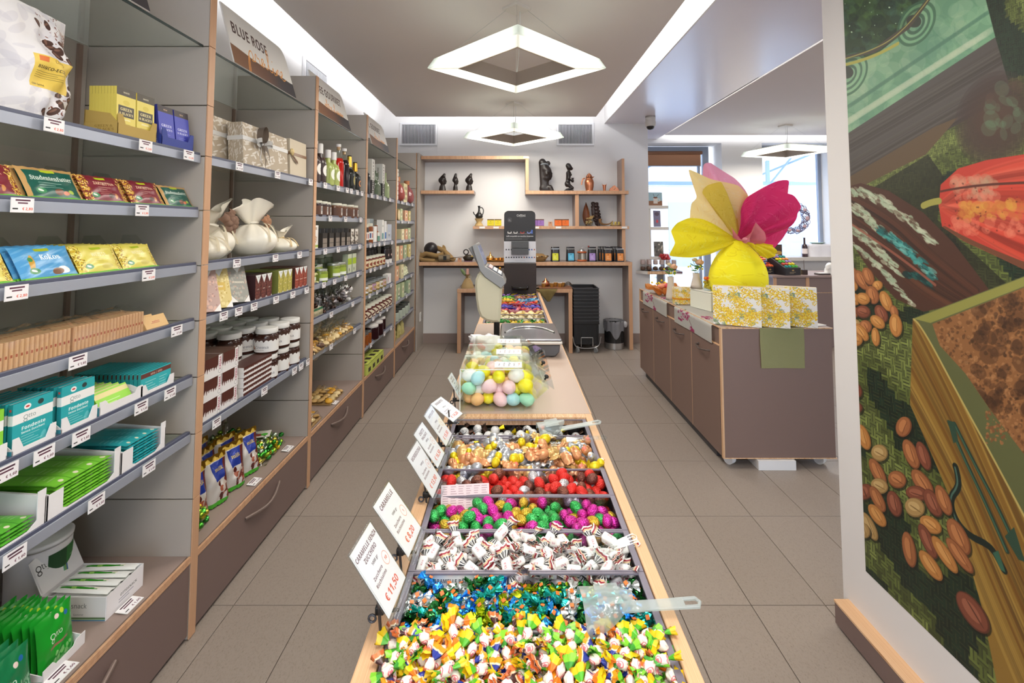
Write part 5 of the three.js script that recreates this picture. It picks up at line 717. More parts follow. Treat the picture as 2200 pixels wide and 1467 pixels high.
{ // bay 4
  const sp = print(96, 256, (x) => { fill(x, '#d8d7d2'); fill(x, '#2c2a2c', 0, 150, 96, 106); txt(x, 'SPUMANTE', 48, 128, 40, '#33302f', { rot: -PI / 2, sx: 1.05, font: 'serif' }); x.save(); x.beginPath(); x.rect(0, 150, 96, 106); x.clip(); txt(x, 'SPUMANTE', 48, 128, 40, '#e8e6e0', { rot: -PI / 2, sx: 1.05, font: 'serif' }); x.restore(); }), side = print(96, 256, (x) => { fill(x, '#cfcec8'); fill(x, '#3a3838', 0, 150, 96, 106); txt(x, 'BLANC', 48, 70, 26, '#55504c', { rot: -PI / 2, font: 'serif' }); }), y = G(5), green = std('#5c6a54', { roughness: 0.12 }), lime = std('#9aa87c', { roughness: 0.12 });
  const wineBox = (label, z, h, x = -1.25) => { const t = thing('wine_box', label, 'wine box', [x, y, z], PI / 2), [g] = carton(0.085, h, 0.085, sp, side); add(t, 'carton', g, [side, side, paper, paper, sp, side]); };
  const gl = std('#c8a04a', { metalness: 0.6 });
  bottle('black sparkling-wine bottle with orange neck, first on the fourth bay', [-1.24, y, -4.06], 0.046, 0.29, 0.015, 0.1, std('#2a2e33', { roughness: 0.1 }), { sleeve: foil('#d8962c') }); wineBox('white and black wine box lettered SPUMANTE, nearest of two', -4.19, 0.31); bottle('green sparkling bottle between the two wine boxes', [-1.24, y, -4.34], 0.046, 0.23, 0.015, 0.08, green); wineBox('white and black wine box lettered SPUMANTE, farther of two', -4.53, 0.31); bottle('slim olive bottle between wine box and far upright', [-1.24, y, -4.70], 0.046, 0.25, 0.014, 0.09, lime); bottle('second green sparkling bottle, standing just before the farther wine box', [-1.245, y, -4.43], 0.04, 0.22, 0.015, 0.08, green);
  const wl = print(64, 48, (x) => { fill(x, '#e8e4de'); fill(x, '#4a5a8a', 10, 10, 8, 28); fill(x, '#a83a34', 24, 10, 8, 28); fill(x, '#b0b4b8', 40, 10, 18, 28); });
  const Y3 = G(3);
  jar('amber honey jar with pale lid and flag label', [-1.25, Y3, -4.20], 0.046, 0.175, honey, creamLid, wl, 'honey_jar', undefined, 0.4); jar('dark honey jar with pale lid and flag label', [-1.25, Y3, -4.08], 0.044, 0.165, std('#3a2c2c', { roughness: 0.15 }), creamLid, wl, 'honey_jar', undefined, 0.4);
  box('tall white carton beside the amber honey jar', [-1.25, Y3, -4.33], 0.09, 0.15, 0.06, paper, paper, 'white_carton'); bottle('amber syrup bottle with green label', [-1.25, Y3, -4.45], 0.035, 0.16, 0.013, 0.05, honey, { label: print(32, 48, (x) => { fill(x, '#e6e4dc'); fill(x, '#6a9a8a', 0, 20, 32, 28); }), lh: 0.08, ly: 0.055 });
  box('narrow white pack with teal foot', [-1.24, Y3, -4.56], 0.06, 0.21, 0.05, print(32, 112, (x) => { fill(x, '#e9e8e4'); fill(x, '#6a9a9a', 0, 66, 32, 30); txt(x, 'bio', 16, 30, 14, '#888'); }), paper, 'teal_foot_pack'); box('narrow white pack with blue foot', [-1.24, Y3, -4.66], 0.055, 0.2, 0.05, print(32, 112, (x) => { fill(x, '#e9e9ec'); fill(x, '#4a78b8', 0, 60, 32, 34); }), paper, 'blue_foot_pack'); box('pale blue picture pack near the far upright', [-1.24, Y3, -4.83], 0.16, 0.17, 0.04, print(96, 96, (x) => { fill(x, '#b4bccb'); blob(x, 40, 56, 22, 12, 0, '#8a8f9c'); blob(x, 40, 50, 16, 6, 0, '#d8d4d0'); fill(x, '#c8ccd6', 0, 76, 96, 20); }), paper, 'blue_picture_pack'); box('grey picture pack behind the white packs', [-1.33, Y3, -4.52], 0.12, 0.22, 0.04, std('#8a9498'), paper, 'grey_picture_pack');
  const dk = std('#241a1c', { roughness: 0.2 }), fl = print(64, 48, (x) => { fill(x, '#dccfae'); blob(x, 30, 26, 16, 12, 0, '#8a4430'); blob(x, 46, 20, 8, 6, 0, '#5c6a34'); fill(x, '#b89a60', 0, 42, 64, 6); }), pr = std('#6a2c1c', { roughness: 0.15 });
  for (let i = 0; i < 6; i++) jar(`dark tall sauce bottle in the back row, ${ORD[i]} from the near end`, [-1.335, G(2), -4.1 - i * 0.115], 0.042, 0.165, dk, blackLid, null, 'sauce_bottle', 'dark sauce bottles'); for (let i = 0; i < 6; i++) jar(`jam jar with fruit label, front row, ${ORD[i]} from the near end`, [-1.238, G(2), -4.05 - i * 0.105], 0.044, 0.1, pr, creamLid, fl, 'jam_jar', 'fruit label jam jars', 0.6);
  for (let i = 0; i < 2; i++) jar(`slim dark bottle with white foot, ${i ? 'farther' : 'nearer'} of two`, [-1.235, G(2), -4.72 - i * 0.11], 0.04, 0.165, dk, blackLid, print(32, 64, (x) => { fill(x, '#241a1c'); fill(x, '#e0dedc', 0, 44, 32, 20); blob(x, 16, 24, 5, 6, 0, '#d8b8b0'); }), 'slim_dark_bottle', 'slim dark bottles', 0.8);
  const multi = ['#dfe2e8', '#d8c8b0', '#b894b0', '#e0c894', '#d8d8d2', '#c8a8a8'].map((c) => print(32, 32, (x) => { fill(x, c); blob(x, 16, 14, 9, 6, 0, '#a88a5a'); fill(x, '#7a6a2c', 0, 25, 32, 7); }));
  for (let r = 0; r < 2; r++) for (let i = 0; i < 6; i++) jar(`small preserve jar with silver lid, ${r ? 'back' : 'front'} row, ${ORD[i]} from the near end`, [-1.24 - r * 0.1, G(1), -4.05 - i * 0.115], 0.046, 0.092, std('#6a5c30', { roughness: 0.2 }), std('#a8acb0', { metalness: 0.6, roughness: 0.3 }), r ? null : multi[i], 'preserve_jar', 'preserve jars', 0.75);
  box('small white carton with red sprig near far upright of the fourth bay', [-1.24, G(1), -4.83], 0.13, 0.1, 0.05, print(64, 48, (x) => { fill(x, '#e8e6e6'); blob(x, 12, 24, 5, 14, 0.3, '#a05a6a'); }), paper, 'sprig_carton');
  const xl = print(64, 48, (x) => { fill(x, '#e0d8c0'); for (const s of [-1, 1]) curve(x, [[32 - 24 * s, 4], [32, 24], [32 + 24 * s, 44]], '#5a2420', 8); });
  for (let r = 0; r < 3; r++) for (let i = 0; i < 8; i++) jar(`dark red compote jar with cream lid, ${['front', 'middle', 'back'][r]} row, ${ORD[i]} from the near end`, [-1.24 - r * 0.098, G(0), -4.04 - i * 0.115], 0.047, 0.105, std('#5a1f1c', { roughness: 0.12 }), creamLid, r ? null : xl, 'compote_jar', 'compote jars', 0.62);
  const dj = std('#2c1418', { roughness: 0.1 }), cl = std('#e2ddd8', { roughness: 0.5 }); [[-1.245, -4.33], [-1.25, -4.5], [-1.28, -4.7], [-1.33, -4.42], [-1.35, -4.6]].forEach(([x, z], i) => jar(`squat dark berry jar with white cloth-style lid, ${ORD[i]} from the near end`, [x, G(-1), z], 0.068, 0.125, dj, cl, null, 'berry_jar', 'squat berry jars')); for (let i = 0; i < 3; i++) jar(`amber jar with silver lid at the near upright, ${ORD[i]} of three`, [-1.235, G(-1), -4.02 - i * 0.08], 0.038, 0.105, honey, std('#8a8a8a', { metalness: 0.7, roughness: 0.3 }), null, 'amber_jar', 'amber jars');
  const lf = print(64, 48, (x) => { fill(x, '#c5cf62'); fill(x, '#3c3428', 14, 20, 36, 18); fill(x, '#8a9a3c', 0, 0, 64, 4); }); for (let i = 0; i < 4; i++) box(`open lime green carton on the base board, ${ORD[i]} from the near end`, [-1.25, 0.3, -4.1 - i * 0.125], 0.118, 0.09, 0.13, lf, lf, 'lime_carton', 'carton', 'lime cartons');
}
{ // farthest bay
  const pink = std('#8a4a4c', { roughness: 0.15 }), y = G(5), corkTop = std('#b8764c', { roughness: 0.7 });
  const flask = (label, z, m) => { const t = thing('round_flask', label, 'bottle', [-1.25, y, z], PI / 2); add(t, 'glass_body', lathe([[0, 0], [0.06, 0], [0.085, 0.03], [0.088, 0.08], [0.07, 0.15], [0.03, 0.2], [0.022, 0.22], [0.022, 0.25], [0, 0.25]], 20), m); add(t, 'stopper', cyl(0.034, 0.05, 14), corkTop, [0, 0.215, 0]); };
  flask('round rose bottle with wooden stopper, nearer of two', -5.24, std('#9a4a44', { roughness: 0.15 })); flask('round plum bottle with wooden stopper, farther of two', -5.72, pink);
  box('cream box with nine dark squares between the round bottles', [-1.235, y, -5.46], 0.19, 0.21, 0.06, print(64, 80, (x) => { fill(x, '#d9cfa4'); for (let i = 0; i < 9; i++) fill(x, '#5c5038', 16 + (i % 3) * 14, 14 + Math.floor(i / 3) * 22, 7, 12); }), stdc('#cfc49a'), 'square_print_box'); box('tall box with striped spine at the near upright of the farthest bay', [-1.24, y, -5.06], 0.07, 0.33, 0.08, print(24, 96, (x) => { fill(x, '#e4e2da'); for (let i = 0; i < 14; i++) fill(x, i % 2 ? '#8a5a48' : '#d8d4c8', 14, i * 7, 8, 5); }), stdc('#dcd8cc'), 'striped_spine_box');
  const cols = [['cream', '#ddd2a8'], ['peach', '#dfa886'], ['sage', '#a9bb98'], ['straw', '#d8c884'], ['pale green', '#bcc79a']], ms = cols.map(([, c]) => print(48, 64, (x) => { fill(x, c); fill(x, '#efe6cc', 14, 14, 20, 30); blob(x, 24, 30, 6, 8, 0.4, '#7c6a4c'); }));
  const soap = (k, z, yy, h, w, nm) => box(`${cols[k][0]} soap box ${nm}`, [-1.235, yy, z], w, h, 0.06, ms[k], stdc(cols[k][1]), 'soap_box', 'box');
  soap(4, -5.28, G(4), 0.13, 0.1, 'beside the round tin, second level'); soap(1, -5.52, G(4), 0.12, 0.16, 'next to the straw one, second level'); soap(3, -5.70, G(4), 0.12, 0.1, 'last on the second level');
  soap(0, -5.36, G(3), 0.12, 0.14, 'nearest on the third level'); soap(1, -5.54, G(3), 0.12, 0.13, 'middle of the third level'); soap(4, -5.70, G(3), 0.13, 0.13, 'last on the third level');
  [[0, -5.12], [1, -5.30], [2, -5.49], [3, -5.72]].forEach(([k, z]) => soap(k, z, G(2), 0.15, 0.13, 'on the fourth level'));
  soap(1, -5.12, G(1), 0.15, 0.13, 'nearest on the fifth level'); soap(0, -5.35, G(1), 0.15, 0.13, 'beside white sachets, fifth level');
  series('crumpled pale sachet bag on the fifth level', (l, p, ry, ti, ro, g) => { const t = thing('pale_sachet', l, 'bag', p, ry, g, ti, ro); add(t, 'pouch', pillow(0.13, 0.12, 0.06, { foot: true, wr: 0.4, seed: 3 }), std('#d0d2b0', { roughness: 0.4 })); return t; }, [[-1.26, G(1), -5.53], [-1.27, G(1), -5.66], [-1.28, G(1), -5.79]], 'pale sachets');
  [[4, -5.06], [2, -5.2], [4, -5.4]].forEach(([k, z], i) => soap(k, z, G(0), 0.17 - i * 0.005, 0.12, ['nearest', 'second', 'third'][i] + ' on the sixth level')); soap(2, -5.72, G(0), 0.15, 0.14, 'last on the sixth level');
  { const t = thing('round_tin', 'small round tin with brown pattern on the second level', 'tin', [-1.24, G(4), -5.13], PI / 2); add(t, 'tin_body', cyl(0.06, 0.04, 20).clone().rotateX(PI / 2).translate(0, 0.06, 0), std('#a88a5c')); add(t, 'lid', cyl(0.055, 0.003, 20).clone().rotateX(PI / 2).translate(0, 0.06, 0.041), std('#d8c8a0')); }
  const wj = std('#aab4a8', { roughness: 0.15 }), dl = std('#5a5c5a', { metalness: 0.6, roughness: 0.3 }); [[-1.24, -5.12], [-1.24, -5.28], [-1.24, -5.43], [-1.24, -5.58], [-1.26, -5.75]].forEach(([x, z], i) => jar(`grey-green jar with dark lid on the lowest glass, ${ORD[i]} from near end`, [x, G(-1), z], 0.058, 0.11, wj, dl, null, 'grey_jar', 'grey-green jars'));
  [[-1.24, -5.2], [-1.24, -5.5]].forEach(([x, z], i) => jar(`small glass jar with dark lid beside the pale soap boxes, ${i ? 'farther' : 'nearer'}`, [x, G(0), z], 0.05, 0.045, wj, dl, null, 'low_jar', 'low glass jars'));
  [-5.06, -5.2, -5.42, -5.58].forEach((z, i) => { const t = thing('olive_pouch', `olive fabric pouch on the base board, ${ORD[i]} from the near end`, 'bag', [-1.26, 0.3, z], PI / 2, 'olive pouches'); add(t, 'pouch', pillow(0.11, 0.17, 0.05, { foot: true, wr: 0.3, seed: i }), std('#b2a86c', { roughness: 0.7 })); });
}
// ================= back wall: beech shelving, carvings, coffee goods =================
const beech = (w, h, d) => bx(w, h, d, 0.0015);
{
  const t = thing('beech_shelf_unit', 'open beech-edged shelf unit with desk ledge on the back wall', 'shelf unit', [0, 0, -6.4]);
  const P = (n, x0, x1, y0, y1, d, face = 'z') => { const o = add(t, n, box0(x1 - x0, y1 - y0, d - 0.004), taupe, [(x0 + x1) / 2, y0, d / 2]); add(o, 'edge_band', beech(x1 - x0, y1 - y0, 0.006), wood, [0, 0, d / 2]); };
  P('top_board', -1.155, 0.213, 2.374, 2.416, 0.3); P('upright', 0.171, 0.213, 1.975, 2.373, 0.3); P('short_shelf', -1.155, -0.483, 1.935, 1.977, 0.3);
  P('upper_shelf', 0.171, 1.475, 1.93, 1.974, 0.3); P('upright', 1.397, 1.43, 1.975, 2.386, 0.28); P('upright', 0.8, 0.847, 1.527, 1.929, 0.28); P('upright', 1.388, 1.43, 1.527, 1.929, 0.28);
  P('middle_shelf', -0.492, 1.475, 1.49, 1.526, 0.3); P('upright', 1.388, 1.43, 1.08, 1.489, 0.28);
  P('desk_board', -1.158, 1.497, 1.035, 1.079, 0.34); P('leg_panel', 1.45, 1.495, 0.002, 1.034, 0.34); add(t, 'apron', box0(2.6, 0.05, 0.02), std('#5c4a42'), [0.14, 0.984, 0.05]);
  for (const [x, y, z] of [[-0.375, 1.497, 0.304], [-0.2, 1.497, 0.304], [0.305, 1.497, 0.304], [0.585, 1.497, 0.304], [1.415, 1.497, 0.304], [0.18, 2.386, 0.304]]) add(t, 'shelf_label', box0(0.07, 0.024, 0.002), paper, [x, y, z]);
}
{
  const t = thing('side_table', 'low beech table nested under the desk ledge', 'table', [0.034, 0, -6.13]);
  add(t, 'table_top', box0(1.39, 0.04, 0.44), taupe, [0, 0.725, 0]); add(t, 'top_edge', beech(1.396, 0.045, 0.008), wood, [0, 0.722, 0.223]); add(t, 'apron', box0(1.3, 0.085, 0.02), std('#7c665c'), [0, 0.637, -0.1]);
  for (const s of [-1, 1]) { const l = add(t, 'leg', box0(0.045, 0.722, 0.44), taupe, [s * 0.672, 0.001, 0]); add(l, 'edge_band', beech(0.046, 0.72, 0.006), wood, [0, 0, 0.222]); }
}
// bodies as one smooth skin: capsules [a, b, ra, rb] joined by a smooth minimum
function skin(caps, lo, hi, res = 44, k = 0.012) {
  const mc = new MarchingCubes(res, undefined, false, false, 40000), half = res / 2, c = [0, 1, 2].map((i) => (lo[i] + hi[i]) / 2), R = Math.max(hi[0] - lo[0], hi[1] - lo[1], hi[2] - lo[2]) / 2 * 1.12;
  for (let z = 0; z < res; z++) for (let y = 0; y < res; y++) for (let x = 0; x < res; x++) {
    const p = [(x - half) / half * R + c[0], (y - half) / half * R + c[1], (z - half) / half * R + c[2]]; let s = 0;
    for (const [a, b, ra, rb, fl] of caps) { const sx = fl ?? [1, 1, 1], d = [0, 1, 2].map((i) => (b[i] - a[i])), q = [0, 1, 2].map((i) => p[i] - a[i]), L = d[0] ** 2 + d[1] ** 2 + d[2] ** 2, h = L ? Math.min(1, Math.max(0, (q[0] * d[0] + q[1] * d[1] + q[2] * d[2]) / L)) : 0; const e = Math.hypot((q[0] - d[0] * h) / sx[0], (q[1] - d[1] * h) / sx[1], (q[2] - d[2] * h) / sx[2]) - (ra + (rb - ra) * h); s += Math.exp(-e / k); }
    mc.field[x + y * res + z * res * res] = k * Math.log(Math.max(s, 1e-30));
  }
  mc.isolation = 0; mc.update();
  const g = new THREE.BufferGeometry(), n = mc.count; g.setAttribute('position', new THREE.Float32BufferAttribute(mc.positionArray.slice(0, n * 3), 3)); g.setAttribute('normal', new THREE.Float32BufferAttribute(mc.normalArray.slice(0, n * 3), 3)); g.setAttribute('uv', new THREE.Float32BufferAttribute(new Float32Array(n * 2), 2));
  return g.scale(R, R, R).translate(...c);
}
const ebony = std('#241c1a', { roughness: 0.35 });
{ // three small busts in profile (facing +x)
  const head = (w, top) => skin([[[0, 0.0, 0], [0, 0.035, 0], 0.04 * w, 0.034 * w, [1, 1, 0.8]], [[0, 0.04, 0], [0, 0.075, 0], 0.019, 0.017], [[0.004, 0.1, 0], [0.006, 0.14, 0], 0.028 * w, 0.034 * w], [[-0.012, 0.13, 0], [0.004 + top, 0.205, 0], 0.036 * w, 0.016, [1, 1, 0.75]], [[0.036 * w, 0.122, 0], [0.042 * w, 0.117, 0], 0.006, 0.007], [[0.03 * w, 0.1, 0], [0.037 * w, 0.1, 0], 0.006, 0.006], [[0.028 * w, 0.088, 0], [0.034 * w, 0.086, 0], 0.007, 0.006], [[0.0, 0.125, 0.03 * w], [0.0, 0.115, 0.031 * w], 0.006, 0.007]], [-0.05, 0, -0.045], [0.05, 0.24, 0.045], 46, 0.006).translate(0, 0.012, 0);
  const b = (l, x, w, top, ry) => { const t = thing('carved_bust', l, 'carving', [x, 1.978, -6.24], ry, undefined); add(t, 'carved_body', head(w, top), ebony); add(t, 'foot_block', cyl(0.034, 0.012, 14), ebony); };
  b('small dark carved bust with tall curved headdress, nearest the shelving', -0.90, 1.15, 0.02, 0); b('small dark carved bust with narrow pointed headdress, middle of three', -0.733, 0.8, 0, 0); b('small dark carved bust with rounded tall headdress, at shelf end', -0.555, 1.1, 0.02, 0);
}
{ // large carved head with hair bun
  const t = thing('large_bust', 'tall dark carved bust of a woman with headband, on upper shelf', 'carving', [0.44, 1.975, -6.24], 0), h = 0.43;
  add(t, 'carved_body', skin([[[-0.035, 0.03, 0], [0.04, 0.03, 0], 0.05, 0.05, [1, 1, 0.8]], [[0.05, 0.05, 0.02], [0.075, 0.0, 0.03], 0.03, 0.03], [[-0.04, 0.06, 0], [-0.055, 0.37, -0.005], 0.035, 0.035], [[0, 0.08, 0], [0.0, 0.16, 0], 0.036, 0.036], [[0.005, 0.18, 0], [0.01, 0.27, 0], 0.05, 0.058], [[-0.01, 0.3, 0], [-0.045, 0.385, 0], 0.05, 0.042], [[0.03, 0.37, 0], [0.032, 0.365, 0], 0.026, 0.026], [[0.066, 0.245, 0], [0.074, 0.23, 0], 0.008, 0.011], [[0.06, 0.205, 0], [0.072, 0.203, 0], 0.009, 0.008], [[0.06, 0.19, 0], [0.068, 0.188, 0], 0.009, 0.008], [[0.045, 0.165, 0], [0.055, 0.165, 0], 0.014, 0.012], [[0.055, 0.262, 0.024], [0.06, 0.262, -0.024], 0.007, 0.007], [[0.01, 0.235, 0.055], [0.008, 0.215, 0.056], 0.009, 0.01]], [-0.1, -0.02, -0.09], [0.11, 0.44, 0.09], 60, 0.008), ebony);
  add(t, 'headband', new THREE.TorusGeometry(0.052, 0.009, 8, 24).scale(1, 1, 1.15), std('#7c8288', { roughness: 0.4 }), [-0.022, 0.335, 0], [PI / 2 - 0.35, 0, -0.4]); add(t, 'foot_block', box0(0.15, 0.012, 0.1), ebony, [0.01, 0, 0]);
}
{ // kneeling figure with a pot
  const t = thing('kneeling_carving', 'dark carved kneeling figure holding a pot, on upper shelf', 'carving', [0.735, 1.975, -6.24], 0);
  add(t, 'carved_body', skin([[[0.005, 0.315, 0], [-0.005, 0.335, 0], 0.036, 0.034], [[0.02, 0.3, 0], [0.034, 0.292, 0], 0.024, 0.018], [[0.046, 0.305, 0], [0.05, 0.3, 0], 0.006, 0.007], [[0.0, 0.265, 0], [0, 0.29, 0], 0.015, 0.015], [[-0.012, 0.24, 0.028], [-0.012, 0.24, -0.028], 0.02, 0.02], [[0, 0.23, 0], [-0.012, 0.13, 0], 0.034, 0.026], [[0.03, 0.215, 0.014], [0.033, 0.212, 0.014], 0.009, 0.008], [[-0.018, 0.1, 0], [-0.018, 0.09, 0], 0.036, 0.034], ...[1, -1].flatMap((s) => [[[-0.01, 0.235, s * 0.04], [-0.004, 0.165, s * 0.045], 0.012, 0.01], [[-0.004, 0.165, s * 0.045], [0.042, 0.135, s * 0.02], 0.01, 0.009], [[-0.01, 0.09, s * 0.02], [0.045, 0.045, s * 0.024], 0.024, 0.017], [[0.045, 0.04, s * 0.024], [-0.035, 0.024, s * 0.022], 0.014, 0.01]])], [-0.06, 0.005, -0.06], [0.065, 0.375, 0.06], 58, 0.005), ebony);
  add(t, 'pot', lathe([[0, 0.115], [0.014, 0.118], [0.018, 0.14], [0.013, 0.155], [0.02, 0.175], [0, 0.172]], 14), ebony, [0.05, 0, 0]); add(t, 'plinth', box0(0.115, 0.018, 0.08), ebony);
}
const copper = std('#c8805c', { metalness: 0.85, roughness: 0.28 });
{
  const t = thing('copper_jug', 'copper jug with side handle and dome lid, on upper shelf', 'jug', [1.0, 1.975, -6.24], 0);
  add(t, 'jug_body', lathe([[0, 0], [0.05, 0], [0.052, 0.008], [0.045, 0.014], [0.056, 0.06], [0.06, 0.12], [0.05, 0.155], [0.04, 0.165], [0.044, 0.185], [0, 0.186]], 12), copper); add(t, 'lid', lathe([[0.044, 0.185], [0.036, 0.205], [0.02, 0.225], [0.006, 0.235], [0, 0.24]], 16), copper); add(t, 'handle', tube([[-0.05, 0.165, 0], [-0.07, 0.17, 0], [-0.09, 0.14, 0], [-0.1, 0.085, 0]], 0.008, 14), copper); add(t, 'spout', put(new THREE.ConeGeometry(0.016, 0.04, 8), 0.05, 0.185, 0, 0, 0, -1.1), copper);
  const c = thing('copper_cup', 'small copper cup between jug and copper holder', 'cup', [1.195, 1.975, -6.24]); add(c, 'cup_body', lathe([[0, 0], [0.018, 0], [0.017, 0.01], [0.022, 0.06], [0.026, 0.085], [0.023, 0.08], [0, 0.01]], 16), copper); for (const s of [-1, 1]) add(c, 'horn', bar([s * 0.02, 0.07, 0], [s * 0.028, 0.098, 0], 0.003), copper);
  const n = thing('copper_holder', 'copper holder with scalloped arch and round boss', 'holder', [1.32, 1.975, -6.24]), s = new THREE.Shape(); s.moveTo(-0.06, 0); s.lineTo(0.06, 0); s.quadraticCurveTo(0.066, 0.02, 0.05, 0.03); s.quadraticCurveTo(0.05, 0.05, 0.028, 0.05); s.quadraticCurveTo(0.02, 0.07, 0, 0.076); s.quadraticCurveTo(-0.02, 0.07, -0.028, 0.05); s.quadraticCurveTo(-0.05, 0.05, -0.05, 0.03); s.quadraticCurveTo(-0.066, 0.02, -0.06, 0);
  for (const z of [-0.02, 0.02]) add(n, 'arched_plate', extr(s, 0.004, 0.0008), copper, [0, 0, z]); add(n, 'boss', ball(0.013), foil('#e0b090'), [0, 0.038, 0.026]); add(n, 'base_plate', box0(0.12, 0.003, 0.05), copper);
}
// middle shelf
{
  const blk = std('#1d1b1a', { roughness: 0.3 }), t = thing('clay_jug', 'black clay coffee jug with long neck and loop handle', 'jug', [-0.425, 1.626, -6.24]);
  add(t, 'jug_body', lathe([[0, 0], [0.04, 0.002], [0.048, 0.02], [0.05, 0.035], [0.04, 0.055], [0.02, 0.075], [0.013, 0.1], [0.011, 0.13], [0.018, 0.162], [0.014, 0.162], [0, 0.13]], 20), blk); add(t, 'handle', tube([[0.012, 0.135, 0], [0.035, 0.14, 0], [0.055, 0.11, 0], [0.05, 0.06, 0], [0.042, 0.045, 0]], 0.006, 18), blk); add(t, 'spout', tube([[-0.04, 0.035, 0], [-0.062, 0.055, 0], [-0.075, 0.085, 0]], 0.007, 10), blk);
  const s = thing('woven_stand', 'hourglass woven stand under the black clay jug', 'stand', [-0.425, 1.527, -6.24]); add(s, 'woven_body', lathe([[0, 0], [0.062, 0], [0.064, 0.006], [0.034, 0.05], [0.06, 0.092], [0.064, 0.098], [0, 0.099]], 6), std('#cfae74', { roughness: 0.9, bumpMap: weave, bumpScale: 0.004 }));
  const tl = (c) => print(96, 64, (x) => { fill(x, c); blob(x, 48, 20, 5, 3, 0, '#3a3028'); lines(x, 26, 36, 44, 1, 4, '#5c4a30', 2); fill(x, '#6a4a2c', 0, 0, 96, 4); fill(x, '#6a4a2c', 0, 59, 96, 5); });
  const tin = (l, x, m, c) => { const o = thing('square_tin', l, 'tin', [x, 1.527, -6.21]), [g, ms] = carton(0.086, 0.08, 0.086, m, stdc(c)); add(o, 'tin_body', g, ms); add(o, 'lid', bx(0.087, 0.008, 0.087, 0.001), std('#5c3c26', { roughness: 0.4 }), [0, 0.0805, 0]); };
  const y = tl('#d8c81c'), p = tl('#8e64ac'), o = tl('#e06a1c'); tin('yellow square tin beside the woven stand, nearer the jug', -0.272, y, '#c4b41a'); tin('yellow square tin next to the black coffee display', -0.18, y, '#c4b41a'); tin('purple square tin half hidden by the black coffee display', 0.275, p, '#7c5598'); tin('purple square tin next to the small brown card', 0.365, p, '#7c5598'); tin('orange square tin next to the small brown card', 0.59, o, '#c85c18'); tin('orange square tin next to the shelf divider', 0.682, o, '#c85c18');
  const k = thing('brown_card', 'small folded brown card between purple and orange tins', 'card', [0.488, 1.527, -6.16], 0, undefined, -0.2); add(k, 'leaf', box0(0.05, 0.056, 0.002), std('#b08060')); add(k, 'emblem', cyl(0.007, 0.001, 10).clone().rotateX(PI / 2), black, [0, 0.042, 0.0015]);
  const g = thing('glass_bowl', 'clear glass bowl of dried husks beside the divider', 'bowl', [0.985, 1.527, -6.2]), q = prng(3), hs = []; add(g, 'bowl', lathe([[0, 0.002], [0.035, 0.002], [0.05, 0.03], [0.062, 0.09]], 18), clear('#eef2f0')); for (let i = 0; i < 26; i++) hs.push(put(crumple(0.018, 0.009, 0.012, 0.5, i, 6, 5), (q() - 0.5) * 0.07, 0.02 + q() * 0.08, (q() - 0.5) * 0.06, q() * 3, q() * 2)); for (let i = 0; i < 14; i++) hs.push(put(new THREE.ConeGeometry(0.006, 0.05, 4), 0.03 + q() * 0.02, 0.11 + q() * 0.02, 0.02, 0, q() - 0.5, -0.6 - q())); add(g, 'husks', merge(hs), std('#b89a68', { roughness: 0.8 })).userData.kind = 'stuff';
  const l = thing('wooden_pod', 'pointed brown wooden pod shell standing behind the glass bowl', 'pod shell', [0.965, 1.527, -6.3]), sh = sheet(8, 10, (u, v, s) => { const w = Math.sin(Math.pow(v, 0.8) * PI) * 0.046; return [(u - 0.5) * 2 * w, v * 0.31, s * 0.012 * (1 - (2 * u - 1) ** 2) * Math.sin(v * PI) - 0.03 * (1 - (2 * u - 1) ** 2)]; }); add(l, 'shell', sh, std('#8a4e2c', { roughness: 0.45 }));
  const m = thing('carved_mask', 'dark gnarled wooden carving leaning in the right compartment', 'carving', [1.115, 1.527, -6.28], 0, undefined, 0, 0.12), cs = []; for (let i = 0; i < 16; i++) cs.push(put(crumple(0.026, 0.024, 0.022, 0.6, i, 8, 6), (i % 3 - 1) * 0.024 + 0.006 * Math.sin(i * 4), 0.08 + i * 0.0145, 0.02 * Math.sin(i * 2))); add(m, 'carved_body', merge([...cs, put(crumple(0.05, 0.15, 0.02, 0.3, 4), -0.012, 0.17, -0.012), put(cyl(0.02, 0.1, 8), 0.01, 0, -0.01)]), std('#3c2a26', { roughness: 0.5 }));
  const h = thing('horn', 'brown curved horn lying in front of the dark carving', 'horn', [1.2, 1.53, -6.17]), hp = [[-0.075, 0.09, 0], [-0.075, 0.05, 0], [-0.05, 0.024, 0], [0, 0.018, 0], [0.05, 0.03, 0], [0.085, 0.065, 0]], hc = new THREE.CatmullRomCurve3(hp.map((a) => V(...a))); add(h, 'horn_body', sheet(16, 10, (u, v) => { const c = hc.getPoint(u), tg = hc.getTangent(u), r = 0.022 * (1 - u * 0.85), a = v * 2 * PI; return [c.x - tg.y * Math.cos(a) * r, c.y + tg.x * Math.cos(a) * r, Math.sin(a) * r]; }, false), std('#7c5a38', { roughness: 0.35 }));
  const tr = thing('gold_tray', 'narrow pale gold tray at the end of the middle shelf', 'tray', [1.325, 1.527, -6.2]); add(tr, 'tray_body', lathe([[0, 0.002], [0.1, 0.002], [0.112, 0.02], [0.1, 0.006], [0, 0.005]], 24).clone().scale(0.65, 1, 0.5), std('#c8b078', { metalness: 0.4, roughness: 0.4 }));
  for (let i = 0; i < 3; i++) solo('shot_glass', `small gold-rimmed glass on the narrow tray, ${ORD[i]} from the divider`, 'glass', lathe([[0, 0.002], [0.014, 0.002], [0.016, 0.05], [0.014, 0.05], [0.012, 0.006], [0, 0.006]], 14), std('#d8c06a', { metalness: 0.3, roughness: 0.25 }), [1.28 + i * 0.045, 1.533, -6.2], null, 'glasses on narrow tray');
}
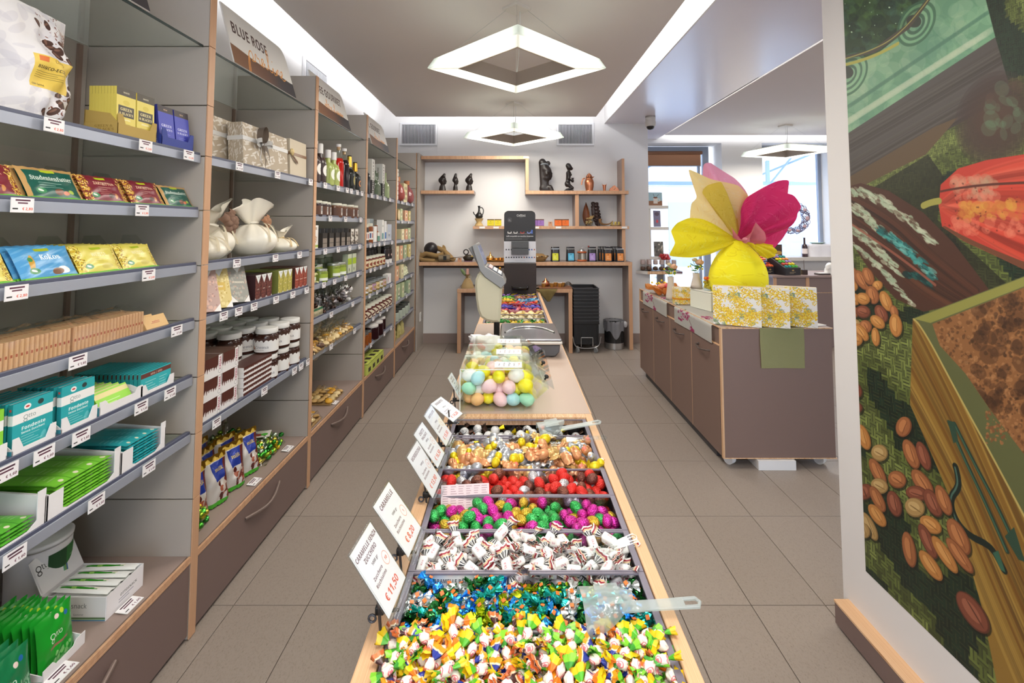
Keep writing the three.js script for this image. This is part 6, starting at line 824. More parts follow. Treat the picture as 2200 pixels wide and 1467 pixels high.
// desk ledge
const burlap = std('#9a7c50', { roughness: 0.95, bumpMap: weave, bumpScale: 0.003 });
const YD = 1.08;
{
  const t = thing('burlap_sack', 'crumpled burlap sack lying on the desk ledge by the shelving', 'sack', [-0.96, YD, -6.22]);
  add(t, 'sack_cloth', sheet(40, 20, (u, v) => { const a = u * 2 * PI, r = 1 - v * 0.86, n = N(Math.cos(a) * 1.6 + 3, v * 3, Math.sin(a) * 1.6) * 0.22; return [Math.cos(a) * (0.22 * r + 0.02) * (1 + n) + 0.02 * v, Math.max(0.001, Math.pow(v, 0.7) * (0.13 + 0.06 * Math.sin(a * 2 + 1.5)) * (1 + n * 1.5)), Math.sin(a) * 0.13 * r * (1 + n)]; }, false), burlap);
  for (const [p, r] of [[[[-0.22, 0.04, 0.09], [-0.12, 0.1, 0.11], [0.02, 0.075, 0.125], [0.1, 0.1, 0.11]], 0.03], [[[-0.2, 0.1, 0.06], [-0.2, 0.04, 0.11], [-0.1, 0.02, 0.13], [0.0, 0.015, 0.135]], 0.024], [[[0.0, 0.17, 0.02], [0.1, 0.13, 0.06], [0.17, 0.06, 0.1], [0.24, 0.015, 0.1]], 0.032]]) add(t, 'fold', tube(p, r, 18, 9).scale(1, 1, 1), burlap);
  const b = thing('black_gourd', 'round black gourd bowl nestled in the burlap sack', 'gourd', [-1.03, YD + 0.155, -6.17]); add(b, 'shell', ball(0.088, 22, 16), std('#221d20', { roughness: 0.35 }));
  const r = thing('roasting_cylinder', 'small steel roasting cylinder with long rod on the desk', 'coffee roaster', [-0.845, YD + 0.046, -6.085]); add(r, 'drum', new THREE.CylinderGeometry(0.045, 0.045, 0.14, 20).rotateZ(PI / 2), std('#8c7c64', { metalness: 0.6, roughness: 0.4 })); add(r, 'hatch', box0(0.04, 0.05, 0.006), black, [0.01, -0.02, 0.043]); add(r, 'rod', bar([0.07, 0, 0], [0.27, 0.02, 0], 0.004), std('#5c4a34', { metalness: 0.5 }));
  const c = thing('price_card', 'small brown price card in front of the desk rod', 'card', [-0.655, YD, -6.075], 0, undefined, -0.2); add(c, 'leaf', box0(0.05, 0.05, 0.002), std('#b08060')); add(c, 'emblem', cyl(0.007, 0.001, 10).clone().rotateX(PI / 2), black, [0, 0.038, 0.0015]);
  const i = thing('charcoal_iron', 'dark antique iron with ring handle beside the scale head', 'iron', [-0.55, YD, -6.13]); add(i, 'iron_body', crumple(0.065, 0.045, 0.04, 0.2, 5), std('#3c3428', { metalness: 0.5, roughness: 0.4 }), [0, 0.045, 0]); add(i, 'ring_handle', new THREE.TorusGeometry(0.03, 0.007, 8, 22), ebony, [-0.03, 0.12, 0]); add(i, 'brass_trim', bx(0.05, 0.014, 0.05), foil('#c09a4a'), [0.05, 0.06, 0]); add(i, 'foot_block', box0(0.1, 0.012, 0.06), std('#6a4a5c'));
  const g = thing('brass_tray', 'oval brass tray of brass cups on the desk behind the scale', 'tray', [-0.18, YD, -6.16]); add(g, 'tray_body', lathe([[0, 0.004], [0.16, 0.004], [0.18, 0.03], [0.165, 0.012], [0, 0.01]], 28).clone().scale(1.1, 1, 0.6), foil('#d8a860'));
  const bp = thing('brass_pot', 'brass pot with pointed lid on the oval tray', 'pot', [-0.275, YD + 0.012, -6.16]); add(bp, 'pot_body', lathe([[0, 0], [0.03, 0], [0.05, 0.025], [0.045, 0.05], [0.02, 0.06], [0.01, 0.085], [0.003, 0.11], [0, 0.12]], 18), foil('#e0b070'));
  series('small brass cup on the oval tray', (l, p, ry, ti, ro, gr) => { const o = thing('brass_cup', l, 'cup', p, 0, gr); add(o, 'cup_body', lathe([[0, 0], [0.018, 0], [0.026, 0.035], [0.023, 0.035], [0.015, 0.004], [0, 0.004]], 16), foil('#e2b878')); return o; }, [[-0.2, YD + 0.012, -6.13], [-0.15, YD + 0.012, -6.17], [-0.1, YD + 0.012, -6.13], [-0.06, YD + 0.012, -6.18]], 'brass cups', 'from the pot');
  const k = thing('wicker_basket', 'shallow woven basket of beans with dark checked rim', 'basket', [0.345, YD, -6.18]); add(k, 'woven_body', lathe([[0, 0.002], [0.075, 0.002], [0.09, 0.03], [0.125, 0.07], [0.12, 0.07], [0.08, 0.02], [0, 0.02]], 24), std('#b89058', { roughness: 0.9, bumpMap: weave, bumpScale: 0.004 })); for (let j = 0; j < 14; j++) add(k, 'rim_check', box0(0.022, 0.012, 0.006), j % 2 ? std('#3c3028') : std('#e2d2a8'), [Math.cos(j / 14 * 2 * PI) * 0.122, 0.062, Math.sin(j / 14 * 2 * PI) * 0.122], [0, PI / 2 - j / 14 * 2 * PI, 0]); add(k, 'beans', crumple(0.1, 0.045, 0.1, 0.3, 8, 16, 10), std('#8a6a40', { roughness: 0.9 }), [0, 0.055, 0]);
  // coffee bags
  const bagM = std('#26262b', { roughness: 0.3, clearcoat: 0.3 }), shape = sheet(8, 10, (u, v, s) => { const w = 0.118 * (1 - v * 0.12), d = 0.075 * Math.pow(1 - v, 0.55) + 0.004, e = Math.pow(1 - Math.abs(2 * u - 1) ** 6, 0.5); return [(u - 0.5) * w, v * 0.185, s * d / 2 * e]; });
  const lb = (c) => print(64, 76, (x) => { fill(x, c); blob(x, 32, 14, 5, 4, 0, '#3a2a20'); lines(x, 14, 30, 36, 4, 9, 'rgba(255,255,255,.55)', 3); });
  const bag = (l, x, z, m, o = 0) => { const t2 = thing('coffee_bag', l, 'coffee bag', [x, YD, z], o); add(t2, 'pouch', shape, bagM); add(t2, 'label', new THREE.PlaneGeometry(0.075, 0.09).translate(0, 0.06, 0), m, [0, 0, 0.0405], [-0.09, 0, 0]); add(t2, 'seal_clip', box0(0.1, 0.008, 0.008), steel, [0, 0.155, 0.012]); return t2; };
  const lo = lb('#e08a3c'); bag('black coffee bag with yellow-green label beside the basket', 0.548, -6.17, lb('#cfd02a')); bag('black coffee bag with light blue label beside the grinder', 0.742, -6.17, lb('#58b4d8'), 0.1); bag('black coffee bag with lilac label beside the grinder', 1.015, -6.17, lb('#a488c8'));
  bag('black coffee bag with orange label, front of the nearer pair', 1.208, -6.13, lo); bag('black coffee bag with orange label, middle of its row', 1.185, -6.21, lo); bag('black coffee bag with orange label, back of its row', 1.165, -6.29, lo); bag('black coffee bag with orange label by the shelf end, front of its row', 1.36, -6.13, lo); bag('black coffee bag with orange label by the shelf end, second in row', 1.34, -6.21, lo); bag('black coffee bag with orange label by the shelf end, last in row', 1.325, -6.29, lo);
  const w = std('#a8562c', { roughness: 0.35 }), gr = thing('coffee_grinder', 'steel and wood hand coffee grinder with crank', 'coffee grinder', [0.888, YD, -6.17]); add(gr, 'wooden_base', lathe([[0, 0], [0.062, 0], [0.064, 0.012], [0.058, 0.024], [0, 0.024]], 24), w); add(gr, 'steel_drum', cyl(0.048, 0.08, 24), std('#b8b0a4', { metalness: 0.8, roughness: 0.3 }), [0, 0.024, 0]); add(gr, 'wooden_collar', lathe([[0, 0.104], [0.06, 0.104], [0.062, 0.118], [0.05, 0.128], [0, 0.128]], 24), w); add(gr, 'dome', lathe([[0.034, 0.128], [0.028, 0.15], [0.01, 0.158], [0, 0.158]], 18), steel); add(gr, 'crank', tube([[0, 0.158, 0], [0, 0.172, 0], [0.03, 0.176, 0], [0.085, 0.176, 0]], 0.004, 14), steel); add(gr, 'knob', lathe([[0, 0.176], [0.008, 0.178], [0.012, 0.196], [0, 0.2]], 12), std('#8a3428', { roughness: 0.4 }), [0.085, 0, 0]);
  const sg = thing('coffee_sign', 'small grey card lying flat before the orange-label coffee bags', 'card', [1.12, YD + 0.001, -6.075]); add(sg, 'leaf', box0(0.09, 0.002, 0.03), std('#6a6a6c'));
}
{ // things on the low table
  const Y = 0.766, t = thing('jute_pouch', 'small tied jute pouch with green leaf and pink tag', 'pouch', [-0.545, Y, -5.99]);
  add(t, 'bag', sheet(24, 10, (u, v) => { const a = u * 2 * PI, r = 0.078 * (1 - 0.72 * Math.pow(v, 1.6)) * (1 + 0.06 * Math.sin(a * 5)); return [Math.cos(a) * r, v * 0.13, Math.sin(a) * r * 0.7]; }, false), std('#b09468', { roughness: 0.95, bumpMap: weave, bumpScale: 0.003 })); add(t, 'gathered_top', lathe([[0.02, 0.125], [0.03, 0.16], [0.034, 0.17]], 10), burlap); add(t, 'leaf', crumple(0.02, 0.05, 0.008, 0.2, 3), std('#6a7c50'), [-0.055, 0.195, 0], [0, 0, 0.6]); add(t, 'tag', box0(0.03, 0.075, 0.003), std('#d09a8a'), [0, 0.165, 0.01]); add(t, 'bow', new THREE.TorusGeometry(0.018, 0.002, 6, 14), std('#d8c8a8'), [0.03, 0.135, 0.03], [0, 0.4, 0]);
  const c = thing('copper_tray', 'wooden tray of espresso cups standing on the low table', 'tray', [0.53, Y + 0.001, -6.02]); add(c, 'tray_body', bx(0.4, 0.014, 0.22, 0.004), std('#8a5c40', { roughness: 0.5 })); add(c, 'twigs', merge([0, 1, 2, 3].map((i) => tube([[0.1, 0.016, 0.06 - i * 0.03], [0.16, 0.05 + i * 0.01, 0.04], [0.21, 0.04, 0.05 - i * 0.02]], 0.003, 8, 5))), std('#4a3a2c')).userData.kind = 'stuff';
  series('amber espresso cup with white rim on the wooden tray', (l, p, ry, ti, ro, gr) => { const o = thing('espresso_cup', l, 'cup', p, 0, gr); add(o, 'cup_body', lathe([[0, 0], [0.02, 0], [0.028, 0.05], [0.025, 0.05], [0.018, 0.004], [0, 0.004]], 18), std('#b8823c', { roughness: 0.3 })); add(o, 'rim', new THREE.TorusGeometry(0.0265, 0.002, 6, 20).rotateX(PI / 2), white, [0, 0.051, 0]); return o; }, [[0.385, Y + 0.016, -5.96], [0.485, Y + 0.016, -5.96], [0.54, Y + 0.016, -6.05], [0.585, Y + 0.016, -5.97], [0.63, Y + 0.016, -6.03]], 'espresso cups', 'from the coffee display');
  const p = thing('copper_coffee_pot', 'copper pot with pointed lid behind the espresso cups', 'pot', [0.42, Y + 0.016, -6.07]); add(p, 'pot_body', lathe([[0, 0], [0.04, 0], [0.055, 0.03], [0.045, 0.055], [0.02, 0.07], [0.008, 0.095], [0, 0.105]], 18), copper);
  const k = thing('jute_cloth', 'corner of jute cloth hanging over the low table edge', 'cloth', [0.42, Y, -5.9]); add(k, 'cloth', sheet(12, 10, (u, v) => { const hang = v < 0.3 ? 0 : (v - 0.3) / 0.7, w = hang ? 1 - hang * 0.9 : 1; return [(u - 0.5) * 0.26 * w + hang * 0.02, 0.002 - hang * 0.15, hang ? 0.012 + 0.008 * Math.sin(u * 9) : (v - 0.3) * 0.4]; }), std('#a8925c', { roughness: 0.95, bumpMap: weave, bumpScale: 0.003 }));
  const l = thing('brass_samovar', 'small brass and white samovar half hidden behind the scale head', 'samovar', [-0.15, Y, -6.05]); add(l, 'vessel', lathe([[0, 0], [0.06, 0], [0.062, 0.02], [0.03, 0.04], [0.055, 0.07], [0.07, 0.12], [0.06, 0.15], [0, 0.16]], 20), std('#d8d0c0', { metalness: 0.5, roughness: 0.3 })); add(l, 'crown', lathe([[0.08, 0.15], [0.082, 0.165], [0.04, 0.185], [0.012, 0.2], [0.012, 0.235], [0.02, 0.25], [0, 0.255]], 18), foil('#d0943c'));
}
{ // black coffee-machine display
  const w = 0.355, t = thing('coffee_display', 'tall black coffee-capsule display lettered Cellini behind the sweet counter', 'display stand', [0.088, 0, -5.5]), s = new THREE.Shape(), r = 0.05, H = 1.7; s.moveTo(-w / 2, 0); s.lineTo(w / 2, 0); s.lineTo(w / 2, H - r); s.absarc(w / 2 - r, H - r, r, 0, PI / 2); s.lineTo(-w / 2 + r, H); s.absarc(-w / 2 + r, H - r, r, PI / 2, PI); s.lineTo(-w / 2, 0);
  add(t, 'back_board', extr(s, 0.03, 0.002), std('#2c2a2c', { roughness: 0.6 }), [0, 0, -0.03]); add(t, 'lower_cabinet', bx(w - 0.004, 1.12, 0.22, 0.004), std('#342a28', { roughness: 0.6 }), [0, 0, 0.0 + 0.112]);
  add(t, 'header_print', new THREE.PlaneGeometry(w - 0.01, 0.32), print(360, 320, (x) => { fill(x, '#2a292b'); txt(x, 'Cellini', 196, 34, 34, '#e4e2e0', { font: 'serif', bold: false }); lines(x, 176, 58, 40, 1, 4, '#777', 2); x.strokeStyle = '#777'; x.lineWidth = 2; x.beginPath(); x.ellipse(62, 84, 24, 24, 0, 0, 7); x.stroke(); lines(x, 46, 76, 34, 4, 7, '#bbb', 2); for (const [a, c] of [[60, '#d8d4d0'], [130, '#c8c4c0'], [210, '#a83a30'], [290, '#7c8cc8']]) { blob(x, a, 224, 26, 16, 0, c); blob(x, a, 218, 18, 10, 0, '#2a292b'); } fill(x, '#8a8684', 30, 238, 270, 5); fill(x, '#4a6ac0', 316, 196, 16, 44); txt(x, 'Caffè compatibili con macchine Nespresso', 180, 268, 17, '#e8e6e4', { sx: 0.92 }); lines(x, 14, 288, 320, 3, 10, '#9a9896', 2); }), [0, 1.52, 0.003]);
  add(t, 'capsule_panel', box0(w, 0.235, 0.01), std('#d8d8de'), [0, 1.122, 0.105]);
  add(t, 'capsule_print', new THREE.PlaneGeometry(w - 0.004, 0.23), print(360, 236, (x) => { fill(x, '#dcdce2'); for (let r2 = 0; r2 < 2; r2++) for (let i = 0; i < 12; i++) { const c = i === 7 || i === 11 ? '#a8604a' : i > 8 ? '#3a5a9a' : '#3a3a44'; poly(x, [[16 + i * 29, 92 + r2 * 88], [24 + i * 29, 78 + r2 * 88], [34 + i * 29, 92 + r2 * 88]], c); fill(x, c, 16 + i * 29, 92 + r2 * 88, 18, 5); } lines(x, 120, 214, 140, 1, 4, '#aab', 2); }), [0, 1.238, 0.111]);
  for (const [y, h] of [[1.285, 0.075], [1.215, 0.066]]) add(t, 'leaflet_holder', bx(0.19, h, 0.05, 0.003), std('#55575a', { roughness: 0.5 }), [0.0, y, 0.14]);
  add(t, 'cup_tray', lathe([[0, 0], [0.09, 0], [0.095, 0.03], [0.085, 0.012], [0, 0.01]], 24), std('#2a2a2c', { roughness: 0.2 }), [0.0, 0.85, 0.25]); add(t, 'tray_arm', box0(0.08, 0.02, 0.1), black, [0, 0.845, 0.24]);
}
{ // stacked shopping baskets on a wheeled frame, waste bin
  const bm = std('#1a1a1c', { roughness: 0.45 });
  for (let i = 0; i < 11; i++) {
    const y = i ? 0.305 + i * 0.043 : 0.1, t = thing('shopping_basket', `black plastic shopping basket in the nested stack, ${ORD[i]} from the bottom`, 'shopping basket', [0.9, y, -6.12], 0, 'nested shopping baskets');
    const W = 0.3, D = 0.4, h = i ? 0.0395 : 0.25; for (const [w, d, x, z] of [[W, 0.006, 0, D / 2], [W, 0.006, 0, -D / 2], [0.006, D, W / 2, 0], [0.006, D, -W / 2, 0]]) add(t, 'wall', box0(w, h, d), bm, [x * (i ? 1 : 0.92), 0, z * (i ? 1 : 0.92)]);
    if (!i) { add(t, 'bottom_plate', box0(W * 0.9, 0.004, D * 0.9), bm); for (let k = 0; k < 8; k++) add(t, 'rib', box0(0.008, 0.2, 0.006), bm, [-0.12 + k * 0.034, 0.02, D / 2 * 0.92 + 0.005]); add(t, 'rim', extr([[-W / 2 - 0.006, -D / 2], [W / 2 + 0.006, -D / 2], [W / 2 + 0.006, D / 2], [-W / 2 - 0.006, D / 2]], 0.02, 0.001, [[[-W / 2 + 0.012, -D / 2 + 0.02], [W / 2 - 0.012, -D / 2 + 0.02], [W / 2 - 0.012, D / 2 - 0.02], [-W / 2 + 0.012, D / 2 - 0.02]]]).rotateX(PI / 2).translate(0, 0.262, 0), bm); }
    else add(t, 'rim', extr([[-W / 2 - 0.008, -D / 2 - 0.008], [W / 2 + 0.008, -D / 2 - 0.008], [W / 2 + 0.008, D / 2 + 0.008], [-W / 2 - 0.008, D / 2 + 0.008]], 0.007, 0.001, [[[-W / 2 + 0.004, -D / 2 + 0.004], [W / 2 - 0.004, -D / 2 + 0.004], [W / 2 - 0.004, D / 2 - 0.004], [-W / 2 + 0.004, D / 2 - 0.004]]]).rotateX(PI / 2).translate(0, 0.0395, 0), std('#4a4a4e', { roughness: 0.35 }));
  }
  const c = thing('basket_trolley', 'chromed wire trolley with castors under the basket stack', 'trolley', [0.9, 0, -6.1]);
  add(c, 'frame', merge([tube([[-0.17, 0.2, 0.2], [-0.13, 0.085, 0.2], [0.13, 0.085, 0.2], [0.17, 0.2, 0.2]], 0.005, 24, 6), tube([[-0.17, 0.2, -0.2], [-0.13, 0.085, -0.2], [0.13, 0.085, -0.2], [0.17, 0.2, -0.2]], 0.005, 24, 6), bar([-0.13, 0.085, -0.2], [-0.13, 0.085, 0.2], 0.005), bar([0.13, 0.085, -0.2], [0.13, 0.085, 0.2], 0.005), bar([-0.07, 0.085, 0.21], [-0.07, 0.19, 0.21], 0.005), bar([0.07, 0.085, 0.21], [0.07, 0.19, 0.21], 0.005), bar([-0.07, 0.19, 0.21], [0.07, 0.19, 0.21], 0.005)]), steel);
  for (const x of [-0.11, 0.11]) for (const z of [-0.17, 0.17]) { const w = add(c, 'castor', new THREE.CylinderGeometry(0.031, 0.031, 0.02, 18).rotateZ(PI / 2), std('#8c8f92', { roughness: 0.4 }), [x, 0.032, z], [0, 0.5, 0]); add(w, 'fork', box0(0.03, 0.05, 0.014), steel, [0, 0, -0.01]); }
  const b = thing('waste_bin', 'round black waste bin with steel foot band and grey liner', 'waste bin', [1.285, 0, -6.18]);
  add(b, 'bin_body', lathe([[0, 0.004], [0.118, 0.004], [0.12, 0.08], [0.122, 0.32], [0.118, 0.32], [0.114, 0.02], [0, 0.02]], 30), std('#222224', { roughness: 0.25 })); add(b, 'steel_band', new THREE.CylinderGeometry(0.1225, 0.121, 0.075, 30, 1, true).translate(0, 0.041, 0), steel);
  add(b, 'liner', sheet(48, 10, (u, v) => { const a = u * 2 * PI, len = 0.07 + 0.15 * Math.max(0, Math.sin(a)) * (0.7 + 0.3 * Math.sin(a * 5)), up = v < 0.3; const r = up ? 0.112 + v * 0.06 : 0.128 + 0.006 * Math.sin(a * 11) + (v - 0.3) * 0.004; return [Math.cos(a) * r, up ? 0.31 + v * 0.12 : 0.346 - (v - 0.3) / 0.7 * len, Math.sin(a) * r]; }, false), std('#a0a0a6', { transmission: 0.45, thickness: 0, roughness: 0.45 })); add(b, 'liner_knot', crumple(0.03, 0.035, 0.02, 0.4, 3), std('#d8d8dc', { roughness: 0.4 }), [0.135, 0.3, 0.04]);
}
// ================= the sweet counter in the middle =================
const IX0 = -0.257, IX1 = 0.306, HT = 0.8, rimM = std('#7c7684', { roughness: 0.4 }), smoky = std('#fafafd', { transmission: 1, thickness: 0, roughness: 0.04, ior: 1.4 });
{
  const t = thing('sweet_counter', 'long low counter with pale wooden rim holding sweet trays in the aisle', 'counter', [0, 0, 0]);
  const W = B;
  add(t, 'side_panel', W(IX0 + 0.012, IX0 + 0.03, 0.06, 0.775, -5.34, -0.22), mauve); add(t, 'side_panel', W(IX1 - 0.03, IX1 - 0.012, 0.06, 0.775, -5.34, -0.22), mauve);
  add(t, 'end_panel', W(IX0 + 0.03, IX1 - 0.03, 0.06, 0.775, -5.34, -5.32), mauve); add(t, 'end_panel', W(IX0 + 0.03, IX1 - 0.03, 0.06, 0.775, -0.24, -0.22), mauve); add(t, 'plinth', W(IX0 + 0.06, IX1 - 0.06, 0.001, 0.06, -5.28, -0.28), darkGrey);
  add(t, 'tray_floor', W(IX0 + 0.03, IX1 - 0.03, 0.66, 0.675, -5.32, -0.24), darkGrey);
  const grainAlong = (x0, x1, z0, z1) => { const g = bx(x1 - x0, z1 - z0, 0.028, 0.003).clone(); return g.translate(0, -(z1 - z0) / 2, 0).rotateX(PI / 2).translate((x0 + x1) / 2, HT - 0.014, (z0 + z1) / 2); };
  for (let z = -0.2, i = 0; z > -5.3; z -= 1.032, i++) { const z1 = Math.max(z - 1.032, -5.36); if (i > 4) break; for (const [a, b] of [[IX0, IX0 + 0.036], [IX1 - 0.027, IX1]]) if (!(i === 2)) add(t, 'rim_board', grainAlong(a, b, z1, z), woodPale); }
  add(t, 'rim_board', W(IX0 + 0.036, IX1 - 0.027, 0.772, HT, -1.908, -1.872), woodPale); add(t, 'rim_board', W(IX0 + 0.036, IX1 - 0.027, 0.772, HT, -5.36, -5.325), woodPale); add(t, 'rim_board', W(IX0 + 0.036, IX1 - 0.027, 0.772, HT, -3.66, -3.63), woodPale);
  add(t, 'flat_top', W(IX0 + 0.004, IX1 - 0.004, 0.776, HT + 0.0005, -3.63, -1.908), std('#bba698', { roughness: 0.45 })); for (const x of [IX0, IX1 - 0.004]) add(t, 'edge_band', W(x, x + 0.0045, 0.772, HT + 0.001, -3.63, -1.908), woodPale);
}
const TX0 = -0.219, TX1 = 0.277;
function tray(label, z0, z1, top = 0.792, x0 = TX0, x1 = TX1) { // near, far
  const t = thing('sweet_tray', label, 'tray', [(x0 + x1) / 2, 0.676, (z0 + z1) / 2]), w = x1 - x0, d = Math.abs(z1 - z0) - 0.002, h = top - 0.676;
  add(t, 'base_plate', box0(w, 0.003, d), std('#4a4650', { roughness: 0.4 }));
  for (const s of [-1, 1]) { add(t, 'end_wall', box0(w, h, 0.003), smoky, [0, 0, s * (d / 2 - 0.0015)]); add(t, 'end_rim', box0(w, 0.0035, 0.0045), rimM, [0, h, s * (d / 2 - 0.0022)]); add(t, 'side_wall', box0(0.004, h, d), std('#5a5560', { roughness: 0.35 }), [s * (w / 2 - 0.002), 0, 0]); add(t, 'side_rim', box0(0.013, 0.004, d), rimM, [s * (w / 2 - 0.0065), h, 0]); }
}
const TZ = [-0.765, -0.913, -1.06, -1.199, -1.35, -1.495, -1.722, -1.868];
['fruit chews, nearest of all', 'foil mints, second from the front', 'white toffees, third from the front', 'green, pink and gold foil eggs', 'red, brown and silver foil eggs', 'foil chick and bunny chocolates', 'white truffles, lowest filled'].forEach((s, i) => tray('clear divided tray holding ' + s, TZ[i], TZ[i + 1], i === 5 ? 0.787 : 0.792));
const quat = (q, ax = 1) => [(q() - 0.5) * 1.2 * ax, q() * 2 * PI, (q() - 0.5) * 1.1 * ax];
// fill a tray with sweets: kinds = [{label, parts:[[name, geo, mat, pos, rot]]}]
function fillTray(name, cat, group, kinds, n, r, z0, z1, y0, seed, o = {}) {
  const q = prng(seed), P = heap(n, r, o.x0 ?? TX0 + 0.006, o.x1 ?? TX1 - 0.006, Math.min(z0, z1) + 0.004, Math.max(z0, z1) - 0.004, y0, seed, o.ymax ?? 9), src = [];
  if (n > 300) { const rest = P.splice(300), by = new Map(); rest.forEach((p) => { const k = kinds[Math.floor(q() * kinds.length)]; for (const [, g, m, a, b] of k.parts) { const l = by.get(m) ?? by.set(m, []).get(m); l.push([g, p, a, b]); } }); const st = new THREE.Group(); st.name = numbered(name + '_underlayer'); scene.add(st); tag(st, kinds[0].label.split(' ').slice(0, 2).join(' ') + ' sweets filling the tray below the top layer, ' + group.split(' ').slice(-2).join(' '), cat); st.userData.kind = 'stuff'; for (const [m, l] of by) add(st, 'sweets', merge(l.map(([g, p, a, b]) => put(b ? put(g, 0, 0, 0, b[1], b[0], b[2]) : g, ...(a ? [p[0] + a[0], p[1] + a[1], p[2] + a[2]] : p), 0))), m).userData.kind = 'stuff'; }
  P.forEach((p, i) => {
    const k = kinds[Math.floor(q() * kinds.length)], v = kinds.indexOf(k), e = quat(q, o.ax ?? 1), sc = 0.92 + q() * 0.16;
    let t;
    if (!src[v]) {
      if (k.parts.length === 1) { t = tag(add(scene, name, k.parts[0][1], k.parts[0][2]), k.label, cat, group); } else { t = thing(name, k.label, cat, [0, 0, 0], 0, group); for (const a of k.parts) add(t, ...a); }
      src[v] = t;
    } else { t = src[v].clone(); t.name = numbered(name); t.userData = { ...src[v].userData }; scene.add(t); }
    t.position.set(...p); t.rotation.order = 'YXZ'; t.rotation.set(...e); t.scale.setScalar(sc);
  });
}
const two = (a, b, c) => print(12, 32, (x) => { fill(x, a); fill(x, b, -2, 14, 20, 24); if (c) fill(x, c, -2, 10, 20, 4); }, { rough: 0.3 });
{ // 1 fruit chews
  const chew = print(64, 48, (x) => { fill(x, '#f0e8dc'); for (let i = 0; i < 3; i++) { x.strokeStyle = '#d84a5a'; x.lineWidth = 1.5; x.beginPath(); x.ellipse(10 + i * 22, 24, 6, 11, 0.2, 0, 7); x.stroke(); fill(x, '#e07a84', 7 + i * 22, 18, 6, 12); } }, { rough: 0.45 });
  const body = [1, 2, 3].map((s) => crumple(0.0112, 0.007, 0.008, 0.42, s, 12, 8)), fans = [1, 2, 3, 4].map((s) => fan(0.0205, 0.0155, s, 0.4));
  const cs = [['green and yellow', two('#f0c81c', '#58b42c')], ['lime green', two('#8ad83c', '#3f9a34')], ['orange and blue', two('#f09a1c', '#2c3c9c', '#f4e4c0')], ['brown and orange', two('#e0743c', '#4a2a2c', '#f0d0b0')], ['yellow and orange', two('#f4d01c', '#ee7a20')]];
  fillTray('fruit_chew', 'sweet', 'fruit chews in the nearest tray', cs.map(([n, m], i) => ({ label: `white fruit chew with ${n} twisted ends in nearest tray`, parts: [['wrapped_body', body[i % 3], chew], ['twisted_end', fans[i % 4], m, [0.0095, 0, 0]], ['twisted_end', fans[(i + 1) % 4], m, [-0.0095, 0, 0], [0, PI, 0]]] })), 430, 0.0112, TZ[0], TZ[1], 0.757, 11);
}
{ // 2 foil mints
  const body = [1, 2, 3].map((s) => crumple(0.0125, 0.0095, 0.0105, 0.5, s + 3, 11, 8)), fans = [5, 6, 7].map((s) => fan(0.014, 0.0125, s, 0.55, 14)), dot = std('#e0742c', { roughness: 0.35 });
  const cs = [['teal', '#2cb4aa'], ['blue', '#3a9cf0'], ['silver', '#dce2e2'], ['yellow-green', '#b8cc1c'], ['dark green', '#2f7a3c']];
  fillTray('foil_mint', 'sweet', 'foil mints in the second tray', cs.map(([n, c], i) => { const m = std(c, { metalness: 0.85, roughness: 0.2, flatShading: true }); return { label: `${n} foil-wrapped mint with orange square in the second tray`, parts: [['wrapped_body', body[i % 3], m], ['twisted_end', fans[i % 3], m, [0.011, 0, 0]], ['twisted_end', fans[(i + 1) % 3], m, [-0.011, 0, 0], [0, PI, 0]], ['orange_square', bx(0.008, 0.0015, 0.008), dot, [0, 0.0092, 0], [0.2, 0.4, 0]]] }; }), 390, 0.0118, TZ[1], TZ[2], 0.722, 12);
}
{ // 3 toffees
  const wm = print(64, 40, (x) => { fill(x, '#efedea'); txt(x, 'ška', 32, 18, 17, '#a8324a', { bold: false }); fill(x, '#efedea', 0, 34, 64, 6); }, { rough: 0.4 }), wm2 = print(64, 40, (x) => { fill(x, '#f1efec'); txt(x, 'Kre', 34, 24, 15, '#b04a5c', { bold: false }); }, { rough: 0.4 });
  const end = print(48, 48, (x) => { fill(x, '#e9e6e2'); for (let i = 0; i < 12; i++) fill(x, '#2c2c30', i * 4, 20, 2, 40); fill(x, '#9c2a34', 0, 6, 48, 6); fill(x, '#d8b88a', 0, 13, 48, 5); }, { rough: 0.4 }), body = [1, 2].map((s) => { const g = new RoundedBoxGeometry(0.033, 0.016, 0.02, 2, 0.005), p = g.attributes.position; for (let i = 0; i < p.count; i++) { const k = 1 + 0.22 * N(p.getX(i) * 60 + s, p.getY(i) * 60, p.getZ(i) * 60); p.setXYZ(i, p.getX(i) * k, p.getY(i) * k, p.getZ(i) * k); } g.computeVertexNormals(); return g; }), fans = [1, 2, 3].map((s) => fan(0.028, 0.0195, s + 20, 0.45, 14));
  fillTray('white_toffee', 'sweet', 'white toffees in the third tray', [0, 1].map((i) => ({ label: `white wrapped toffee with black-striped red-banded ends, ${i ? 'narrow' : 'broad'} red lettering`, parts: [['wrapped_body', body[i], i ? wm2 : wm], ['striped_end', fans[i], end, [0.015, 0, 0]], ['striped_end', fans[2], end, [-0.015, 0, 0], [0, PI, 0]]] })), 165, 0.0172, TZ[2], TZ[3], 0.712, 13);
}
const eggG = (r, s) => { const g = crumple(r * 1.22, r * 0.93, r * 0.93, 0.06, s, 16, 11); g.rotateZ(0); return g; };
const foilEgg = (c, ro = 0.26) => std(c, { metalness: 0.7, roughness: ro, bumpMap: crinkle, bumpScale: 0.004 });
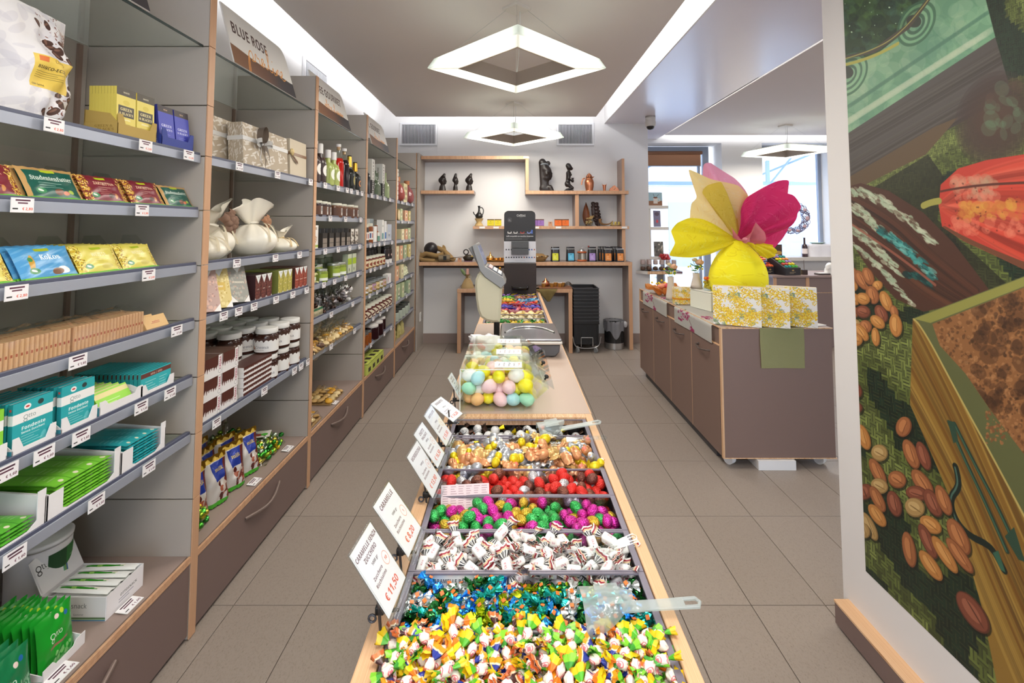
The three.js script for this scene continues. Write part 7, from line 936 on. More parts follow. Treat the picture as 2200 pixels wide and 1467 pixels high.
{ // 4 and 5 foil eggs
  fillTray('foil_egg', 'chocolate egg', 'foil eggs in the fourth tray', [['green', '#3fb45c'], ['pink', '#d838a8'], ['green', '#45ba62'], ['gold', '#d8b440'], ['pink', '#d23aa0']].map(([n, c], i) => ({ label: `small ${n} foil chocolate egg in the green-pink-gold tray`, parts: [['egg', eggG(0.0147, i), foilEgg(c)]] })), 235, 0.0143, TZ[3], TZ[4], 0.723, 14);
  fillTray('easter_egg', 'chocolate egg', 'foil eggs in the fifth tray', [['red', '#d8241c', 0.42], ['brown', '#7c4a3a', 0.3], ['silver', '#d0d0d4', 0.25], ['red', '#d42a20', 0.42], ['brown', '#74443a', 0.3]].map(([n, c, r], i) => ({ label: `small ${n} foil chocolate egg in the red-brown-silver tray`, parts: [['egg', eggG(0.0152, i + 5), std(c, { metalness: n === 'red' ? 0.25 : 0.6, roughness: r, bumpMap: crinkle, bumpScale: 0.003 })]] })), 168, 0.0155, TZ[4], TZ[5], 0.726, 15);
}
{ // 6 chicks, bunnies and half shells
  const chick = (c, beak, eyeM) => { const body = merge([crumple(0.019, 0.015, 0.014, 0.08, 2, 14, 10), put(ball(0.0125, 12, 9), 0.022, 0.004, 0)]); return [['foil_body', body, c], ['face_print', put(ball(0.0085, 10, 7), 0.027, 0.007, 0), beak], ['beak', put(new THREE.ConeGeometry(0.003, 0.007, 6), 0.036, 0.006, 0, 0, 0, -PI / 2), std('#e08a2c')]]; };
  const shell = sheet(12, 8, (u, v, s) => { const a = (u - 0.5) * 2, b = (v - 0.5) * 2, r = Math.min(1, Math.hypot(a, b)); return [a * 0.026, 0.012 * (1 - r * r) + (s > 0 ? 0.001 : -0.001) - 0.004 + 0.002 * Math.sin(a * 9), b * 0.017 * (1 - 0.3 * a * a)]; });
  const pale = std('#f2ead8', { roughness: 0.35 }), ye = std('#e8d020', { metalness: 0.35, roughness: 0.3 }), si = std('#b8bcc2', { metalness: 0.6, roughness: 0.28 }), pe = std('#e0a070', { metalness: 0.35, roughness: 0.3 }), rd = std('#e87a6a', { roughness: 0.35 });
  fillTray('foil_figure', 'chocolate figure', 'chick and bunny chocolates in the sixth tray', [{ label: 'yellow foil chick-shaped chocolate in the mixed figure tray', parts: chick(ye, pale) }, { label: 'silver foil chick-shaped chocolate in the mixed figure tray', parts: chick(si, pale) }, { label: 'peach foil bunny-shaped chocolate in the mixed figure tray', parts: [...chick(pe, rd), ['ears', merge([put(crumple(0.011, 0.004, 0.005, 0.1, 1, 8, 6), 0.012, 0.014, 0.006, 0, 0, 0.5), put(crumple(0.011, 0.004, 0.005, 0.1, 2, 8, 6), 0.012, 0.014, -0.006, 0, 0, 0.5)]), pe]] }, { label: 'flat peach foil back of a chocolate figure in mixed tray', parts: [['foil_shell', shell, pe]] }, { label: 'flat silver foil back of a chocolate figure in mixed tray', parts: [['foil_shell', shell, si]] }, { label: 'flat gold foil back of a chocolate figure in mixed tray', parts: [['foil_shell', shell, std('#d8b070', { metalness: 0.4, roughness: 0.3 })]] }], 215, 0.018, TZ[5], TZ[6], 0.722, 16);
}
{ // 7 truffles
  const tm = print(64, 48, (x) => { fill(x, '#dcdcdc'); const r = prng(2); for (let i = 0; i < 9; i++) lines(x, r() * 40, r() * 46, 22, 2, 4, '#5c5c60', 1.2, i); }, { rough: 0.3 }), b = crumple(0.0185, 0.0175, 0.0175, 0.08, 2, 14, 10), fs = [1, 2].map((s) => fan(0.022, 0.015, s + 30, 0.6, 14));
  fillTray('white_truffle', 'sweet', 'white truffles in the lowest tray', [['orange', foil('#e8641c', 0.3)], ['gold', foil('#d8c01c', 0.25)], ['black', foil('#3a2a24', 0.3)]].map(([n, m], i) => ({ label: `white printed truffle with ${n} foil twist in the seventh tray`, parts: [['wrapped_ball', b, tm], ['foil_twist', fs[i % 2], m, [0.014, 0, 0]], ['foil_twist', fs[(i + 1) % 2], m, [-0.014, 0.003, 0], [0, PI, 0]]] })), 66, 0.018, TZ[6], TZ[7], 0.72, 17);
}
{ // far trays beyond the scale
  const fs = [1, 2].map((s) => fan(0.018, 0.015, s + 40, 0.4, 8)), bodies = [1, 2].map((s) => crumple(0.019, 0.012, 0.014, 0.4, s + 8, 8, 6)), blk = bx(0.05, 0.014, 0.028, 0.004);
  const rows = [['purple', '#8a5cb8', '#c8b42c'], ['green', '#52b82c', '#b8d82c', 'brown', '#8a4a34', '#c07a4a'], ['yellow', '#ecc81c', '#f0a01c', 'light-blue', '#58b0dc', '#a8d8ee'], ['orange', '#ee6a1c', '#d83028'], ['violet-blue', '#3c38a8', '#5a4cc8'], ['pink-red', '#d24a54', '#e0808a'], ['butter-coloured', '#e0c47c', '#e8d49c'], ['ivory', '#ece4c4', '#d8d0a8'], ['dark-green', '#2f8a34', '#d8b82c']];
  rows.forEach((r, i) => { const z1 = -5.318 + i * 0.183, z0 = z1 + 0.183; tray(`far clear tray of ${r[0]} sweets beyond the scale`, z0, z1, 0.795);
    for (let s = 0; s < r.length; s += 3) { const half = r.length > 3, x0 = half && s ? 0.03 : TX0 + 0.006, x1 = half && !s ? 0.03 : TX1 - 0.006, m = [std(r[s + 1], { roughness: 0.35 }), std(r[s + 2], { roughness: 0.35 })];
      const kinds = [0, 1].map((k) => ({ label: `${k ? 'paler' : 'deeper'} ${r[s]} wrapped sweet in a far tray beyond the scale`, parts: i === 6 ? [['wrapped_body', blk, m[k]]] : [['wrapped_body', merge([bodies[k], put(fs[0], 0.014, 0, 0), put(fs[1], -0.014, 0, 0, PI)]), m[k]]] }));
      fillTray(r[s].replace(/-.*/, '') + '_wrapped_sweet', 'sweet', r[s] + ' sweets in the far tray', kinds, half ? 46 : 88, 0.0185, z0, z1, 0.737, 30 + i + s, { x0, x1 }); } });
}
// scoops
const scoopClear = clear('#f4f8f8', 0.05), frosted = std('#e6eeee', { transmission: 0.75, thickness: 0, roughness: 0.35 });
function scoop(label, pos, ry, m, len, w, tilt, o = {}) { // bowl opens towards -x, handle towards +x
  const t = thing('sweet_scoop', label, 'scoop', pos, ry, undefined, tilt, o.roll ?? 0);
  add(t, 'bowl', sheet(16, 8, (u, v) => { const a = (u - 0.5) * PI * 0.95, k = 1 - Math.pow(v, 3) * 0.8, r = w * 0.5 * (0.72 + 0.28 * (1 - v)) * k; return [-len * 0.42 + v * len * 0.42, (1 - Math.cos(a)) * r * 0.9 * (o.up ? -1 : 1) + (o.up ? w * 0.45 : 0), Math.sin(a) * r * 1.05]; }), m);
  if (o.up) add(t, 'bowl_back', sheet(8, 4, (u, v) => [-len * 0.3 + u * len * 0.2, w * 0.46 - 0.002, (v - 0.5) * w * 0.5]), m);
  add(t, 'handle', extr([[-0.02, -0.012], [len * 0.16, -0.011], [len * 0.55, -0.0125], [len * 0.585, 0], [len * 0.55, 0.0125], [len * 0.16, 0.011], [-0.02, 0.012]], 0.006, 0.0015, o.solid ? undefined : [[[len * 0.44, -0.006], [len * 0.54, -0.006], [len * 0.555, 0], [len * 0.54, 0.006], [len * 0.44, 0.006]]]).rotateX(-PI / 2), m, [0, w * (o.up ? 0.12 : 0.14), 0]);
}
scoop('large frosted plastic scoop lying face down on the foil mints', [0.222, 0.805, -0.935], 0.06, frosted, 0.225, 0.095, 0.05, { up: true, roll: 0.02 });
scoop('clear plastic scoop whose handle sticks up from the white toffees', [0.20, 0.80, -1.10], 0.3, scoopClear, 0.15, 0.07, 0, { roll: 0.16 });
scoop('clear plastic scoop lying on the foil figures', [0.20, 0.80, -1.645], 0.0, scoopClear, 0.2, 0.1, 0, { roll: 0.05 });
scoop('perforated frosted scoop lying face down on the truffles', [0.19, 0.79, -1.765], 0.12, frosted, 0.23, 0.1, 0.1, { up: true, roll: 0.13 });
{ // price cards on clip stands
  const cardTex = (l1, l2, price, per) => print(160, 200, (x) => { fill(x, '#f2f0f2'); txt(x, l1, 80, 26, l1.length > 10 ? 19 : 24, '#5d3a44', { sx: 0.9 }); if (l2) txt(x, l2, 80, 50, 19, '#5d3a44', { sx: 0.9 }); txt(x, '1000 gr', 80, 74, 13, '#4a3c44'); txt(x, 'Zucchero', 62, 104, 15, '#5d3a44'); txt(x, 'Ricchissimo', 62, 124, 14, '#5d3a44'); x.strokeStyle = '#e8a48c'; x.lineWidth = 2; x.beginPath(); x.ellipse(130, 104, 17, 20, 0, 0, 7); x.stroke(); txt(x, per, 130, 104, 14, '#e06a4a'); txt(x, price, 80, 168, 30, '#e0573c'); });
  const plexi = clear('#f4f8fa', 0.04);
  [['CARAMELLE SENZA', 'ZUCCHERO', '€ 11,50', '10', [-0.205, 0.858, -0.905], 1.5, -0.62, 1.02], ['CARAMELLE', '', '€ 8,20', '1', [-0.205, 0.856, -1.06], 1.5, -0.66, 1.02], ['MORBIDONA', '', '€ 13,90', '2', [-0.2, 0.825, -1.33], 1.5, -0.6, 1.02], ['OVETTI', 'PRALINATI', '€ 16,50', '2', [-0.205, 0.845, -1.44], 1.5, -0.66, 0.95], ['OVETTI LATTE', '', '€ 15,80', '2', [-0.2, 0.845, -1.575], 1.5, -0.66, 0.95], ['SOGGETTI', '', '€ 14,20', '3', [-0.19, 0.85, -1.74], 1.25, -1.05, 0.85], ['OVETTI', 'CONFETTATI', '€ 18,00', '5', [-0.2, 0.845, -1.97], 1.5, -0.55, 0.8]].forEach(([a, b, c, d, p, ry, ti, s], i) => {
    const t = thing('sweet_price_card', `white price card ${['lettered CARAMELLE SENZA ZUCCHERO, by the fruit chews', 'lettered CARAMELLE with price 8,20, by the white toffees', 'lettered MORBIDONA, by the pink and green eggs', 'lettered OVETTI PRALINATI, by the red eggs', 'lettered OVETTI LATTE, by the foil figures', 'leaning almost flat, by the truffles', 'lettered CONFETTATI, beside the pastel egg bin'][i]} on a clip`, 'price card', p, ry, 'price cards along the sweet counter', ti);
    t.scale.setScalar(s); add(t, 'card', bx(0.094, 0.118, 0.0015, 0), paper); add(t, 'print', new THREE.PlaneGeometry(0.092, 0.116).translate(0, 0.059, 0.0012), cardTex(a, b, c, d)); add(t, 'clear_pocket', bx(0.1, 0.128, 0.004, 0.001), plexi, [0, -0.006, 0]); add(t, 'pocket_foot', bx(0.1, 0.016, 0.014, 0.003), plexi, [0, -0.018, 0.004]);
    const k = thing('card_clip', `black clip rod holding the ${['CARAMELLE SENZA ZUCCHERO', '8,20 CARAMELLE', 'MORBIDONA', 'OVETTI PRALINATI', 'OVETTI LATTE', 'almost flat', 'CONFETTATI'][i]} price card at the tray edge`, 'clip', [p[0] - 0.018, 0.765, p[2] + 0.02]);
    add(k, 'rod', bar([0, -0.02, 0], [-0.012, p[1] - 0.765 + 0.035, 0.004], 0.0028), std('#4c4644', { metalness: 0.5, roughness: 0.4 })); add(k, 'clamp', bx(0.016, 0.015, 0.011, 0.003), black, [-0.008, p[1] - 0.765 - 0.014, 0]); add(k, 'clamp_screw', new THREE.TorusGeometry(0.006, 0.0022, 6, 12), std('#3a3a40', { roughness: 0.25 }), [-0.018, p[1] - 0.765 - 0.012, 0.012]); add(k, 'jaw', bar([0, p[1] - 0.775, 0], [0.022, p[1] - 0.78, -0.012], 0.0035), black);
  });
  const info = (label, pos, ry, ti, w, h, m) => { const t = thing('ingredient_slip', label, 'paper slip', pos, ry, undefined, ti); add(t, 'paper', box0(w, h, 0.0008), paper); add(t, 'print', new THREE.PlaneGeometry(w, h).translate(0, h / 2, 0.0008), m); };
  info('ingredient slip lettered CARAMELLE BALSAMICHE standing behind the foil mints', [-0.115, 0.735, -1.0545], 0, -0.06, 0.13, 0.055, print(260, 110, (x) => { fill(x, '#dfe3e0'); txt(x, '1 CARAMELLE BALSAMICHE', 130, 22, 21, '#4a4a50', { sx: 0.92 }); lines(x, 14, 44, 230, 5, 13, '#9aa09c', 2); }));
  info('pale pink ingredient slip lying over the tray edge by foil eggs', [-0.125, 0.765, -1.335], 0.1, -0.5, 0.13, 0.06, print(200, 90, (x) => { fill(x, '#d8c4c8'); for (let i = 0; i < 6; i++) lines(x, 8 + i * 32, 8, 26, 10, 8, '#9a7a82', 2, i); }));
}
// pastel egg bins of clear acrylic
{
  const acr = clear('#fdfffe', 0.02), pastel = [['yellow', '#f2e61e'], ['white', '#f4f2ee'], ['orange', '#fcc486'], ['pink', '#f8d0d6'], ['yellow', '#f0e41c'], ['mint', '#a6e0c0'], ['white', '#f4f2ee'], ['yellow', '#f2e61e'], ['orange', '#fcc486'], ['pale blue', '#b4e4ec']];
  const prof = [[-0.205, 0], [0.046, 0], [0.145, 0.086], [0.043, 0.158], [-0.205, 0.158]];
  [[-1.932, 'nearest'], [-2.135, 'middle'], [-2.335, 'farthest']].forEach(([z, nm], i) => {
    const d = 0.19, t = thing('egg_bin', `clear acrylic bin of pastel sugar eggs, ${nm} of three`, 'bin', [0, HT + 0.001, z]);
    add(t, 'front_wall', extr(prof, 0.003, 0), acr, [0, 0, -0.003]); add(t, 'rear_wall', extr(prof, 0.003, 0), acr, [0, 0, -d]); add(t, 'bottom', box0(0.25, 0.003, d), acr, [-0.08, 0, -d / 2]); add(t, 'left_wall', box0(0.003, 0.158, d), acr, [-0.2035, 0, -d / 2]); add(t, 'top_wall', box0(0.25, 0.003, d), acr, [-0.08, 0.156, -d / 2]);
    const sl = (a, b) => { const L = Math.hypot(b[0] - a[0], b[1] - a[1]); return [box0(L, 0.003, d), [(a[0] + b[0]) / 2, (a[1] + b[1]) / 2, -d / 2], [0, 0, Math.atan2(b[1] - a[1], b[0] - a[0])]]; };
    add(t, 'sloping_wall', ...[sl(prof[1], prof[2])].flatMap(([g, p, r]) => [g, acr, p, r])); const lid = add(t, 'flap_lid', ...[sl(prof[3], [prof[2][0] + 0.02, prof[2][1] - 0.004])].flatMap(([g, p, r]) => [g, acr, p, r])); add(lid, 'knob', lathe([[0, 0], [0.004, 0], [0.004, 0.008], [0.01, 0.012], [0.008, 0.02], [0, 0.022]], 12), black, [0.03, 0.003, 0.05]);
    add(t, 'wall_edge', merge([box0(0.25, 0.0025, 0.0035).clone().translate(-0.08, 0.157, -0.0015), box0(0.0035, 0.158, 0.0035).clone().translate(-0.2035, 0, -0.0015)]), std('#dfe8e2', { roughness: 0.2 }));
    const c = add(t, 'label_card', box0(0.11, 0.001, 0.045), paper, [-0.015, 0.1605, -0.06], [0.25, 0, 0]); add(c, 'print', new THREE.PlaneGeometry(0.108, 0.043).rotateX(-PI / 2).translate(0, 0.0018, 0), print(140, 56, (x) => { fill(x, '#f2f0f2'); ['bio', 'UOVA', '100 gr', 'conf.', '7,90'].slice(0, 5 - (i === 2)).forEach((s, k) => txt(x, s, 22 + k * 26, 28, 13, k === 4 ? '#e0705a' : '#4a3c48', { rot: -1.5 })); }));
    const r = i ? 0.023 : 0.0275, kinds = pastel.map(([n, col], k) => ({ label: `${n} sugar-coated egg in the ${nm} clear bin`, parts: [['egg', (() => { const g = new THREE.SphereGeometry(1, 18, 13), p = g.attributes.position; for (let j = 0; j < p.count; j++) { const x = p.getX(j), s = 0.94 * (1 - 0.12 * x); p.setXYZ(j, x * r * 1.2, p.getY(j) * r * s, p.getZ(j) * r * s); } g.computeVertexNormals(); return g; })(), std(col, { roughness: 0.55 })]] }));
    fillTray('sugar_egg', 'sugar egg', `sugar eggs in the ${nm} bin`, kinds, i ? 56 : 42, r, z - d + 0.006, z - 0.006, HT + 0.006, 60 + i, { x0: -0.2, x1: 0.085, ymax: HT + 0.125, ax: 0.7 });
  });
  scoop('clear plastic scoop lying on top of the nearest egg bin', [0.0, HT + 0.16, -2.0], -0.25, scoopClear, 0.17, 0.075, 0);
}
{ // carrier bag roll behind the bins
  const t = thing('carrier_bag', 'crumpled white plastic carrier bag with red print behind the bins', 'plastic bag', [-0.115, HT + 0.001, -2.78]);
  add(t, 'bag', crumple(0.075, 0.05, 0.1, 0.35, 6, 24, 16), std('#eceaee', { roughness: 0.35 }), [0, 0.055, 0]); add(t, 'corner', crumple(0.07, 0.022, 0.04, 0.4, 2, 16, 10), std('#eceaee', { roughness: 0.35 }), [-0.06, 0.09, 0.03], [0, 0.3, -0.25]); add(t, 'red_print', crumple(0.028, 0.014, 0.02, 0.4, 3), std('#c8404a', { roughness: 0.4 }), [-0.055, 0.062, 0.085], [0, 0, -0.5]);
}
{ // weighing scale
  const grey = std('#5a5a5e', { roughness: 0.45 }), plateM = std('#8f8f93', { roughness: 0.2, metalness: 0.75 }), sil = std('#8a8886', { roughness: 0.4, metalness: 0.3 }), t = thing('shop_scale', 'grey shop scale with steel platform and tilted console on a black pole', 'scale', [0, HT, 0]);
  add(t, 'base_housing', extr([[-0.07, 0.022], [0.02, 0.022], [0.04, 0.004], [0.24, 0.004], [0.262, 0.03], [0.266, 0.07], [-0.07, 0.07]], 0.38, 0.006), grey, [0, 0, -3.09]); add(t, 'plate_frame', bx(0.35, 0.018, 0.45, 0.006), std('#d4cdc4', { roughness: 0.3, metalness: 0.4 }), [0.103, 0.072, -2.915]); add(t, 'weighing_plate', bx(0.342, 0.014, 0.442, 0.006), plateM, [0.103, 0.089, -2.915]);
  add(t, 'plate_arch', tube([[-0.04, 0.105, -2.86], [0.02, 0.106, -2.975], [0.1, 0.107, -3.01], [0.18, 0.106, -2.975], [0.245, 0.105, -2.86]], 0.005, 30, 7), std('#d8d8d8', { metalness: 0.9, roughness: 0.15 })); for (const x of [0.22, -0.05]) for (const z of [-2.74, -3.06]) add(t, 'levelling_foot', lathe([[0, 0], [0.022, 0], [0.022, 0.012], [0.012, 0.016], [0.01, 0.035], [0, 0.035]], 14), black, [x - (x > 0 ? 0.0 : 0), 0, z]);
  add(t, 'pole', cyl(0.0195, 0.18, 18), black, [-0.098, 0, -3.16]); add(t, 'pole_collar', cyl(0.026, 0.02, 18), black, [-0.098, 0.0, -3.16]);
  const S = 339.5, pp = (l) => l.map(([u, v]) => [(u - 1100) / S, 1.52 - HT - (v - 487) / S]);
  add(t, 'rear_shell', extr(pp([[1042, 590], [1034, 583], [1027, 588], [1022, 600], [1021, 615], [1023, 640], [1027, 665], [1033, 679], [1045, 687], [1060, 690], [1074, 690], [1077, 650], [1079, 617]].reverse()), 0.24, 0.014), std('#cfc9ae', { roughness: 0.6 }), [0, 0, -3.30]);
  add(t, 'console', extr(pp([[1023, 523], [1025, 525], [1043, 571], [1082, 595], [1087, 607], [1077, 618.6], [1042, 594], [1031, 580], [1014, 528]].reverse()), 0.26, 0.004), sil, [0, 0, -3.31]);
  const a = pp([[1025, 525], [1043, 571]]), b = pp([[1043, 571], [1082, 595]]), slab = (n, [p, q], w, m, off) => { const L = Math.hypot(q[0] - p[0], q[1] - p[1]), ang = Math.atan2(q[1] - p[1], q[0] - p[0]); return add(t, n, box0(L * 0.86, 0.004, w), m, [(p[0] + q[0]) / 2 + Math.sin(-ang) * off, (p[1] + q[1]) / 2 + Math.cos(ang) * off, -3.18], [0, 0, ang]); };
  slab('display', a, 0.22, std('#8c94b4', { roughness: 0.15 }), 0.0); const kp = slab('keypad', b, 0.23, std('#4a4c52', { roughness: 0.4 }), 0.0); for (let i = 0; i < 3; i++) for (let j = 0; j < 4; j++) add(kp, 'key', bx(0.026, 0.004, 0.04, 0.001), i ? std('#d2d6da', { roughness: 0.4 }) : j % 2 ? std('#d2d6da', { roughness: 0.4 }) : std('#c8a0a0', { roughness: 0.4 }), [-0.035 + i * 0.034, 0.004, 0.08 - j * 0.053]);
  add(t, 'customer_display', extr(pp([[1006, 533], [1014, 528], [1031, 580], [1026, 568]]), 0.2, 0.003), std('#7c7a78', { roughness: 0.5 }), [0, 0, -3.28]);
}
// ================= right-hand counter and what stands on it =================
const CT = 0.876, lamF = std('#80685e', { roughness: 0.5 });
{
  const t = thing('wheeled_counter', 'mauve counter on white castors with four side doors and beech edges', 'counter', [0, 0, 0]);
  add(t, 'front_panel', B(1.335, 2.04, 0.065, 0.868, -3.15, -3.132), lamF); add(t, 'carcass', B(1.345, 2.035, 0.068, 0.866, -5.1, -3.15), lamF); add(t, 'counter_top', B(1.335, 2.045, 0.868, CT - 0.001, -5.1, -3.13), std('#a08a80', { roughness: 0.45 }));
  for (const [a] of [[B(1.3305, 1.341, 0.065, 0.868, -3.152, -3.128)], [B(1.331, 2.046, 0.869, CT, -3.134, -3.128)], [B(1.331, 1.337, 0.869, CT, -5.1, -3.13)], [B(1.331, 2.046, 0.062, 0.067, -3.15, -3.129)], [B(1.331, 1.345, 0.065, 0.868, -5.104, -5.094)]]) add(t, 'edge_band', a, woodPale);
  for (let i = 0; i < 4; i++) {
    const z = -3.158 - i * 0.485, d = add(t, 'door', B(1.329, 1.345, 0.07, 0.755, z - 0.479, z), lamF);
    add(d, 'edge_band', B(1.328, 1.345, 0.755, 0.7585, z - 0.48, z), woodPale); add(d, 'edge_band', B(1.3285, 1.345, 0.07, 0.755, z - 0.4835, z - 0.479), woodPale);
    add(d, 'handle', tube([[1.33, 0.69, z - 0.335], [1.305, 0.69, z - 0.325], [1.294, 0.684, z - 0.26], [1.292, 0.68, z - 0.24], [1.294, 0.684, z - 0.2], [1.305, 0.69, z - 0.155], [1.33, 0.69, z - 0.145]], 0.006, 24, 7), std('#6c5f5a', { metalness: 0.6, roughness: 0.35 })); add(d, 'handle_base', ball(0.01, 8, 6), std('#4c423e'), [1.325, 0.69, z - 0.335]);
  }
  for (const x of [1.4, 1.98]) for (const z of [-3.2, -5.0]) { const c = add(t, 'castor', new THREE.CylinderGeometry(0.0315, 0.0315, 0.04, 22).rotateZ(PI / 2), std('#e6e4e2', { roughness: 0.4 }), [x, 0.032, z], [0, 0.6, 0]); add(c, 'castor_fork', box0(0.02, 0.03, 0.04), steel, [0.022, -0.002, 0]); }
  add(t, 'floor_rail', B(1.36, 1.4, 0.002, 0.05, -5.0, -3.3), darkGrey);
  solo('white_step', 'low white box on the floor under the wheeled counter', 'box', B(1.541, 1.775, 0.001, 0.058, -3.6, -3.11), white);
}
// printed cloths
const peony = print(512, 512, (x) => { fill(x, '#e9e8e2'); const r = prng(22); for (let i = 0; i < 7; i++) { const a = r() * 512, b = r() * 512, s = 26 + r() * 38; for (let k = 0; k < 26; k++) { const q = r() * 6.3, d = Math.sqrt(r()) * s; blob(x, a + Math.cos(q) * d, b + Math.sin(q) * d, 9 + r() * 9, 5 + r() * 6, r() * 3, ['#c8467c', '#d8749c', '#b83a6c', '#e09ab4', '#e2ccd2'][k % 5]); } if (i % 2) curve(x, [[a, b + s], [a + 20, b + s + 40], [a + 50, b + s + 70]], '#8a2c4c', 5); if (i % 3 === 0) blob(x, a + 60, b + 50, 24, 8, 0.6, '#9ab09a'); } }, { rough: 0.85 });
function runner(label, z0, z1, y1) { const t = thing('table_runner', label, 'table runner', [0, 0, 0]); add(t, 'cloth', sheet(30, 24, (u, v) => { const z = z0 + (z1 - z0) * u, s = v * 0.5, top = 0.34; if (s < top) return [1.336 + top - s, CT + 0.0025 + 0.001 * Math.sin(u * 20), z]; const d = s - top; return [1.3235 - 0.002 * Math.sin(u * 9) - Math.min(d, 0.01) * 0.2, CT + 0.002 - d * (CT - y1) / 0.16, z]; }), peony); }
runner('white table runner with pink peonies hanging over the nearer counter edge', -3.985, -3.245, 0.748); runner('white table runner with pink peonies hanging over the farther counter edge', -4.93, -4.175, 0.746);
{ const t = thing('green_cloth', 'olive green linen cloth hanging over the counter front', 'cloth', [0, 0, 0]); add(t, 'cloth', sheet(20, 24, (u, v) => { const x = 1.58 + u * 0.28, s = v * 0.42, top = 0.165; if (s < top) return [x, CT + 0.002, -3.122 - top + s]; const d = s - top; return [x + 0.003 * Math.sin(d * 20) * (u - 0.5), CT + 0.002 - d, -3.1255 + 0.0035 * Math.sin(u * 8 + 1) * Math.min(1, d * 8)]; }), std('#c2c08a', { roughness: 0.9, bumpMap: weave, bumpScale: 0.0015 })); }
// mimosa boxes
const mimosa = print(512, 440, (x) => { fill(x, '#ece7e0'); const r = prng(7); for (let i = 0; i < 26; i++) { const a = r() * 512, b = r() * 440; curve(x, [[a, b], [a + 30, b + 10], [a + 70, b + 30 * r()]], '#7c7c50', 2); } for (let i = 0; i < 17; i++) { const a = r() * 512, b = r() * 440, t = r() * 6; for (let k = -4; k <= 4; k++) { const q = t + k * 0.24; curve(x, [[a, b], [a + Math.cos(q) * 24, b + Math.sin(q) * 24], [a + Math.cos(q) * 50, b + Math.sin(q) * 50]], ['#8a9a70', '#6c8462', '#a0ac84'][(k + 9) % 3], 6); } } for (let i = 0; i < 80; i++) { const a = r() * 512, b = r() * 440, n = 10 + r() * 26; for (let k = 0; k < n; k++) { const q = r() * 6.3, d = Math.sqrt(r()) * 40; blob(x, a + Math.cos(q) * d * 1.3, b + Math.sin(q) * d, 7, 6, 0, ['#e8bc1c', '#f0cc30', '#dca418', '#f4dc54', '#d8b430'][k % 5]); } } });
function floralBox(label, x, z, w, h, d, ry) { const t = thing('floral_box', label, 'gift box', [x, CT + 0.003, z], ry), g = memo(['fb', w, h, d].join(), () => new THREE.BoxGeometry(w, h, d).translate(0, h / 2, 0)); add(t, 'box', g, mimosa); add(t, 'lid_seam', box0(w + 0.002, 0.0015, d + 0.002), std('#b89a3c'), [0, h * 0.72, 0]); }
floralBox('large mimosa-print box at the front corner of the counter', 1.469, -3.194, 0.284, 0.252, 0.05, -0.479); floralBox('large mimosa-print box standing between the two others on green cloth', 1.634, -3.165, 0.284, 0.248, 0.05, -0.479); floralBox('large mimosa-print box nearest the poster wall', 1.815, -3.178, 0.284, 0.252, 0.05, -0.479); floralBox('small mimosa-print box with orange ribbon beside the white cube', 1.425, -4.06, 0.165, 0.14, 0.06, 0.05);
solo('orange_ribbon', 'orange ribbon band around the small mimosa-print box', 'ribbon', box0(0.168, 0.012, 0.063), std('#e0901c', { roughness: 0.4 }), [1.425, CT + 0.04, -4.06], [0, 0.05, -0.06]);
solo('leaflet_stack', 'small white leaflet on the counter corner by the poster wall', 'leaflet', box0(0.09, 0.004, 0.12), paper, [1.99, CT + 0.0005, -3.24], [0, 0.3, 0]);
{ const t = thing('display_cube', 'white glossy display cube standing on the nearer table runner', 'display cube', [1.595, CT + 0.004, -3.835], 0.25); add(t, 'cube_body', bx(0.27, 0.135, 0.26, 0.003), std('#e8e8da', { roughness: 0.3 })); add(t, 'cube_top', bx(0.274, 0.012, 0.264, 0.003), std('#eceae0', { roughness: 0.3 }), [0, 0.136, 0]); }
const CUB = CT + 0.153;
{ // basket of yellow sweets
  const t = thing('sweet_cup', 'clear cup of yellow sugared sweets topped with red and orange sweets', 'cup of sweets', [1.545, CUB, -3.785]), q = prng(5), y = [], o = [], p = [];
  for (let i = 0; i < 70; i++) { const a = q() * 6.3, r = Math.sqrt(q()) * 0.052; y.push(put(ball(0.011, 9, 7), Math.cos(a) * r, 0.012 + q() * 0.06, Math.sin(a) * r)); } for (let i = 0; i < 16; i++) { const a = q() * 6.3, r = Math.sqrt(q()) * 0.045; (i % 4 ? o : p).push(put(crumple(0.015, 0.012, 0.013, 0.3, i, 9, 7), Math.cos(a) * r, 0.084 + q() * 0.014, Math.sin(a) * r)); }
  add(t, 'yellow_sweets', merge(y), std('#c8b020', { roughness: 0.4 })).userData.kind = 'stuff'; add(t, 'orange_sweets', merge(o), std('#ee7c2c', { roughness: 0.35 })).userData.kind = 'stuff'; add(t, 'pink_sweets', merge(p), std('#d8304c', { roughness: 0.35 })).userData.kind = 'stuff'; add(t, 'cup', lathe([[0, 0.001], [0.058, 0.001], [0.066, 0.08]], 22), clear());
}
const petalM = (c, tr = 0.35) => std(c, { transmission: tr, thickness: 0, roughness: 1 });
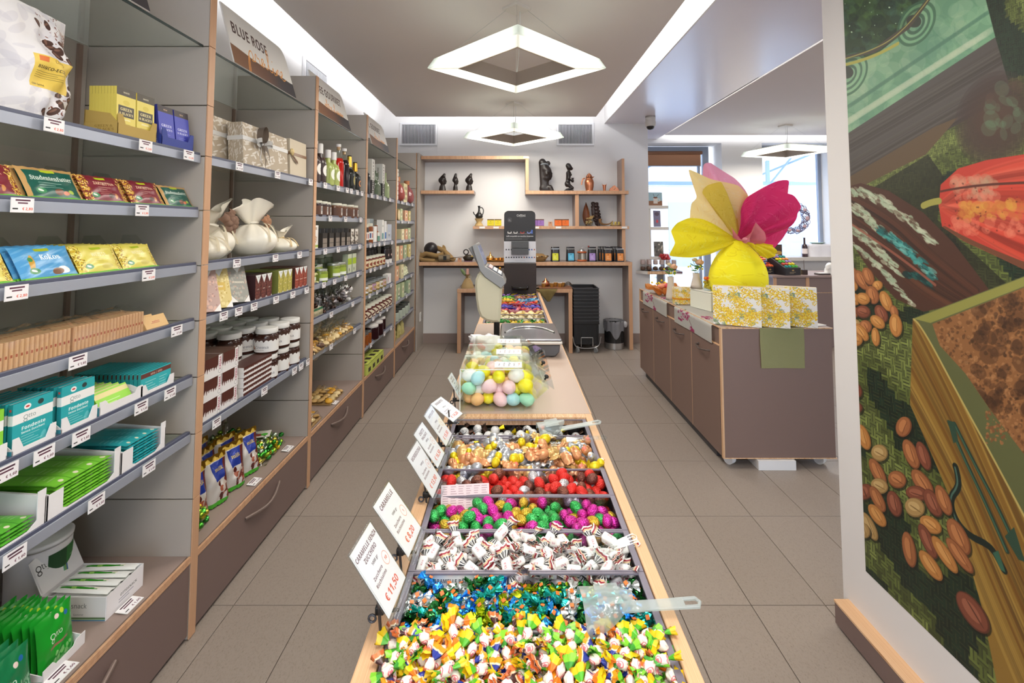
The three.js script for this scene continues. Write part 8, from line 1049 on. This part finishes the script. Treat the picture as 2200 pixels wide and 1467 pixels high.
function vase(label, pos, h, seed) {
  const t = thing('flower_vase', label, 'vase', pos), q = prng(seed), st = std('#5c8a3c', { roughness: 0.7 });
  add(t, 'vase_body', lathe([[0, 0], [0.046, 0], [0.042, 0.03], [0.026, h * 0.75], [0.027, h], [0.023, h], [0.03, 0.03], [0, 0.01]], 20), std('#d8ccc0', { roughness: 0.5 }));
  const fl = (x, y, s, m, n) => { const f = add(t, n, crumple(0.018 * s, 0.016 * s, 0.018 * s, 0.25, seed), m, [x, y, 0.005]); for (let i = 0; i < 7; i++) add(f, 'petal', crumple(0.016 * s, 0.012 * s, 0.006 * s, 0.3, i), m, [Math.cos(i * 0.9) * 0.014 * s, Math.sin(i * 0.9) * 0.012 * s, 0.008 * s * Math.sin(i)], [0.3 * i, i, 0]); };
  const peach = std('#e8b898', { roughness: 0.8 }), yel = std('#e8dc30', { roughness: 0.7 });
  for (const [x, y] of [[0.02, 0.08], [-0.02, 0.09], [0.045, 0.05], [-0.045, 0.05]]) { add(t, 'stem', tube([[0, h - 0.02, 0], [x * 0.5, h + y * 0.5, 0.005], [x, h + y, 0]], 0.002, 8, 5), st); }
  fl(0.025, h + 0.085, 1.25, peach, 'rose'); fl(-0.012, h + 0.105, 0.8, std('#d8c8a0', { roughness: 0.8 }), 'bud'); for (let i = 0; i < 5; i++) add(t, 'yellow_bloom', ball(0.008, 8, 6), yel, [-0.07 + q() * 0.14, h + 0.02 + q() * 0.06, q() * 0.03]); for (let i = 0; i < 6; i++) add(t, 'leaf', crumple(0.024, 0.004, 0.011, 0.2, i), st, [(q() - 0.5) * 0.09, h + 0.015 + q() * 0.06, 0.01], [q(), q() * 3, q() - 0.5]);
}
vase('slim beige vase with peach rose near the small mimosa box', [1.40, CT + 0.004, -4.30], 0.2, 3); vase('slim beige vase with pink rose on the white cube', [1.475, CUB, -3.90], 0.12, 8);
{ // orange tissue arrangement
  const t = thing('tissue_bouquet', 'low bouquet of orange tissue, roses and yellow blooms at far counter end', 'bouquet', [1.43, CT + 0.004, -4.62]), q = prng(12), or = petalM('#f0b060', 0.3), rd = std('#d8505c', { roughness: 0.7 }), ye = std('#f0d020', { roughness: 0.7 });
  for (let i = 0; i < 9; i++) { const a = i * 0.7; add(t, 'tissue_sheet', sheet(8, 6, (u, v) => { const b = a + (u - 0.5) * 0.9, r = 0.03 + v * 0.13; return [Math.cos(b) * r, 0.012 + v * 0.06 + 0.03 * Math.sin(v * 3 + i) * Math.sin(u * 6), Math.sin(b) * r * 1.3]; }), or); }
  for (let i = 0; i < 6; i++) add(t, 'rose', crumple(0.026, 0.022, 0.026, 0.35, i), i % 2 ? rd : std('#f0a080', { roughness: 0.7 }), [(q() - 0.5) * 0.14, 0.075 + q() * 0.02, (q() - 0.5) * 0.2]); for (let i = 0; i < 9; i++) add(t, 'yellow_bloom', ball(0.01, 8, 6), ye, [(q() - 0.5) * 0.2, 0.09 + q() * 0.06, (q() - 0.5) * 0.24]);
}
{ // giant wrapped egg
  const X = 1.725, Z = -3.72, S = 1039 / 3.72, t = thing('wrapped_egg', 'giant chocolate egg wrapped in yellow paper with pink and peach tissue crown', 'wrapped egg', [X, CT + 0.002, Z]);
  const L = (u, v) => [(u - 1100) / S - X, 1.52 - CT - (v - 487) / S + 0.01];
  const fibre = (c, d, e) => print(192, 192, (x) => { fill(x, c); const r = prng(4); for (let i = 0; i < 240; i++) { const a = r() * 192, b = r() * 192; curve(x, [[a, b], [a + r() * 16 - 8, b + r() * 12], [a + r() * 30 - 15, b + r() * 24 - 8]], r() < 0.5 ? d : e, 0.8 + r()); } }, { rough: 0.9 });
  const yel = fibre('#f8ea20', '#ecd818', '#fcf450'), thin = (m, c) => std('#ffffff', { map: m.map, transmission: c, thickness: 0, roughness: 1 });
  add(t, 'paper_body', sheet(72, 26, (u, v) => { const a = u * 2 * PI, y = v * 0.535, e = Math.pow(Math.sin(Math.min(1, 0.1 + v * 0.93) * PI * 0.97), 0.75), r = (0.03 + 0.18 * e) * (1 + 0.012 * Math.sin(a * 13 + v * 3) * (0.3 + v) + 0.02 * N(Math.cos(a) * 2, v * 4, Math.sin(a) * 2)); return [Math.cos(a) * r * (v === 0 ? 0.9 : 1), y, Math.sin(a) * r * 0.95]; }, false), yel);
  const neck = [...L(1582, 517)];
  const petal = (name, m, rim, zf, zb, fold = 5, amp = 0.018) => { const c = new THREE.CatmullRomCurve3(rim.map(([u, v]) => V(...L(u, v), 0)), false, 'catmullrom', 0.25); add(t, name, sheet(40, 14, (u, v) => { const p = c.getPoint(u), k = Math.pow(v, 0.85), w = Math.sin(u * PI); return [neck[0] + (p.x - neck[0]) * k + (1 - v) * (u - 0.5) * 0.03, neck[1] + (p.y - neck[1]) * k, zf + (zb - zf) * k + amp * v * Math.sin(u * fold * PI * 2) + 0.05 * w * Math.sin(v * PI) + 0.006 * N(u * 8, v * 6, fold)]; }), m); };
  const pk = fibre('#f24690', '#e62c7c', '#f86ca8'), pl = fibre('#fcc4da', '#f4b0cc', '#fed6e6'), pe = fibre('#fff0b8', '#f8e09c', '#fff6d4'), yl = fibre('#f0de68', '#e2cc4c', '#f6e888'), br = fibre('#fcf034', '#f0de20', '#fef86c');
  petal('pale_pink_sheet', thin(pl, 0.4), [[1540, 470], [1527, 400], [1528, 352], [1546, 350], [1592, 380], [1625, 425], [1610, 480]], -0.02, -0.12, 3);
  petal('magenta_sheet', thin(pk, 0.35), [[1612, 440], [1642, 410], [1685, 390], [1706, 391], [1706, 440], [1702, 490], [1690, 520], [1668, 540], [1648, 548], [1620, 532]], -0.01, -0.07, 4);
  petal('peach_sheet', thin(pe, 0.4), [[1560, 512], [1500, 508], [1487, 478], [1489, 440], [1499, 425], [1486, 366], [1535, 388], [1590, 402], [1618, 430], [1610, 470]], 0.0, -0.03, 3);
  petal('yellow_sheet', thin(yl, 0.4), [[1540, 470], [1506, 420], [1520, 402], [1545, 396], [1562, 425], [1578, 455]], 0.02, 0.03, 2);
  petal('bright_yellow_sheet', thin(br, 0.3), [[1540, 490], [1505, 474], [1478, 472], [1452, 482], [1441, 500], [1445, 525], [1436, 552], [1478, 556], [1525, 548], [1566, 530]], 0.03, 0.02, 4);
  petal('deep_pink_sheet', thin(pk, 0.25), [[1578, 500], [1582, 462], [1600, 428], [1622, 412], [1652, 412], [1690, 424], [1716, 450], [1700, 466], [1686, 492], [1640, 512]], 0.03, 0.06, 4, 0.03);
  petal('yellow_skirt', thin(br, 0.25), [[1592, 524], [1602, 546], [1622, 556], [1640, 546], [1634, 528]], 0.06, 0.17, 5);
  petal('pink_bow', std('#ef9aa4', { transmission: 0.25, thickness: 0, roughness: 1 }), [[1550, 488], [1556, 512], [1572, 520], [1590, 516], [1600, 482], [1622, 500], [1618, 524], [1590, 530]], 0.09, 0.14, 4, 0.02);
  add(t, 'bow_knot', crumple(0.03, 0.022, 0.022, 0.4, 2), std('#e8909a', { roughness: 0.9 }), [neck[0] + 0.01, neck[1] - 0.005, 0.12]);
}
{ // wall ledge with jars, photo rack
  const t = thing('corner_ledge', 'beech-edged ledge with grey post at the wall corner', 'ledge', [0, 0, 0]); add(t, 'ledge_board', extr([[1.63, 6.407], [1.75, 6.28], [2.2, 6.28], [2.2, 6.7], [1.83, 6.7], [1.818, 6.407]].reverse(), 0.04, 0.001).rotateX(-PI / 2).translate(0, 0.905, 0), wood); add(t, 'post', B(1.93, 2.0, 0.001, 0.905, -6.5, -6.43), std('#8c827c', { roughness: 0.4 }));
  const r = thing('photo_rack', 'white upright rack holding three small pictures at the wall corner', 'rack', [0, 0, 0]), rm = std('#ece6dc', { roughness: 0.5 }); add(r, 'upright', B(1.822, 1.87, 0.947, 1.84, -6.56, -6.52), rm); for (const y of [1.80, 1.515, 1.12]) add(r, 'bracket_shelf', B(1.822, 2.09, y - 0.04, y, -6.6, -6.46), rm);
  const pic = (l, x, y, w, h, m) => { const p = thing('small_picture', l, 'picture', [x, y, -6.5], 0.05, undefined, -0.08); add(p, 'panel', box0(w, h, 0.006), rm); add(p, 'picture_print', new THREE.PlaneGeometry(w - 0.006, h - 0.006).translate(0, h / 2, 0.0036), m); };
  pic('small picture of a mug of hot chocolate, on top of the rack', 1.93, 1.802, 0.19, 0.18, print(96, 96, (x) => { fill(x, '#a8c8d0'); fill(x, '#9a6a4a', 0, 62, 96, 40); fill(x, '#e2d8cc', 34, 38, 30, 44); blob(x, 49, 38, 15, 6, 0, '#8a5238'); x.strokeStyle = '#e2d8cc'; x.lineWidth = 5; x.beginPath(); x.ellipse(70, 56, 10, 10, 0, 0, 7); x.stroke(); curve(x, [[42, 34], [38, 20], [34, 12]], '#333', 2); curve(x, [[58, 32], [66, 20], [74, 14]], '#333', 2); }));
  pic('small grey picture with a red dot, middle of the rack', 1.95, 1.517, 0.1, 0.22, print(48, 96, (x) => { fill(x, '#8a86a0'); blob(x, 24, 20, 16, 12, 0, '#6a5c6c'); blob(x, 24, 64, 8, 10, 0, '#e0505c'); })); pic('small picture of pale stones, lowest of the rack', 1.965, 1.122, 0.13, 0.2, print(64, 80, (x) => { fill(x, '#6c6a62'); const q = prng(3); for (let i = 0; i < 22; i++) blob(x, q() * 64, q() * 80, 7, 5, q() * 3, ['#b8b2a4', '#8c867a', '#4a4640', '#d0c8b8'][i % 4]); }));
  const jm = clear('#f6f4f2'), fillM = std('#6a5040', { roughness: 0.8 }), ribM = std('#c8b4b0', { roughness: 0.6 });
  series('small ribboned glass jar of dark sweets on corner ledge', (l, p, ry, ti, ro, g) => { const o = thing('ribbon_jar', l, 'jar', p, 0, g); add(o, 'glass', lathe([[0, 0.001], [0.036, 0.001], [0.04, 0.05], [0.03, 0.075], [0.034, 0.14], [0.03, 0.15]], 14), jm); add(o, 'sweets', crumple(0.033, 0.026, 0.033, 0.3, 3, 10, 8), fillM, [0, 0.03, 0]); add(o, 'ribbon', bx(0.05, 0.06, 0.05, 0.01), ribM, [0, 0.08, 0]); return o; }, [[1.71, 0.947, -6.36], [1.79, 0.947, -6.34], [1.87, 0.947, -6.34], [1.95, 0.947, -6.34], [2.03, 0.947, -6.34], [2.11, 0.947, -6.34], [1.80, 0.947, -6.26 - 0.15]], 'ribbon jars on the corner ledge', 'from the wall');
  const c = thing('candy_jar', 'glass jar with knobbed lid filled with red sweets', 'jar', [2.03, 0.947, -6.46]); add(c, 'glass', lathe([[0, 0.001], [0.07, 0.001], [0.085, 0.12], [0.08, 0.24]], 20), jm); add(c, 'red_sweets', merge([...Array(26)].map((_, i) => put(ball(0.02, 8, 6), Math.cos(i * 2.4) * 0.012 * Math.sqrt(i), 0.15 + (i % 3) * 0.022, Math.sin(i * 2.4) * 0.012 * Math.sqrt(i)))), std('#d83038', { roughness: 0.3 })).userData.kind = 'stuff'; add(c, 'lid', lathe([[0.088, 0.24], [0.07, 0.27], [0.02, 0.29], [0.018, 0.31], [0.026, 0.34], [0.02, 0.37], [0, 0.375]], 20), jm);
}
{ // counter by the windows
  const t = thing('window_counter', 'mauve counter with beech edges below the right-hand window', 'counter', [0, 0, 0]); add(t, 'carcass', B(3.33, 5.25, 0.002, 0.875, -6.85, -6.2), std('#84706c', { roughness: 0.5 })); add(t, 'counter_top', B(3.3, 5.27, 0.876, 0.9, -6.88, -6.17), std('#9a847e', { roughness: 0.4 })); for (const [a, b] of [[3.32, 3.36], [3.735, 3.775], [4.6, 4.64]]) add(t, 'edge_band', B(a, b, 0.01, 0.874, -6.2, -6.19), wood); add(t, 'drawer_line', B(3.78, 4.6, 0.68, 0.685, -6.2, -6.192), woodPale);
  const disp = (label, x, z, w, d, h, cols, ry) => { const o = thing('capsule_display', label, 'display box', [x, 0.901, z], ry), k = std('#2a2428', { roughness: 0.5 }); add(o, 'tray_body', extr([[0, 0], [d, 0], [d, h], [0, 0.09]], w, 0.001).rotateY(-PI / 2).translate(w / 2, 0, -d / 2).rotateY(PI), k); add(o, 'side_print', extr([[0, 0], [d, 0], [d, h], [0, 0.09]], 0.002, 0).rotateY(-PI / 2).translate(w / 2 + 0.002, 0, -d / 2).rotateY(PI).translate(w + 0.003, 0, 0), std('#cfc68c', { roughness: 0.6 })); add(o, 'header_card', box0(w, 0.16, 0.004), print(96, 72, (x) => { fill(x, '#4a3228'); blob(x, 70, 50, 24, 12, 0, '#c89a4a'); blob(x, 14, 30, 10, 20, 0, '#d8c08a'); fill(x, '#ece8e4', 40, 58, 30, 14); }), [0, h - 0.02, -d / 2 + 0.004]); const sl = Math.atan2(h - 0.09, d); for (let i = 0; i < 5; i++) for (let j = 0; j < 4; j++) add(o, 'capsule', cyl(0.024, 0.014, 12, 0.019), cols[(i + (j >> 1) * 2) % cols.length], [-w / 2 + 0.045 + j * (w - 0.09) / 3, 0.094 + i * (h - 0.1) / 5 + 0.012, d / 2 - 0.03 - i * (d - 0.05) / 5], [sl, 0, 0]); add(o, 'front_print', new THREE.PlaneGeometry(w - 0.01, 0.08).translate(0, 0.045, d / 2 + 0.001), print(96, 40, (x) => { fill(x, '#2c2a30'); blob(x, 48, 12, 8, 5, 0, '#b8945a'); lines(x, 26, 24, 46, 2, 7, '#c8b48a', 2); })); };
  const cm = ['#1f8c84', '#c8482c', '#4fae3a', '#e8c81c', '#9a7cb8', '#e08a2c'].map((c) => std(c, { metalness: 0.4, roughness: 0.3 }));
  disp('stepped display box of teal, green, yellow and orange coffee capsules', 3.55, -6.36, 0.24, 0.3, 0.24, cm, 0.25); disp('darker stepped display box of orange capsules behind the giant egg', 3.26 + 0.08, -6.5, 0.2, 0.3, 0.22, [cm[1], std('#3a4a78'), std('#e8642c')], 0.2);
  const sw = thing('hot_chocolate_stick', 'chocolate block on a stick in a small clear holder', 'chocolate stick', [3.78, 0.9, -6.3]); add(sw, 'block', bx(0.06, 0.065, 0.06, 0.004), std('#3c2a28', { roughness: 0.4 })); add(sw, 'stick', cyl(0.003, 0.13, 6), std('#7a6a5c'), [0, 0.06, 0]);
  const nt = thing('note_tray', 'small dark tray with papers on the window counter', 'tray', [4.0, 0.9, -6.28]); add(nt, 'tray_body', bx(0.15, 0.02, 0.1, 0.003), std('#4a403e')); add(nt, 'paper_pad', bx(0.12, 0.006, 0.08, 0.001), paper, [0, 0.02, 0], [0, 0.1, 0]);
  const dg = thing('dog_money_box', 'white china dog money box on the window counter', 'money box', [4.1, 0.9, -6.3], -0.9); add(dg, 'china_body', skin([[[0, 0.05, 0], [0.0, 0.04, 0], 0.052, 0.055], [[0.01, 0.105, 0], [0.012, 0.115, 0], 0.046, 0.042], [[0.05, 0.1, 0], [0.062, 0.098, 0], 0.022, 0.018], [[0.035, 0.012, 0.03], [0.05, 0.01, 0.03], 0.016, 0.016], [[0.035, 0.012, -0.03], [0.05, 0.01, -0.03], 0.016, 0.016], [[0, 0.115, 0.045], [0.004, 0.08, 0.052], 0.014, 0.018], [[0, 0.115, -0.045], [0.004, 0.08, -0.052], 0.014, 0.018]], [-0.07, -0.02, -0.075], [0.09, 0.17, 0.075], 46, 0.008), std('#e8e4de', { roughness: 0.25 })); add(dg, 'nose', ball(0.009), black, [0.08, 0.102, 0]); for (const s of [-1, 1]) add(dg, 'eye', ball(0.006), black, [0.05, 0.122, s * 0.02]);
  const bt = thing('spirit_bottle', 'dark bottle with pale label on the window sill', 'bottle', [4.55, 1.051, -7.55]); add(bt, 'glass_body', bottleGeo(0.04, 0.3, 0.014, 0.1), std('#3c2a30', { roughness: 0.15 })); add(bt, 'label', new THREE.CylinderGeometry(0.0408, 0.0408, 0.08, 16, 1, true).translate(0, 0.09, 0), std('#e4d8d4'));
  const cl = thing('draped_box', 'box draped in white cloth on the window sill', 'draped box', [4.78, 1.051, -7.6]); add(cl, 'white_cloth', sheet(24, 12, (u, v) => { const a = u * 2 * PI, sq = Math.max(Math.abs(Math.cos(a)), Math.abs(Math.sin(a))), top = v < 0.4; const r = top ? 0.2 * v / 0.4 : 0.2 + (v - 0.4) * 0.04 * Math.sin(a * 7); return [Math.cos(a) * r / sq * 0.9, top ? 0.2 : 0.2 - (v - 0.4) / 0.6 * 0.198, Math.sin(a) * r / sq * 0.55]; }, false), std('#e8e6ec', { roughness: 0.8 })); const pt = thing('green_plate', 'pale green plate on the cloth-draped box', 'plate', [4.78, 1.252, -7.6]); add(pt, 'plate_body', lathe([[0, 0], [0.07, 0], [0.12, 0.02], [0.115, 0.022], [0.065, 0.006], [0, 0.005]], 24), std('#b8d0c4', { roughness: 0.3 }));
  const wr = thing('twig_wreath', 'round twig wreath with dried pink flowers hanging in the window', 'wreath', [4.42, 1.66, -7.62]), q = prng(9), tw = []; for (let i = 0; i < 26; i++) { const p = []; const o = q() * 6.3; for (let k = 0; k <= 10; k++) { const a = o + k * 0.34, r = 0.2 + 0.05 * Math.sin(k * 1.7 + i) + 0.02 * q(); p.push([Math.cos(a) * r, Math.sin(a) * r, 0.045 * Math.cos(k * 1.3 + i)]); } tw.push(tube(p, 0.0045, 24, 4)); } add(wr, 'twigs', merge(tw), std('#7c7488', { roughness: 0.9 })).userData.kind = 'stuff'; for (let i = 0; i < 11; i++) add(wr, 'dried_flower', crumple(0.03, 0.026, 0.018, 0.5, i), std('#b89aa0', { roughness: 0.9 }), [Math.cos(i * 0.62) * 0.21, Math.sin(i * 0.62) * 0.21, 0.04]); add(wr, 'hanging_thread', bar([0, 0.24, 0], [0, 1.17, 0], 0.0012, 4), white);
}
renderer.render(scene, camera);
